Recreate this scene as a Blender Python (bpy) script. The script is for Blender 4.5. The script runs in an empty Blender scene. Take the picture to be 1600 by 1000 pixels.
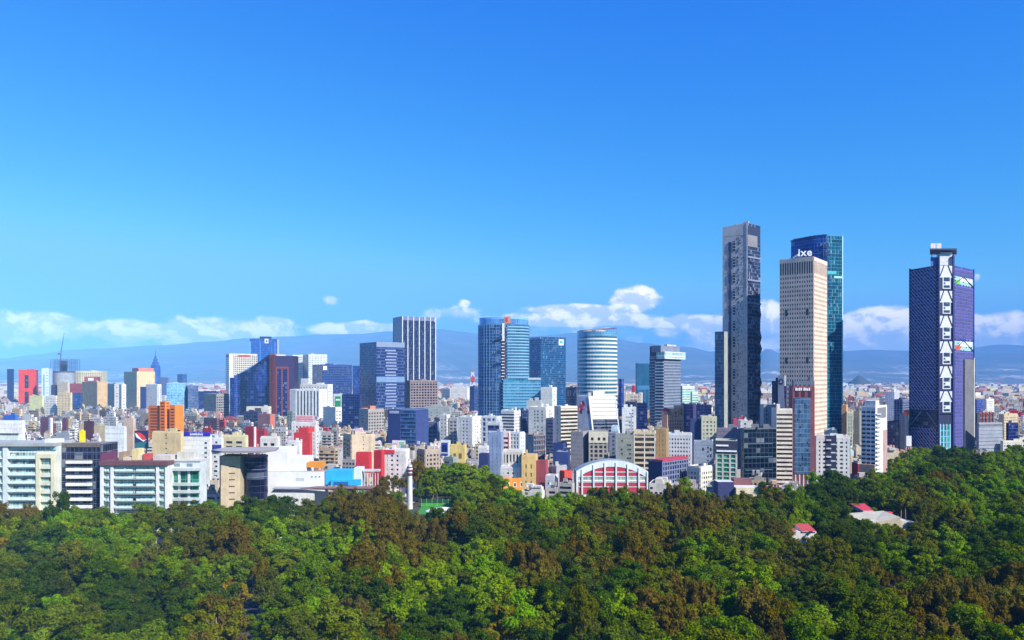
import bpy, math, random
import numpy as np
from mathutils import Vector

# ------------------------------------------------------------------ camera, sky, sun, exposure
FPX, HZ, CH = 1200.0, 590.0, 85.0          # focal length and horizon of a 1600x1000 frame, camera height in metres
scene = bpy.context.scene
cam_data = bpy.data.cameras.new('camera')
cam_data.sensor_width = 36.0
cam_data.lens = 27.0
cam_data.shift_y = (HZ - 500.0) / 1600.0
cam_data.clip_start = 1.0
cam_data.clip_end = 200000.0
cam = bpy.data.objects.new('camera', cam_data)
cam.location = (0, 0, CH)
cam.rotation_euler = (math.radians(90), 0, 0)
scene.collection.objects.link(cam)
scene.camera = cam

SUN_AZ = math.radians(131)     # clockwise from +Y (the way the camera looks): behind, to the right
SUN_EL = math.radians(40)
sun_dir = Vector((math.sin(SUN_AZ) * math.cos(SUN_EL), math.cos(SUN_AZ) * math.cos(SUN_EL), math.sin(SUN_EL)))
sun_data = bpy.data.lights.new('sun', 'SUN')
sun_data.energy = 5.0
sun_data.angle = math.radians(0.5)
sun_data.color = (1.0, 0.955, 0.87)
sun = bpy.data.objects.new('sun', sun_data)
sun.rotation_euler = (-sun_dir).to_track_quat('-Z', 'Y').to_euler()
scene.collection.objects.link(sun)

vs = scene.view_settings
vs.view_transform = 'Standard'
vs.look = 'None'
vs.gamma = 1.0
vs.exposure = 0.8
vs.use_curve_mapping = False
scene.cycles.use_denoising = True
scene.cycles.max_bounces = 6
scene.cycles.diffuse_bounces = 3
scene.cycles.glossy_bounces = 3
scene.cycles.transmission_bounces = 3
scene.cycles.volume_bounces = 1
scene.cycles.use_adaptive_sampling = True
scene.cycles.adaptive_threshold = 0.01

class NT:
    """small helper to write node trees"""
    def __init__(self, tree):
        self.t = tree
    def n(self, typ, **kw):
        nd = self.t.nodes.new('ShaderNode' + typ)
        for k, v in kw.items():
            if k.startswith('i_'):
                key = k[2:]
                key = int(key) if key.isdigit() else key.replace('_', ' ')
                self.set(nd.inputs[key], v)
            else:
                setattr(nd, k, v)
        return nd
    def set(self, sock, v):
        if isinstance(v, bpy.types.NodeSocket):
            self.t.links.new(v, sock)
        else:
            sock.default_value = v
    def m(self, op, a, b=None, c=None, clamp=False):
        nd = self.t.nodes.new('ShaderNodeMath'); nd.operation = op; nd.use_clamp = clamp
        for i, v in enumerate((a, b, c)):
            if v is not None: self.set(nd.inputs[i], v)
        return nd.outputs[0]
    def vm(self, op, a, b=None):
        nd = self.t.nodes.new('ShaderNodeVectorMath'); nd.operation = op
        self.set(nd.inputs[0], a)
        if b is not None: self.set(nd.inputs[1], b)
        return nd.outputs['Value'] if op in ('DOT_PRODUCT', 'LENGTH') else nd.outputs[0]
    def mix(self, f, a, b, blend='MIX'):
        nd = self.t.nodes.new('ShaderNodeMix'); nd.data_type = 'RGBA'; nd.blend_type = blend
        self.set(nd.inputs['Factor'], f); self.set(nd.inputs['A'], a); self.set(nd.inputs['B'], b)
        return nd.outputs['Result']
    def rng(self, v, a, b, c=0.0, d=1.0, smooth=True):
        nd = self.t.nodes.new('ShaderNodeMapRange'); nd.clamp = True
        nd.interpolation_type = 'SMOOTHSTEP' if smooth else 'LINEAR'
        for i, x in enumerate((v, a, b, c, d)): self.set(nd.inputs[i], x)
        return nd.outputs[0]
    def xyz(self, x, y, z):
        nd = self.t.nodes.new('ShaderNodeCombineXYZ')
        for i, v in enumerate((x, y, z)): self.set(nd.inputs[i], v)
        return nd.outputs[0]
    def noise(self, vec, scale, detail=4, rough=0.55, dist=0.0):
        nd = self.t.nodes.new('ShaderNodeTexNoise')
        self.set(nd.inputs['Vector'], vec); nd.inputs['Scale'].default_value = scale
        nd.inputs['Detail'].default_value = detail; nd.inputs['Roughness'].default_value = rough
        nd.inputs['Distortion'].default_value = dist
        return nd.outputs['Fac']

world = bpy.data.worlds.new('World')
scene.world = world
world.use_nodes = True
wt = world.node_tree
wt.nodes.clear()
W = NT(wt)
sky = W.n('TexSky', sky_type='NISHITA', sun_disc=False, sun_elevation=SUN_EL, sun_rotation=SUN_AZ,
          altitude=2300.0, air_density=1.0, dust_density=0.15, ozone_density=2.6)
# the photograph's rendering of the clear sky: a deep saturated blue, the same grade in every direction
ss = W.n('SeparateColor', i_0=sky.outputs[0])
def grade(c, k, p, top):
    return W.m('MINIMUM', W.m('MULTIPLY', W.m('POWER', W.m('MULTIPLY', W.m('MAXIMUM', c, 0.001), 0.1), p), k * 10.0), top * 10.0)
sg = W.n('CombineColor', i_0=grade(ss.outputs[0], 2.3, 2.3, 0.135), i_1=grade(ss.outputs[1], 0.98, 1.10, 0.385), i_2=grade(ss.outputs[2], 0.66, 0.2, 0.6))
tc = W.n('TexCoord')
sp = W.n('SeparateXYZ', i_0=tc.outputs['Generated'])
dx, dy, dz = sp.outputs
az = W.m('ARCTAN2', dx, dy)                                     # azimuth, 0 where the camera looks
hor = W.m('SQRT', W.m('ADD', W.m('MULTIPLY', dx, dx), W.m('MULTIPLY', dy, dy)))
el = W.m('DIVIDE', dz, W.m('MAXIMUM', hor, 0.05))                # tangent of the elevation
cv = W.xyz(az, W.m('MULTIPLY', el, 1.35), 0.0)
warp = W.n('TexNoise', i_Vector=cv, i_Scale=9.0, i_Detail=3.0)
cvw = W.vm('ADD', cv, W.vm('MULTIPLY', W.vm('SUBTRACT', warp.outputs['Color'], (0.5, 0.5, 0.5)), (0.05, 0.05, 0.0)))
n1 = W.noise(cvw, 22.0, 8, 0.58)
n2 = W.noise(cvw, 5.0, 2, 0.5)
def bump(a0, wa, e0, we):
    a = W.m('DIVIDE', W.m('SUBTRACT', az, a0), wa); e = W.m('DIVIDE', W.m('SUBTRACT', el, e0), we)
    return W.m('EXPONENT', W.m('MULTIPLY', W.m('ADD', W.m('MULTIPLY', a, a), W.m('MULTIPLY', e, e)), -1.0))
AZ = lambda x: math.atan((x - 800) / FPX)
EL = lambda x, y: (HZ - y) / FPX * math.cos(AZ(x))
# cumulus banks over the far ranges: a band round the whole horizon, heavier in some directions
cov = W.m('MULTIPLY', W.rng(W.noise(W.xyz(W.m('MULTIPLY', az, 1.0), 3.3, 0.0), 2.6, 2), 0.35, 0.65, 0.25, 0.62),
          W.m('MULTIPLY', W.rng(el, 0.015, 0.04), W.rng(el, 0.062, 0.09, 1.0, 0.0)))
for (x, y, rx, ry, s) in ((75, 511, 65, 15, .85), (0, 515, 70, 13, .8), (200, 518, 60, 14, .75), (330, 519, 120, 12, .88), (425, 509, 32, 13, .8),
                          (560, 514, 75, 9, .85), (515, 470, 17, 9, .50), (725, 474, 12, 6, .55), (700, 490, 60, 14, .45),
                          (992, 469, 36, 16, .9), (900, 485, 80, 8, .78), (900, 499, 140, 10, .82), (1060, 503, 90, 9, .7),
                          (1195, 496, 38, 17, .9), (1388, 498, 65, 15, .92), (1330, 506, 55, 11, .8), (1350, 526, 40, 6, .5),
                          (1565, 509, 70, 14, .88), (1570, 525, 60, 8, .5), (1526, 434, 10, 9, .36)):
    cov = W.m('MAXIMUM', cov, W.m('MULTIPLY', bump(AZ(x), rx / FPX * 1.25 * math.cos(AZ(x)) ** 2, EL(x, y), ry / FPX * 1.5), s))
dens = W.m('ADD', cov, W.m('MULTIPLY', W.m('SUBTRACT', n1, 0.5), 0.80))
mask = W.m('MULTIPLY', W.rng(dens, 0.31, 0.50), 0.95)
lit = W.rng(W.m('SUBTRACT', W.noise(W.vm('ADD', cvw, (0.007, 0.011, 0.0)), 22.0, 8, 0.58), n1), -0.09, 0.05, 1.0, 0.0)
lit = W.m('MULTIPLY', lit, W.rng(dens, 0.3, 0.85, 0.55, 1.0))
ccol = W.mix(lit, (6.4, 6.6, 6.6, 1), (14.5, 12.6, 8.4, 1))
veil = W.m('MULTIPLY', W.rng(el, 0.0, 0.13, 1.0, 0.0), W.rng(n2, 0.35, 0.65, 0.01, 0.05))
skyc = W.mix(veil, sg.outputs[0], (2.0, 3.6, 5.8, 1))
skyc = W.mix(mask, skyc, ccol)
bg = W.n('Background', i_Color=skyc, i_Strength=0.10)
W.t.links.new(bg.outputs[0], W.n('OutputWorld').inputs['Surface'])

# ------------------------------------------------------------------ helpers
rnd = random.Random(7)
COL = scene.collection
def wx(x, D): return (x - 800.0) * D / FPX
def wz(y, D): return CH - (y - HZ) * D / FPX
def px(X, Y): return 800.0 + FPX * X / Y
def py(Z, Y): return HZ - FPX * (Z - CH) / Y

def tag(o, label=None, cat=None, group=None, kind=None):
    if label: o['label'] = label
    if cat: o['category'] = cat
    if group: o['group'] = group
    if kind: o['kind'] = kind
    return o

def empty(name, loc, label=None, cat=None, group=None):
    o = bpy.data.objects.new(name, None)
    o.empty_display_size = 1.0
    o.location = loc
    COL.objects.link(o)
    return tag(o, label, cat, group)

def lin(c):
    if isinstance(c, str):
        c = c.lstrip('#'); c = [int(c[i:i + 2], 16) / 255.0 for i in (0, 2, 4)]
        return tuple(((v / 12.92) if v <= 0.04045 else ((v + 0.055) / 1.055) ** 2.4) for v in c)
    return tuple(c)

_mats = {}
def newmat(key):
    m = bpy.data.materials.new(str(key)); m.use_nodes = True
    m.node_tree.nodes.clear()
    return m, NT(m.node_tree)
def out(T, sh):
    T.t.links.new(sh, T.n('OutputMaterial').inputs['Surface'])

def wall(c, rough=0.85, dirt=1.0):
    """painted or bare masonry with rain streaks and patchy wear"""
    c = tuple(v * 0.80 for v in lin(c)); k = ('wall', tuple(round(v, 3) for v in c), rough, dirt)
    if k in _mats: return _mats[k]
    m, T = newmat('wall_paint')
    g = T.n('NewGeometry')
    p = g.outputs['Position']
    a = T.noise(p, 0.11, 4, 0.6)
    s = T.noise(T.vm('MULTIPLY', p, (1.0, 1.0, 0.12)), 1.7, 4, 0.65)
    f = T.m('ADD', T.m('MULTIPLY', a, 0.5), T.m('MULTIPLY', s, 0.5))
    f = T.m('MULTIPLY', T.rng(f, 0.33, 0.62), T.rng(T.noise(p, 0.42, 6, 0.7), 0.30, 0.52, 0.45, 1.0))
    dk = tuple(v * (1 - 0.30 * dirt) for v in c) + (1,)
    lt = tuple(min(1, v * 1.04) for v in c) + (1,)
    col = T.mix(f, dk, lt)
    bs = T.n('BsdfPrincipled', i_Base_Color=col, i_Roughness=rough)
    out(T, bs.outputs[0])
    _mats[k] = m
    return m

def glass(c, cw=1.6, fh=3.6, metal=0.35, rough=0.12, line=0.10, var=1.0, lc=None):
    """curtain wall: panes of uneven tint and tilt between thin joints"""
    c = lin(c); k = ('glass', tuple(round(v, 3) for v in c), cw, fh, metal, rough, line, var, lc)
    if k in _mats: return _mats[k]
    m, T = newmat('window_glass')
    uv = T.n('UVMap')
    sp = T.n('SeparateXYZ', i_0=uv.outputs[0])
    u = T.m('DIVIDE', sp.outputs[0], cw); v = T.m('DIVIDE', sp.outputs[1], fh)
    cell = T.xyz(T.m('FLOOR', u), T.m('FLOOR', v), 0.0)
    wn = T.n('TexWhiteNoise', noise_dimensions='2D', i_Vector=cell)
    val = wn.outputs['Value']
    base = T.mix(val, tuple(x * (1 - .45 * var) for x in c) + (1,), tuple(min(1, x * (1 + .35 * var)) for x in c) + (1,))
    bl = T.m('GREATER_THAN', val, 0.88)
    base = T.mix(T.m('MULTIPLY', bl, 0.4 * var), base, (0.35, 0.40, 0.45, 1))
    pos = T.n('NewGeometry').outputs['Position']
    lo = T.noise(pos, 0.045, 4, 0.6, 0.6)  # broad tone patches in the base colour, standing in for uneven reflections
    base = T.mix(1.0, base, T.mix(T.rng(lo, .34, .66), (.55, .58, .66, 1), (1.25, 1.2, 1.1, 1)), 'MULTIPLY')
    fu = T.m('FRACT', u); fv = T.m('FRACT', v)
    ln = T.m('MAXIMUM', T.m('LESS_THAN', fu, line), T.m('LESS_THAN', fv, line * 1.4))
    L = lin(lc) if lc else tuple(min(1, x * 1.5 + 0.015) for x in c)
    base = T.mix(ln, base, L + (1,))
    geo = T.n('NewGeometry')
    tilt = T.vm('MULTIPLY', T.vm('SUBTRACT', wn.outputs['Color'], (0.5, 0.5, 0.5)), (0.07, 0.07, 0.07))
    wv = T.n('TexNoise', i_Vector=pos, i_Scale=0.12, i_Detail=2.0)
    tilt = T.vm('ADD', tilt, T.vm('MULTIPLY', T.vm('SUBTRACT', wv.outputs['Color'], (0.5, 0.5, 0.5)), (0.10, 0.10, 0.10)))
    nrm = T.vm('NORMALIZE', T.vm('ADD', geo.outputs['Normal'], tilt))
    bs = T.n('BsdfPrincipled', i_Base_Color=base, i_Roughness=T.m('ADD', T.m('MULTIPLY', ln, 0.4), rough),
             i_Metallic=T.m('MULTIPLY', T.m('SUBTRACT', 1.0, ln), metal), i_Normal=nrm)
    out(T, bs.outputs[0])
    _mats[k] = m
    return m

def plain(c, rough=0.6, metal=0.0, key='paint'):
    c = lin(c); k = (key, c, rough, metal)
    if k in _mats: return _mats[k]
    m, T = newmat(key)
    a = T.noise(T.n('NewGeometry').outputs['Position'], 0.6, 4, 0.6)
    col = T.mix(T.rng(a, 0.3, 0.7), tuple(v * .8 for v in c) + (1,), tuple(min(1, v * 1.06) for v in c) + (1,))
    bs = T.n('BsdfPrincipled', i_Base_Color=col, i_Roughness=rough, i_Metallic=metal)
    out(T, bs.outputs[0])
    _mats[k] = m
    return m

class M:
    """collects polygons and links them as ONE mesh object"""
    def __init__(self, org=(0, 0, 0)):
        self.v = []; self.f = []; self.mi = []; self.mats = []; self.o = Vector(org); self.cols = None
    def mat(self, m):
        if m not in self.mats: self.mats.append(m)
        return self.mats.index(m)
    def quad(self, pts, m):
        b = len(self.v); self.v += [tuple(p) for p in pts]
        self.f.append(tuple(range(b, b + len(pts)))); self.mi.append(self.mat(m))
    def prism(self, poly, z0, z1, side, top=None, bottom=True, poly1=None):
        """poly counter-clockwise seen from above; side = one material or a list"""
        n = len(poly); b = len(self.v); p1 = poly1 or poly
        zz = z1 if isinstance(z1, (list, tuple)) else [z1] * n
        self.v += [(p[0], p[1], z0) for p in poly] + [(p[0], p[1], zz[i]) for i, p in enumerate(p1)]
        for i in range(n):
            j = (i + 1) % n
            self.f.append((b + i, b + j, b + n + j, b + n + i))
            self.mi.append(self.mat(side[i] if isinstance(side, (list, tuple)) else side))
        s0 = side[0] if isinstance(side, (list, tuple)) else side
        self.f.append(tuple(b + n + i for i in range(n))); self.mi.append(self.mat(top or s0))
        if bottom:
            self.f.append(tuple(b + n - 1 - i for i in range(n))); self.mi.append(self.mat(s0))
        return self
    def box(self, x0, x1, y0, y1, z0, z1, m, top=None):
        return self.prism([(x0, y0), (x1, y0), (x1, y1), (x0, y1)], z0, z1, m, top)
    def fbox(self, fr, s0, s1, z0, z1, t0, t1, m):
        a = fr.at(s0, t1); b = fr.at(s1, t1); c = fr.at(s1, t0); d = fr.at(s0, t0)
        return self.prism([a, b, c, d], z0, z1, m)
    def bar(self, p, q, r, m, n=6, r1=None):
        p = Vector(p); q = Vector(q); d = (q - p)
        if d.length < 1e-6: return self
        d.normalize(); a = d.orthogonal().normalized(); c = d.cross(a); r1 = r if r1 is None else r1
        b = len(self.v)
        for (o, rr) in ((p, r), (q, r1)):
            for i in range(n):
                t = 2 * math.pi * i / n
                self.v.append(tuple(o + a * (rr * math.cos(t)) + c * (rr * math.sin(t))))
        k = self.mat(m)
        for i in range(n):
            j = (i + 1) % n
            self.f.append((b + i, b + j, b + n + j, b + n + i)); self.mi.append(k)
        self.f.append(tuple(b + n + i for i in range(n))); self.mi.append(k)
        self.f.append(tuple(b + n - 1 - i for i in range(n))); self.mi.append(k)
        return self
    def mesh(self, name):
        me = bpy.data.meshes.new(name)
        me.from_pydata(self.v, [], self.f)
        for m in self.mats: me.materials.append(m)
        me.polygons.foreach_set('material_index', self.mi)
        # UVs in metres: along the face and up
        nl = len(me.loops)
        co = np.array(self.v, dtype=np.float64)
        nr = np.empty(len(me.polygons) * 3); me.polygons.foreach_get('normal', nr); nr = nr.reshape(-1, 3)
        vi = np.empty(nl, dtype=np.int32); me.loops.foreach_get('vertex_index', vi)
        tot = np.empty(len(me.polygons), dtype=np.int32); me.polygons.foreach_get('loop_total', tot)
        N = np.repeat(nr, tot, axis=0); P = co[vi]
        h = np.hypot(N[:, 0], N[:, 1]); h[h < 1e-6] = 1
        tx = -N[:, 1] / h; ty = N[:, 0] / h
        flat = np.abs(N[:, 2]) > 0.9
        U = np.where(flat, P[:, 0], P[:, 0] * tx + P[:, 1] * ty); V = np.where(flat, P[:, 1], P[:, 2])
        uv = me.uv_layers.new(name='UVMap')
        uv.data.foreach_set('uv', np.stack([U, V], 1).ravel().astype(np.float32))
        if self.cols is not None:
            at = me.color_attributes.new('tint', 'FLOAT_COLOR', 'CORNER')
            C = np.repeat(np.array(self.cols, dtype=np.float32), tot, axis=0)
            at.data.foreach_set('color', C.ravel())
        me.update()
        return me
    def build(self, name, parent=None, kind=None, loc=(0, 0, 0), label=None):
        if not self.f: return None
        o = bpy.data.objects.new(name, self.mesh(name))
        COL.objects.link(o)
        if parent is not None: o.parent = parent
        o.location = loc
        return tag(o, label, None, None, kind)

def put(me, name, parent, loc=(0, 0, 0), rz=0.0, kind=None):
    o = bpy.data.objects.new(name, me); COL.objects.link(o)
    if parent is not None: o.parent = parent
    o.location = loc; o.rotation_euler = (0, 0, rz)
    if kind: o['kind'] = kind
    return o

class Fr:
    """a vertical face from P to Q, left to right seen from outside"""
    def __init__(self, P, Q):
        self.P = Vector(P[:2]); self.Q = Vector(Q[:2]); d = self.Q - self.P
        self.L = d.length; self.u = d / self.L; self.n = Vector((self.u.y, -self.u.x))
    def at(self, s, t=0.0):
        p = self.P + self.u * s + self.n * t
        return (p.x, p.y)
    def p3(self, s, t, z):
        a = self.at(s, t); return (a[0], a[1], z)

FOOT = []          # (xpx0, xpx1, D, lowest visible y) and footprints of what is placed by hand
RECT = []
def claim(x0, x1, D, yb, pts, pad=2.0):
    FOOT.append((x0, x1, D, yb))
    xs = [p[0] for p in pts]; ys = [p[1] for p in pts]
    RECT.append((min(xs) - pad, max(xs) + pad, min(ys) - pad, max(ys) + pad))

def footprint(xl, xc, xr, D, th, dep=16.0, minw=3.0):
    """near corner at pixel column xc and depth D; left face to xl, right face to xr, turned by th degrees"""
    t = math.radians(th); X = wx(xc, D); tl = (xl - 800) / FPX; tr = (xr - 800) / FPX
    ct, st = math.cos(t), math.sin(t)
    a = (X - tl * D) / max(0.08, ct + tl * st) if xl < xc - 0.5 else dep
    den = st - tr * ct
    b = (tr * D - X) / den if (xr > xc + 0.5 and den > 0.04) else dep
    a = min(max(a, minw), 90); b = min(max(b, minw), 90)
    C = Vector((X, D)); L = C + Vector((-ct, st)) * a; R = C + Vector((st, ct)) * b; K = L + R - C
    return L, C, R, K

def facade(parent, fr, h, spec, mat, split, z0=0.0, pm=None):
    """floor bands and piers standing proud of the glazing. spec = (floor height, column width, band share, pier share)"""
    fh, cw, bd, pr = spec[:4]
    n = max(1, round((h - z0) / fh)); fh = (h - z0) / n
    k = max(1, round(fr.L / cw)); cw = fr.L / k
    t = 0.45
    j = None if split else M()
    if bd > 0:
        if split:
            mm = M(); mm.fbox(fr, 0, fr.L, 0, bd * fh, -0.05, t, mat); me = mm.mesh('floor_band')
            for i in range(n + 1):
                put(me, 'floor_band', parent, (0, 0, z0 + i * fh - (bd * fh if i == n else 0) + (0.03 if i == n else 0)))
        else:
            for i in range(n + 1):
                zz = z0 + i * fh - (bd * fh if i == n else 0)
                j.fbox(fr, 0, fr.L, zz, zz + bd * fh, -0.05, t, mat)
    if pr > 0:
        pmat = pm or mat
        if split and pr * cw * FPX / max(200, fr.P.y + parent.location.y) > 1.0 and k < 16:
            mm = M(); w = pr * cw
            mm.prism([(-w / 2, -t - .06), (w / 2, -t - .06), (w / 2, .05), (-w / 2, .05)], z0, h - 0.02, pmat)
            me = mm.mesh('pier'); ang = math.atan2(fr.u.y, fr.u.x)
            for i in range(k + 1):
                s = min(max(i * cw, w / 2), fr.L - w / 2); p = fr.at(s)
                put(me, 'pier', parent, (p[0], p[1], 0), ang)
        else:
            j = j or M()
            for i in range(k + 1):
                s0 = max(0, i * cw - pr * cw / 2); s1 = min(fr.L, i * cw + pr * cw / 2)
                j.fbox(fr, s0, s1, z0, h - 0.02, -0.05, t + 0.06, pmat)
    if j is not None and j.f: j.build('facade_grid', parent, 'stuff')

GLASSY = '#1b2436'
def roof_bits(root, L, C, R, K, h, colr, seed, n=2, big=0.30):
    r = random.Random(seed)
    cx = (L + R) / 2; ux = (C - L); uy = (R - C)
    for i in range(n):
        a = r.uniform(.22, .78); b = r.uniform(.3, .8)
        w = ux.length * r.uniform(.12, big) / 2; d = uy.length * r.uniform(.15, big) / 2
        p = L + ux * a + uy * b
        fr_u = ux.normalized(); fr_v = uy.normalized()
        pts = [p - fr_u * w - fr_v * d, p + fr_u * w - fr_v * d, p + fr_u * w + fr_v * d, p - fr_u * w + fr_v * d]
        m = M(); hh = r.uniform(1.8, 4.0)
        m.prism([tuple(q) for q in pts], h - 0.05, h + hh, wall(colr), wall('#9a948c'))
        m.build('roof_house', root)
        if r.random() < .5:
            m = M(); q = p + fr_u * (w + 2); m.bar((q.x, q.y, h - .05), (q.x, q.y, h + 1.9), 0.8, plain('#2a2a30' if r.random() < .5 else '#c9c7c0', .5, key='tank'), 8)
            m.build('water_tank', root)
    if r.random() < .4:
        m = M(); p = L + ux * r.random() + uy * .5; m.bar((p.x, p.y, h), (p.x, p.y, h + r.uniform(4, 8)), .10, plain('#8a8a8a', .4, key='steel'), 5); m.build('antenna', root)

def B(name, label, cat, xl, xc, xr, yt, D, th=15, yb=660, wc='#d8d2c4', gc=GLASSY, F=None, R=None, split=None, dep=16.0,
      group=None, roof=1, panels=(), pc=None, gcw=None, metal=0.35, z0=0.0, para=True, bc=None, keep=False):
    """one building with two faces in view. F / R: facade spec of the left / right face, None = blank wall, 'glass' = curtain wall"""
    if not keep and xc < 760 and D >= 600:
        De = min(78 * FPX / (yb - HZ), D * 1.45)      # stand it where low roofs in front reach its lowest visible row
        if De > D:
            k = De / D; D = De; dep *= k
            F = (F[0] * k, F[1] * k) + F[2:] if isinstance(F, tuple) else F
            R = (R[0] * k, R[1] * k) + R[2:] if isinstance(R, tuple) else R
    Lp, Cp, Rp, Kp = footprint(xl, xc, xr, D, th, dep)
    h = wz(yt, D)
    cen = (Lp + Rp) / 2
    root = empty(name, (cen.x, cen.y, 0), label, cat, group)
    claim(xl, max(xr, xc), D, yb, [Lp, Cp, Rp, Kp])
    L, C, R_, K = Lp - cen, Cp - cen, Rp - cen, Kp - cen
    wm = wall(wc); rm = wall('#a39d94')
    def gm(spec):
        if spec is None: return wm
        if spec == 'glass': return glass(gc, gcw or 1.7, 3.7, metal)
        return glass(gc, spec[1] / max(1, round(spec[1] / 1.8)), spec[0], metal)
    m = M()
    m.prism([tuple(L), tuple(C), tuple(R_), tuple(K)], 0, h, [gm(F), gm(R), wm, wm], rm)
    m.build('body', root)
    if split is None: split = D < 900
    fF, fR = Fr(L, C), Fr(C, R_)
    bm = wall(bc) if bc else wm
    if isinstance(F, tuple): facade(root, fF, h, F, bm, split, z0, wall(pc) if pc else None)
    if isinstance(R, tuple): facade(root, fR, h, R, bm, split, z0, wall(pc) if pc else None)
    c3 = lin(wc)
    if max(c3) - min(c3) < 0.35 * max(c3) + .02:
        bl = random.Random(hash_(label)); jl = M(); jm = wall(tuple(v * .72 for v in c3))
        wn_ = glass('#39404c', 1.2, 1.4, .15, .2, .0, .8)
        for fr, sp_ in ((fF, F), (fR, R)):
            if sp_ is not None or fr.L < 5: continue
            fhh = 3.4 * max(1.0, D / 900)
            for i in range(1, int(h / fhh) + 1): jl.fbox(fr, .05, fr.L - .05, i * fhh, i * fhh + .18 * max(1, D / 900), -.03, .07, jm)
            for q in range(bl.choice([0, 1, 2, 3])):
                s_ = bl.uniform(.12, .85) * fr.L; ww = bl.uniform(.5, .9) * max(1, D / 900)
                for i in range(int(h / fhh)):
                    if bl.random() < .8: jl.fbox(fr, s_ - ww, s_ + ww, i * fhh + .9, i * fhh + 2.3, -.03, .10, wn_)
        jl.build('wall_details', root, 'stuff')
    if para:
        m = M()
        pt = 0.5
        for fr in (fF, fR, Fr(R_, K), Fr(K, L)):
            m.fbox(fr, pt, fr.L - pt, h - 0.02, h + 0.9, -pt, -0.02, bm)
        m.build('parapet', root, 'stuff')
    for pn in panels:
        fr = fF if pn[0] == 'F' else fR
        mm = M(); t = pn[7] if len(pn) > 7 else 0.55
        mm.fbox(fr, fr.L * pn[1], fr.L * pn[2], h * pn[3], h * pn[4], -0.05, t, pn[5])
        mm.build(pn[6], root)
    if roof: roof_bits(root, L, C, R_, K, h, wc, hash_(label), roof)
    root['h'] = h
    return root, fF, fR, h

def hash_(s):
    v = 7
    for ch in s: v = (v * 131 + ord(ch)) % 1000003
    return v

def lettering(root, txt, p, u, size, mat, depth=0.25, name='lettering'):
    """raised letters reading along u"""
    cu = bpy.data.curves.new('lettering', 'FONT'); cu.body = txt; cu.size = size; cu.extrude = depth; cu.align_x = 'CENTER'
    cu.offset = size * 0.02; cu.space_character = 1.1
    cu.materials.append(mat)
    tmp = bpy.data.objects.new(name, cu); COL.objects.link(tmp)
    bpy.context.view_layer.update()
    me = bpy.data.meshes.new_from_object(tmp.evaluated_get(bpy.context.evaluated_depsgraph_get()))
    bpy.data.objects.remove(tmp)
    me.materials.clear(); me.materials.append(mat)
    o = bpy.data.objects.new(name, me); COL.objects.link(o); o.parent = root
    o.location = p; o.rotation_euler = (math.radians(90), 0, math.atan2(u[1], u[0]))
    return o

# ------------------------------------------------------------------ the setting
def ground_material():
    m, T = newmat('city_ground')
    p = T.n('NewGeometry').outputs['Position']
    a = T.noise(p, 0.02, 5, 0.6); b = T.noise(p, 0.3, 3, 0.6)
    col = T.mix(T.rng(a, .35, .65), (0.09, 0.085, 0.08, 1), (0.20, 0.185, 0.16, 1))
    vor = T.n('TexVoronoi', i_Vector=p, i_Scale=0.03)
    sp = T.n('SeparateColor', i_0=vor.outputs['Color'])
    col = T.mix(T.m('MULTIPLY', T.m('GREATER_THAN', sp.outputs[0], .62), T.rng(b, .3, .6)), col, (0.42, 0.38, 0.33, 1))
    col = T.mix(T.m('GREATER_THAN', sp.outputs[1], .78), col, (0.04, 0.055, 0.03, 1))
    out(T, T.n('BsdfPrincipled', i_Base_Color=col, i_Roughness=0.95).outputs[0])
    return m
def park_material():
    m, T = newmat('park_soil')
    p = T.n('NewGeometry').outputs['Position']
    a = T.noise(p, 0.12, 5, 0.6); b = T.noise(p, 1.4, 3, 0.6)
    col = T.mix(T.rng(a, .4, .6), (0.030, 0.042, 0.012, 1), (0.055, 0.045, 0.025, 1))
    col = T.mix(T.m('MULTIPLY', T.rng(b, .4, .7), .5), col, (0.05, 0.08, 0.02, 1))
    out(T, T.n('BsdfPrincipled', i_Base_Color=col, i_Roughness=0.95).outputs[0])
    return m
def mountain_material():
    m, T = newmat('mountain_slope')
    p = T.n('NewGeometry').outputs['Position']
    a = T.noise(p, 0.0012, 6, 0.62)
    col = T.mix(T.rng(a, .38, .62), (0.045, 0.062, 0.060, 1), (0.095, 0.095, 0.085, 1))
    z = T.n('SeparateXYZ', i_0=p).outputs[2]
    vor = T.n('TexVoronoi', i_Vector=p, i_Scale=0.012)
    sp = T.n('SeparateColor', i_0=vor.outputs['Color'])
    lots = T.m('MULTIPLY', T.m('GREATER_THAN', sp.outputs[0], .45), T.rng(T.noise(p, 0.0008, 4), .48, .66))
    lots = T.m('MULTIPLY', lots, T.rng(z, 170.0, 420.0, 1.0, 0.0))
    col = T.mix(lots, col, T.mix(sp.outputs[1], (0.34, 0.27, 0.22, 1), (0.62, 0.58, 0.53, 1)))
    out(T, T.n('BsdfPrincipled', i_Base_Color=col, i_Roughness=0.95).outputs[0])
    return m

m = M(); S = 60000.0
m.quad([(-S, -3000, 0), (S, -3000, 0), (S, S, 0), (-S, S, 0)], ground_material())
tag(m.build('ground'), 'grey built-up ground of the city running out to the mountains', 'ground', kind='structure')

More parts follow.
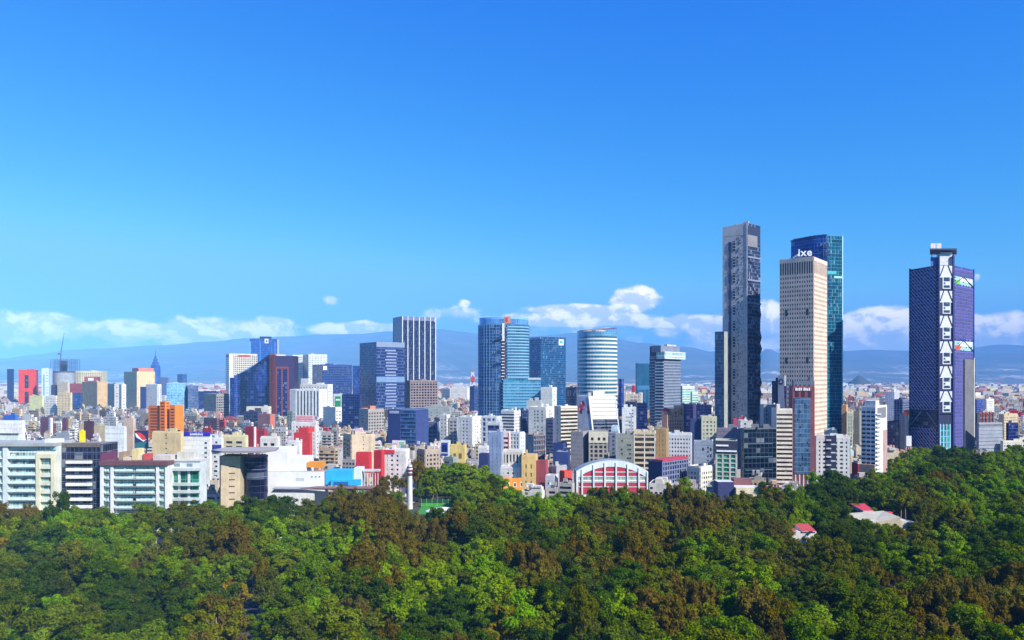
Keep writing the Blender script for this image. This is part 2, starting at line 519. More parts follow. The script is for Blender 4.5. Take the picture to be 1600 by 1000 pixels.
EDGE = [(-400, 380), (0, 390), (250, 395), (380, 430), (560, 462), (640, 500), (655, 545), (690, 580), (772, 575), (782, 486), (840, 486), (890, 462), (1010, 462), (1050, 500),
        (1180, 480), (1215, 470), (1270, 540), (1330, 560), (1385, 590), (1402, 720), (1470, 760), (1530, 700), (1560, 760), (1620, 800), (2000, 800)]
def edge(x):
    for (a, b), (c, d) in zip(EDGE, EDGE[1:]):
        if a <= x <= c: return b + (d - b) * (x - a) / (c - a)
    return EDGE[0][1] if x < EDGE[0][0] else EDGE[-1][1]
m = M()
poly = [(wx(-700, 60), 60), (wx(2300, 60), 60)] + [(wx(x, D), D) for x, D in reversed(EDGE)]
m.quad([(p[0], p[1], 0.02) for p in poly], park_material())
tag(m.build('park_ground'), 'dark earth and grass floor of the park under the trees', 'ground', kind='structure')

# far ranges: one terrain with the skyline of the photograph's mountains, going on past both sides of the frame
RIDGE = [(-900, 556), (-300, 562), (0, 560), (60, 553), (110, 546), (150, 544), (250, 539), (330, 533), (385, 528), (450, 525), (500, 522), (560, 521), (610, 517), (690, 514),
         (720, 518), (750, 521), (830, 525), (905, 519), (950, 526), (1000, 535), (1063, 543), (1117, 550), (1180, 555), (1200, 544), (1222, 553), (1320, 548), (1360, 546),
         (1422, 548), (1470, 546), (1522, 542), (1560, 538), (1600, 539), (1900, 534), (2500, 548)]
def ridge(x):
    for (a, b), (c, d) in zip(RIDGE, RIDGE[1:]):
        if a <= x <= c:
            t = (x - a) / (c - a); t = t * t * (3 - 2 * t); return b + (d - b) * t
    return 555
from mathutils import noise as mn
NX, NR = 420, 34
vv = []; ff = []
for j in range(NR):
    r = j / (NR - 1); D = 9500 + 17000 * r
    for i in range(NX + 1):
        x = -900 + 3400 * i / NX
        X = wx(x, D)
        top = (HZ - ridge(x)) / FPX * 22000 + CH
        t = min(1.0, r / 0.74)
        rise = t * t * (2.2 - 1.2 * t) if r <= 0.74 else 1.0 - 0.45 * (r - .74) / .26
        w = mn.fractal(Vector((X * 0.00028, D * 0.00028, 1.0)), 0.9, 2.1, 5)
        w2 = mn.ridged_multi_fractal(Vector((X * 0.00045, D * 0.0002, 4.0)), 0.9, 2.1, 4, 0.9, 2.0) - 1.0
        z = top * rise * (1 + (0.0 if abs(r - .74) < .02 else 0.22 * w * min(1, abs(r - .74) * 8))) + w2 * 60 * t * (1 - t) * 2
        if r > 0.74: z = min(z, top * .97)
        vv.append((X, D, max(z, -30.0) if j else -40.0))
for j in range(NR - 1):
    for i in range(NX):
        a = j * (NX + 1) + i
        ff.append((a, a + 1, a + NX + 2, a + NX + 1))
me = bpy.data.meshes.new('mountains'); me.from_pydata(vv, [], ff); me.materials.append(mountain_material())
me.polygons.foreach_set('use_smooth', [True] * len(ff)); me.update()
o = bpy.data.objects.new('mountains', me); COL.objects.link(o)
tag(o, 'long blue mountain range fading into haze behind the city', 'mountains', kind='structure')

def hill(label, x, y, D, rx, seed):
    H = wz(y, D); n = 30; v = []; f = []; R = rx * D / FPX
    for j in range(9):
        q = j / 8
        for i in range(n):
            a = 2 * math.pi * i / n
            k = 1 + .25 * mn.noise(Vector((math.cos(a) * 1.5 + seed, math.sin(a) * 1.5, q * 2)))
            v.append((math.cos(a) * R * (1 - q) * k, math.sin(a) * R * .8 * (1 - q) * k, -2 + (H + 2) * (q * q * (3 - 2 * q) * .4 + q * .6)))
    for j in range(8):
        for i in range(n):
            f.append((j * n + i, j * n + (i + 1) % n, (j + 1) * n + (i + 1) % n, (j + 1) * n + i))
    me = bpy.data.meshes.new('hill'); me.from_pydata(v, [], f); me.materials.append(plain((0.04, 0.045, 0.03), .95, key='scrub')); me.update()
    o = bpy.data.objects.new('hill', me); COL.objects.link(o); o.location = (wx(x, D), D, 0)
    tag(o, label, 'hill', kind='structure')
hill('dark cone shaped hill rising from the far plain beside the teal tower', 1343, 586, 8000, 24, 3)

# the air over the valley
m, T = newmat('haze_air')
pv = T.n('VolumePrincipled', i_Color=(0.21, 0.54, 1.0, 1.0), i_Density=6.0e-5, i_Anisotropy=-0.55)
T.t.links.new(pv.outputs[0], T.n('OutputMaterial').inputs['Volume'])
hz = M(); hz.box(-52000, 52000, -2500, 31000, -45.0, 1750.0, m)
hz = hz.build('haze'); tag(hz, 'pale blue haze lying over the whole valley', 'haze', kind='stuff')

# ------------------------------------------------------------------ landmark towers
WHT, CRM, GRY = '#f2efe6', '#efe0b8', '#a8a6a2'

def lattice_tower():
    D = 790; lab = 'rightmost tall tower, violet-blue lattice sides, white braced lift strip up its corner'
    r0 = empty('lattice_office_tower', (wx(1472, D), D + 18, 0), lab, 'tower')
    o = r0.location
    def P(x, d): return Vector((wx(x, d) - o.x, d - o.y))
    A, Bc, Cc, E = P(1422.5, D + 34), P(1466, D), P(1490, D + 3), P(1521, D + 36)
    K = Vector((A.x + 45, A.y + 34))
    H = wz(414, D); zs0, zs1 = wz(667, D), wz(645, D)
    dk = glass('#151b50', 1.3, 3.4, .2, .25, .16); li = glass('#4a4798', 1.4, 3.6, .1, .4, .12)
    steel = plain('#23275a', .5, .3, 'steel_blue'); lil = wall('#5b5b94', .7, 1.0)
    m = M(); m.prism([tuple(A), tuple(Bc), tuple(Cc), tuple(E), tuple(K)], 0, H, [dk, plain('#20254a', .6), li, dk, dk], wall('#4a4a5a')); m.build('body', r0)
    f1, f2, f3 = Fr(A, Bc), Fr(Bc, Cc), Fr(Cc, E)
    # left face: diagonal sun screen
    sc = M(); n = 9; cell = f1.L / n; mt = plain('#8a8dc4', .6, .0, 'screen_blue')
    rows = int(H / cell)
    for j in range(rows):
        z = j * cell
        if zs0 - cell < z < zs1: continue
        for i in range(n):
            a = f1.p3(i * cell, .5, z + cell); b = f1.p3((i + 1) * cell, .5, z)
            sc.bar(a, b, .48, mt, 4)
    for j in range(rows + 1):
        z = j * cell
        if zs0 - cell * .5 < z < zs1: continue
        sc.fbox(f1, 0, f1.L, z - .16, z + .16, .35, .6, mt)
    sc.build('sun_screen', r0, 'stuff')
    m = M(); m.fbox(f1, .6, f1.L - .6, zs0, zs1, -.02, .08, glass('#232a4a', 3, 3.5)); m.build('open_floor', r0)
    for (s0, s1) in ((0.5, f1.L * .4), (f1.L - .5, f1.L * .62)):
        m = M(); m.bar(f1.p3(s0, .5, zs0), f1.p3(s1, .5, zs1), .55, plain('#7d80a8', .5, key='brace'), 5); m.build('brace', r0)
    for (s0, s1) in ((-.9, .5), (f1.L - 2.2, f1.L - 1.0)):
        m = M(); m.fbox(f1, s0, s1, 0, H + 1, -.2, .9, plain('#191c34', .5)); m.build('corner_column', r0)
    # right face: lilac screen with slits
    m = M(); n = int(H / 3.6)
    gz = [(wz(443, D), wz(430, D)), (wz(547, D), wz(532, D))]
    for j in range(n):
        z = j * 3.6
        if any(a - 3.4 < z < b for a, b in gz): continue
        m.fbox(f3, .3, f3.L - .3, z + .7, z + 3.5, -.05, .35, lil)
    m.build('screen_panels', r0, 'stuff')
    m = M(); rr = random.Random(4)
    for j in range(n):
        for i in range(7):
            if rr.random() < .72:
                s = f3.L * (i + .5) / 7.3; m.fbox(f3, s - .8, s + .7, j * 3.6 + 1.2, j * 3.6 + 2.6, .3, .4, plain('#22225c', .4))
    m.build('slits', r0, 'stuff')
    for k, (a, b) in enumerate(gz):
        m = M(); m.fbox(f3, .5, f3.L - .5, a, b, -.02, .06, plain('#9fc3c4', .4)); m.build('sky_garden', r0)
        for (s0, s1) in ((0.5, f3.L * .45), (f3.L - .5, f3.L * .5)):
            m = M(); m.bar(f3.p3(s0, .45, a), f3.p3(s1, .45, b), .45, steel, 5); m.build('brace', r0)
        m = M(); m.fbox(f3, f3.L * .08, f3.L * .3, a + .5, a + (b - a) * .55, .08, .5, plain('#6cbf2a' if k == 0 else '#e8561a', .6)); m.build('garden_planting' if k == 0 else 'orange_panel', r0)
        m = M(); m.fbox(f3, f3.L * .3, f3.L * .9, a + (b - a) * .45, b - .8, .1, .3, plain('#eef4f4', .5)); m.build('white_panel', r0)
    m = M(); m.fbox(f3, f3.L - 1.2, f3.L + .6, 0, H + .5, -.2, .8, plain('#262a86', .4)); m.build('corner_column', r0)
    m = M(); zs = wz(561, D); m.fbox(f3, f3.L * .47, f3.L - 3.2, 0, zs, .3, 1.6, wall('#77777c')); m.build('concrete_shaft', r0)
    m = M(); m.fbox(f3, f3.L - 2.9, f3.L - .9, 0, zs + 2, .3, 1.7, wall('#d8d4d0')); m.build('shaft_edge', r0)
    m = M(); m.fbox(f3, f3.L - .6, f3.L + 1.2, 0, zs + 1, .3, 1.5, plain('#15182e', .5)); m.build('shaft_edge', r0)
    # corner strip: white boxes and braces, one bay every 12 floors
    for s0, s1 in ((-.2, 1.0), (f2.L - 1.6, f2.L + .2)):
        m = M(); m.fbox(f2, s0, s1, 0, wz(398, D), -.5, 1.2, plain('#2a2d72', .45)); m.build('corner_column', r0)
    ys = [414, 453, 492, 532, 571, 610, 646]
    wp = plain('#cfd1d6', .6, key='white_paint')
    for k in range(len(ys) - 1):
        zt, zb = wz(ys[k], D), wz(ys[k + 1], D); hh = zt - zb
        m = M(); m.fbox(f2, 1.2, f2.L - 1.8, zb + hh * .5, zt - .6, -.05, .5, wp); m.build('white_panel', r0)
        zl = zb + hh * .05
        fr_o = m = M(); s0, s1 = f2.L * .26, f2.L * .78
        m.fbox(f2, s0, s1, zl, zl + hh * .5, -.05, .55, wp); bay = m.build('lift_lobby', r0)
        m = M(); m.fbox(f2, s0 + 1.2, s1 - 1.0, zl + hh * .30, zl + hh * .46, .5, .62, glass('#2d3f5c', 2, 1.5)); m.build('window', bay)
        m = M(); m.fbox(f2, s0 + 1.2, s1 - 1.0, zl + hh * .04, zl + hh * .14, .5, .62, glass('#2d3f5c', 2, 1.5)); m.build('window', bay)
        m = M(); m.fbox(f2, s0 + 1.2, s0 + 3.2, zl + hh * .18, zl + hh * .26, .5, .62, glass('#3d5f6c', 2, 1.5)); m.build('window', bay)
        for (sa, sb) in ((f2.L * .08, f2.L * .34), (f2.L * .90, f2.L * .62)):
            m = M(); m.bar(f2.p3(sa, .8, zb + hh * .54), f2.p3(sb, .8, zt - .6), .42, steel, 5); m.build('brace', r0)
        m = M(); m.fbox(f2, 1.2, f2.L - 1.6, zb - .5, zb + .4, -.05, .9, steel); m.build('transfer_beam', r0)
    z0, z1 = wz(704, D), wz(664, D)
    m = M(); m.fbox(f2, 1.1, f2.L - 4, 6, z1, .0, .6, glass('#3f9aa8', 2.2, 6, .3)); m.build('entrance_glazing', r0)
    for i in range(4):
        m = M(); s = 1.4 + i * (f2.L - 6.6) / 3; m.fbox(f2, s, s + .6, 6, z1 + 1, .5, 1.0, plain('#cfe6ea', .4)); m.build('mullion', r0)
    m = M(); m.fbox(f2, .4, f2.L - 2, 0, 7.5, .3, 8.0, glass('#2b8a94', 2, 3.5)); m.build('entrance_hall', r0)
    # roof structures
    def rb(nm, x0, x1, y0, y1, d0, d1, mt):
        m = M(); a, b = P(x0, D + d0), P(x1, D + d0); c, d = P(x1, D + d1), P(x0, D + d1)
        m.prism([tuple(a), tuple(b), tuple(c), tuple(d)], wz(y1, D), wz(y0, D), mt); m.build(nm, r0)
    rb('roof_house', 1454, 1466, 400, 415, 8, 26, plain('#3b5aa8', .5))
    rb('roof_house', 1467, 1489, 397, 414, 4.5, 24, wp)
    rb('roof_house', 1470, 1488, 392, 397, 8, 24, plain('#b8c8d0', .5))
    rb('helipad_deck', 1453, 1495, 388, 390.5, 0, 30, plain('#262d60', .5))
    for xx in (1456, 1464, 1478, 1490):
        a = P(xx, D + 12); m = M(); m.bar((a.x, a.y, H - .1), (a.x, a.y, wz(389, D)), .35, steel, 5); m.build('deck_post', r0)
    for x0 in (1454.3, 1463.3):
        rb('cooling_unit', x0, x0 + 7.6, 377.5, 387, 10, 20, plain('#cfc8c2', .6))
    m = M(); a = P(1484, D + 4); b = P(1489, D + 4); m.bar((b.x, b.y - 1, wz(398, D)), (a.x, a.y - 1, wz(404, D)), .5, plain('#20223c', .5), 5); m.build('crane_arm', r0)
    claim(1420, 1524, D, 712, [A + o.xy, Bc + o.xy, E + o.xy, K + o.xy])
lattice_tower()

def concrete_tower():
    D = 800
    r0 = empty('concrete_slab_tower', (wx(1160, D), D + 20, 0), 'very tall slim grey concrete tower with pierced side and folded glass edge', 'tower'); o = r0.location
    def P(x, d): return Vector((wx(x, d) - o.x, d - o.y))
    A, C, E = P(1129, D + 14), P(1167.5, D), P(1188, D + 16)
    K = A + E - C
    zA, zC, zE = wz(355.5, D + 14), wz(348, D), wz(353, D + 16)
    cm = wall('#c6c4c6', .8, .9); bl = glass('#343c58', 2.0, 3.9, .35, .15, .14, 1.5)
    m = M(); m.prism([tuple(A), tuple(C), tuple(E), tuple(K)], 0, [zA, zC, zE, zA], [cm, bl, bl, cm], cm); m.build('body', r0)
    f, g = Fr(A, C), Fr(C, E)
    m = M(); m.fbox(f, f.L - 1.0, f.L + .2, 0, zC + .2, -.2, .5, wall('#c9c6c8')); m.build('edge_fin', r0)
    # pierced side: groove shade painted as a grey strip, clusters of openings, scattered small holes
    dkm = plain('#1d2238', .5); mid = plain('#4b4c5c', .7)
    m = M(); m.fbox(f, f.L * .26, f.L * .36, 0, zA * .90, -.05, .3, mid); m.build('groove_shade', r0)
    rr = random.Random(5)
    step = 25.2 * D / FPX; nk = int(zA / step)
    for k in range(nk):
        z = zC - (290 - 348 + 90) * 0 - 22 - k * step
        if z < 6: break
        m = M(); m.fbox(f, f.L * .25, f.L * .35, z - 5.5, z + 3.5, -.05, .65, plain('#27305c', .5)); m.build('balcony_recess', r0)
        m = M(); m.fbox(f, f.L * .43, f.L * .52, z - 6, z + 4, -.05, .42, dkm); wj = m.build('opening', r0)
        for q in range(3):
            m = M(); m.fbox(f, f.L * .42, f.L * .53, z - 4.2 + q * 3.1, z - 3.4 + q * 3.1, .3, .6, cm); m.build('opening_sill', wj)
    h = M()
    for k in range(nk * 2):
        z = zC - 18 - k * step / 2
        if z < 5: break
        for q in range(4):
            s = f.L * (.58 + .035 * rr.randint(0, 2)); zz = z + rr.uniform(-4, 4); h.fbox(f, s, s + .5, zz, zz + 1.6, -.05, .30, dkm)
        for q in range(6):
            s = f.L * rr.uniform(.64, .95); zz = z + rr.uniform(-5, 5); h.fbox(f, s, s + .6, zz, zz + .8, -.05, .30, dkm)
    h.build('wall_openings', r0, 'stuff')
    m = M()
    for k in range(int(zA / 7.8)): m.fbox(f, .2, f.L - 1.1, k * 7.8, k * 7.8 + .16, -.05, .08, wall('#6f6d74'))
    m.build('cast_joints', r0, 'stuff')
    # glazed edge with folded bays
    m = M(); m.fbox(g, .8, g.L - .5, zE - 18, zE - 3, -.05, .25, plain('#2b3350', .5)); m.build('loggia', r0)
    m = M(); m.fbox(g, .8, g.L * .75, zE - 24, zE - 12, .2, .4, wall('#8d8c92')); m.build('loggia_wall', r0)
    for k in range(3):
        m = M(); z = zE - 36 - k * 24; m.fbox(g, .3, g.L + .3, z, z + 1.6, -.05, .9, wall('#8f95b0')); m.build('floor_band', r0)
    for k in range(3):
        z = zE - 58 - k * 24
        m = M(); m.bar(g.p3(1, .7, z + 22), g.p3(g.L - 1, .7, z + 4), .35, plain('#3b4470', .4), 5); m.build('brace', r0)
    j = 0; z = 2.0
    while z < zE - 92:
        hh = 12.0; m = M(); u0 = g.L * (.55 + .1 * math.sin(j * 1.7))
        a, b = g.p3(u0, .1, z), g.p3(g.L, .1, z); c, d = g.p3(g.L, .1, z + hh), g.p3(u0, .1, z + hh)
        w = 1.6 + 2.6 * abs(math.sin(j * 2.3)); apex = g.p3(g.L * .86, w, z + hh * .45); e = g.p3(g.L + .5, -3.0, z + hh * .5)
        gm = glass('#1a2348', 2.0, 3.9, .35, .12, .08)
        for tri in ((a, b, apex), (b, c, apex), (c, d, apex), (d, a, apex), (b, e, c)): m.quad(tri, gm)
        m.build('glass_fold', r0); z += hh; j += 1
    m = M()
    for k in range(int((zE - 96) / 3.9)): m.fbox(g, .3, g.L * .5, k * 3.9, k * 3.9 + .7, -.05, .35, plain('#46508c', .5))
    m.build('floor_edges', r0, 'stuff')
    for k, (s, w, hh) in enumerate(((.45, 2.5, 2), (.6, 1.5, 1.4), (.82, 3, 2.4), (.95, 2, 3))):
        m = M(); m.fbox(f, f.L * s - w / 2, f.L * s + w / 2, zC - 6, (zA + (zC - zA) * s) + hh, -8, -5, wall('#b9b6b4')); m.build('roof_house', r0)
    # low wing
    m = M(); a, b = P(1117, D - 6), P(1131.5, D - 10); c = P(1137, D - 4); zt = wz(518, D - 8)
    bk = Vector((a.x + 6, a.y + 22))
    m.prism([tuple(a), tuple(b), tuple(c), (c.x - 1, c.y + 18), tuple(bk)], 0, zt, [glass('#2b4468', 1.5, 3.9, .4, .12, .05, .5), wall('#a7ada6'), cm, cm, cm], cm); m.build('glass_wing', r0)
    claim(1116, 1190, D - 10, 650, [A + o.xy, C + o.xy, E + o.xy, K + o.xy, a + o.xy])
concrete_tower()

def cream_tower():
    D = 745
    root, fF, fR, h = B('punched_window_tower', 'tall cream stone tower gridded with small dark windows, white letters on its roof edge', 'tower', 1218.5, 1271, 1291.5, 402, D, 38, 690,
                        wc='#ffe2ca', gc='#1b1a1e', F=(4.35, 2.3, .50, .48), R=(4.35, 2.9, .50, .55), split=False, roof=0, metal=.1, para=True)
    wm = wall('#ffe2ca')
    for fr in (fF, fR):
        m = M(); m.fbox(fr, 0, fr.L, h - 3.2, h + .5, -.05, .75, wm); m.build('cornice', root)
        m = M(); k = round(fr.L / (2.3 if fr is fF else 2.9))
        for i in range(k):
            s = (i + .5) * fr.L / k; m.fbox(fr, s - .52, s + .52, h - 14, h - 3.6, .4, .56, plain('#2a1c1c', .4))
        m.build('attic_windows', root, 'stuff')
    for yy in (484, 560):
        for q in (.16, .79):
            m = M(); z = wz(yy + 8, D); m.fbox(fF, fF.L * q, fF.L * q + 2.4, z, z + 6.2, .4, .6, plain('#3c3436', .5)); m.build('louvre_panel', root)
    ul = fF.u; p = fF.p3(fF.L * .60, -1.2, h + .9)
    m = M(); m.fbox(fF, fF.L * .38, fF.L * .97, h - .2, h + 1.0, -4, -1.5, plain('#2d3446', .5)); m.build('sign_base', root)
    lettering(root, 'ixe', (p[0] + ul.x * 4.6, p[1] + ul.y * 4.6, h + 2.4), (.96, -.28), 10.0, plain('#fbfbfb', .5, key='white_paint'), .4)
    for q in range(3):
        m = M(); s = fF.L * (.37 + .055 * q); m.fbox(fF, s, s + 1.5, h + 1.2 + q * .9, h + 2.8 + q * 1.1, -3, -2.2, plain('#fbfbfb', .5, key='white_paint')); m.build('logo_bar', root)
cream_tower()

def curved_glass_tower():
    D = 860
    r0 = empty('curved_glass_tower', (wx(1276, D), D + 22, 0), 'tall blue and teal glass tower with curved side, behind the cream stone tower', 'tower'); o = r0.location
    def P(x, d): return Vector((wx(x, d) - o.x, d - o.y))
    pts = []
    for i in range(9):
        t = i / 8; x = 1236 + 56 * t; d = D + 26 * (1 - t) ** 2 + (0 if t < 1 else 0); pts.append(P(x, d))
    E = P(1316, D + 5); K1 = P(1316, D + 50); K2 = P(1240, D + 56)
    poly = [tuple(p) for p in pts] + [tuple(E), tuple(K1), tuple(K2)]
    H = wz(371, D); gb = glass('#1a3f8c', 2.4, 4.0, .4, .1, .09); gt = glass('#1f6f8c', 2.0, 4.0, .4, .1, .10, 1.3)
    zz = [wz(373 - 3.5 * i / 8, D + 10) for i in range(9)] + [wz(368.5, D), wz(369, D + 50), wz(373, D + 56)]
    m = M(); m.prism(poly, 0, zz, [gb] * 8 + [gt, gt, gb, gb], wall('#3a4a6a')); m.build('body', r0)
    f = Fr(pts[8], E)
    m = M()
    for k in range(int(H / 4)): m.fbox(f, 0, f.L, k * 4, k * 4 + .5, -.05, .25, plain('#3f93a8', .4))
    m.build('floor_edges', r0, 'stuff')
    m = M()
    for i in range(5): m.fbox(f, f.L * i / 5, f.L * i / 5 + .35, 0, H - 1, -.05, .4, plain('#2c5f86', .4))
    m.build('mullions', r0, 'stuff')
    m = M(); m.fbox(f, f.L - .5, f.L + .5, 0, H + 2.5, -.5, .7, plain('#bfe3ee', .4)); m.build('edge_fin', r0)
    m = M(); m.fbox(f, .5, f.L * .6, wz(428, D), wz(423, D), .2, .5, plain('#49b8b8', .4)); m.build('pale_floor', r0)  # strips of paler teal across part of the floors
    m = M(); m.fbox(f, f.L * .45, f.L - .6, wz(434, D), wz(431, D), .2, .5, plain('#a8e0dc', .4)); m.build('pale_floor', r0)
    m = M()
    for i in range(8):
        fr = Fr(pts[i], pts[i + 1])
        m.fbox(fr, 0, fr.L, zz[i] - .1, zz[i] + .9, -.3, .9, plain('#2a4a7c', .4))
    m.build('roof_rim', r0)
    m = M()
    for i in range(8):
        fr = Fr(pts[i], pts[i + 1])
        for k in range(int(H / 4)): m.fbox(fr, 0, fr.L, k * 4, k * 4 + .35, -.05, .15, plain('#2c4f96', .4))
    m.build('floor_edges', r0, 'stuff')
    m = M()
    for k in range(8):
        for i in range(3):
            s = f.L * .04 + i * 3.0; m.fbox(f, s - 6, s - 4.2, H - 12 - k * 9, H - 7 - k * 9, -.4, .3, plain('#162a5c', .4))
    m.build('recesses', r0, 'stuff')
    claim(1236, 1317, D, 680, [P(1236, D), P(1316, D), K1, K2] and [p + o.xy for p in (pts[0], pts[8], E, K1, K2)])
curved_glass_tower()

def fin_tower():
    D = 1900
    root, fF, fR, h = B('white_fin_tower', 'dark office tower ribbed with tall white vertical fins', 'tower', 614.5, 628, 682.5, 494.5, D, 62, 598, wc='#dfe3ea', gc='#141c4c', keep=True,
                        F='glass', R=(4.0, 3.1, .0, .0), roof=0, metal=.25, para=False)
    wm = wall('#f1f1ee')
    n = 7
    for i in range(n):
        m = M(); s = fR.L * i / (n - 1); s = min(max(s, 1.0), fR.L - 1.0); m.fbox(fR, s - .95, s + .95, 0, h + 1.2, -.3, 2.0, wm); m.build('vertical_fin', root)
    m = M()
    for k in range(int(h / 4)): m.fbox(fR, 0, fR.L, 4 * k, 4 * k + .7, -.05, .25, plain('#32406e', .5))
    m.build('floor_edges', root, 'stuff')
    m = M(); m.fbox(fR, 0, fR.L, h - 9, h + .6, -.05, .5, plain('#6c7796', .5)); m.build('crown_panel', root)
    m = M(); m.fbox(fF, 0, fF.L, h - 12, h + .8, -.05, .5, wall('#aab4cc')); m.build('crown_panel', root)
    m = M(); m.fbox(fF, -.5, .8, 0, h + 1, -.3, 1.0, wm); m.build('edge_fin', root)
    m = M(); m.fbox(fR, fR.L - 3.6, fR.L - .4, h - 11, h - 2, .4, .8, wall('#f4f6f8')); m.build('roof_sign', root)
fin_tower()

def round_poly(n, rx, ry, a0=0.0, cx=0.0, cy=0.0):
    return [(cx + rx * math.cos(a0 + 2 * math.pi * i / n), cy + ry * math.sin(a0 + 2 * math.pi * i / n)) for i in range(n)]

def ring_tower():
    D = 1130; R = 31.5 * D / FPX
    r0 = empty('banded_cylinder_tower', (wx(936.5, D), D + R, 0), 'round tower wrapped in white bands with a slanted red lattice crown', 'tower')
    H = wz(518, D); n = 40
    m = M(); m.prism(round_poly(n, R, R), 0, H, glass('#3b7488', 2.0, 4.2, .35, .15, .10), wall('#8a8a90')); m.build('body', r0)
    nf = 26; fh = H / nf
    mm = M(); mm.prism(round_poly(n, R + .6, R + .6), 0, fh * .42, wall('#eef1f2', .6, .5)); me = mm.mesh('floor_band')
    for i in range(nf - 1): put(me, 'floor_band', r0, (0, 0, i * fh))
    m = M(); m.prism(round_poly(n, R + .3, R + .3), H - 7, H + .4, glass('#4a86a4', 2, 4, .3), wall('#8a8a90')); m.build('top_storey', r0)
    # slanted crown ring
    mt = plain('#8f6a70', .5, key='crown_steel')
    def c(a, k=1.0, up=0.0):
        z = H + 2 + 5.2 * (0.5 + .5 * math.cos(a - .2)) + up
        return (R * k * math.cos(a), R * k * math.sin(a), z)
    j = M()
    for i in range(28):
        a, b = 2 * math.pi * i / 28, 2 * math.pi * (i + 1) / 28
        j.bar(c(a), c(b), .45, mt, 5); j.bar(c(a, .72, .6), c(b, .72, .6), .35, plain('#c9b0b4', .5), 5)
        j.bar(c(a), c(b, .72, .6), .25, mt, 4)
        if i % 2 == 0: j.bar((R * math.cos(a), R * math.sin(a), H - .1), c(a), .22, mt, 4)
    j.build('lattice_crown', r0)
    m = M(); m.prism(round_poly(12, R * .35, R * .3, cx=2), H - .1, H + 3.5, wall('#d8d4d0')); m.build('roof_house', r0)
    claim(905, 969, D, 612, [(r0.location.x - R, D), (r0.location.x + R, D + 2 * R)])
ring_tower()

def oval_tower():
    D = 1080
    r0 = empty('oval_glass_tower', (wx(787, D), D + 30, 0), 'bulging blue glass tower split by a seam of white balconies, lattice rim on top', 'tower')
    rx, ry = 41 * D / FPX, 26.0
    H = wz(506, D); n = 44; poly = round_poly(n, rx, ry)
    gl = glass('#2a4c7c', 1.8, 4.2, .5, .1, .14, 1.4, '#587fa8'); gr = glass('#386888', 2.4, 4.2, .5, .1, .10, 1.3)
    side = [gr if (poly[i][0] + poly[(i + 1) % n][0]) / 2 > 3.0 else gl for i in range(n)]
    m = M(); m.prism(poly, 0, H, side, wall('#7a8494')); m.build('body', r0)
    m = M(); rim = round_poly(n, rx * .96, ry * .96); m.prism(rim, H - .1, wz(495, D), glass('#5a8cc0', 2.2, 12, .4, .15, .2), wall('#5a6474')); m.build('rim_screen', r0)
    # right half: one glazed floor band per storey
    idx = [i for i in range(n) if 3.5 < poly[i][0] and poly[i][1] < 4]
    idx = sorted(idx, key=lambda i: poly[i][0])
    o_ = [(poly[i][0] * 1.012, poly[i][1] * 1.012) for i in idx]; i_ = [(poly[i][0] * .99, poly[i][1] * .99) for i in idx]
    mm = M(); mm.prism(o_ + i_[::-1], 0, 1.5, plain('#86b6d0', .35, key='band_panel')); me = mm.mesh('floor_band')
    nf = int(H / 4.2)
    for k in range(nf): put(me, 'floor_band', r0, (0, 0, k * 4.2 + 1))
    mul = M()
    for i in range(n):
        x, y = poly[i]
        if x < 1 and y < 6: mul.bar((x * 1.006, y * 1.006, 0), (x * 1.006, y * 1.006, H), .22, plain('#86aedc', .35), 4)
    mul.build('mullions', r0, 'stuff')
    # the seam
    fr = Fr((-3.5, -ry - .3), (3.2, -ry - .3))
    m = M(); m.fbox(fr, .4, fr.L, 0, H - 5, -3, .2, plain('#20263e', .5)); m.build('seam_recess', r0)
    wp = wall('#e9e9ea', .6, .6)
    mm = M(); mm.fbox(fr, .1, fr.L * .62, 0, 1.3, .1, 1.6, wp); me = mm.mesh('balcony')
    for k in range(int((H - 12) / 4.2)): put(me, 'balcony', r0, ((0.8 if k % 2 else 0), 0, k * 4.2 + 2))
    m = M(); m.fbox(fr, 1.2, 4.6, H - 24, H + 1, .1, 2.0, wp); m.build('white_shaft', r0)
    for yy in (530, 549, 568):
        m = M(); z = wz(yy, D); m.fbox(fr, -8, 2, z, z + 1.4, .1, 2.0, plain('#283050', .5)); m.build('platform', r0)
    m = M(); m.fbox(fr, fr.L * .7, fr.L * .8, 0, H - 26, .2, .6, plain('#8c5a5c', .6)); m.build('hoist_mast', r0)
    m = M(); m.fbox(fr, 4.5, 13, wz(505, D), wz(494, D), -2, -1.0, plain('#c98a6a', .5)); lg = m.build('roof_emblem', r0)
    m = M(); m.fbox(fr, 6, 9, wz(503, D), wz(496, D), -1.05, -.8, plain('#b8352c', .5)); m.build('emblem_mark', lg)
    # podium
    p0 = empty
    m = M(); a = wx(786, D - 4) - r0.location.x; b = wx(845, D - 4) - r0.location.x; z = wz(592, D)
    m.prism([(a, -ry - 4), (b, -ry - 2), (b, 8), (a, 8)], 0, z, glass('#3f86a8', 2.2, 4.2, .4, .12, .12), wall('#7a8494')); m.build('podium_block', r0)
    fr2 = Fr((a, -ry - 4), (b, -ry - 2)); mm = M(); mm.fbox(fr2, 0, fr2.L, 0, 1.3, -.05, .3, plain('#86b6d0', .35, key='band_panel')); me = mm.mesh('floor_band')
    for k in range(int(z / 4.2)): put(me, 'floor_band', r0, (0, 0, k * 4.2 + 1))
    m = M(); m.fbox(fr2, fr2.L - 18, fr2.L + .3, z - 1.2, z + 1.6, -.05, .8, wall('#cfd4da')); m.build('podium_fascia', r0)
    X = r0.location.x; claim(745, 846, D - 4, 645, [(X - rx, D), (X + b, D + 60)])
oval_tower()

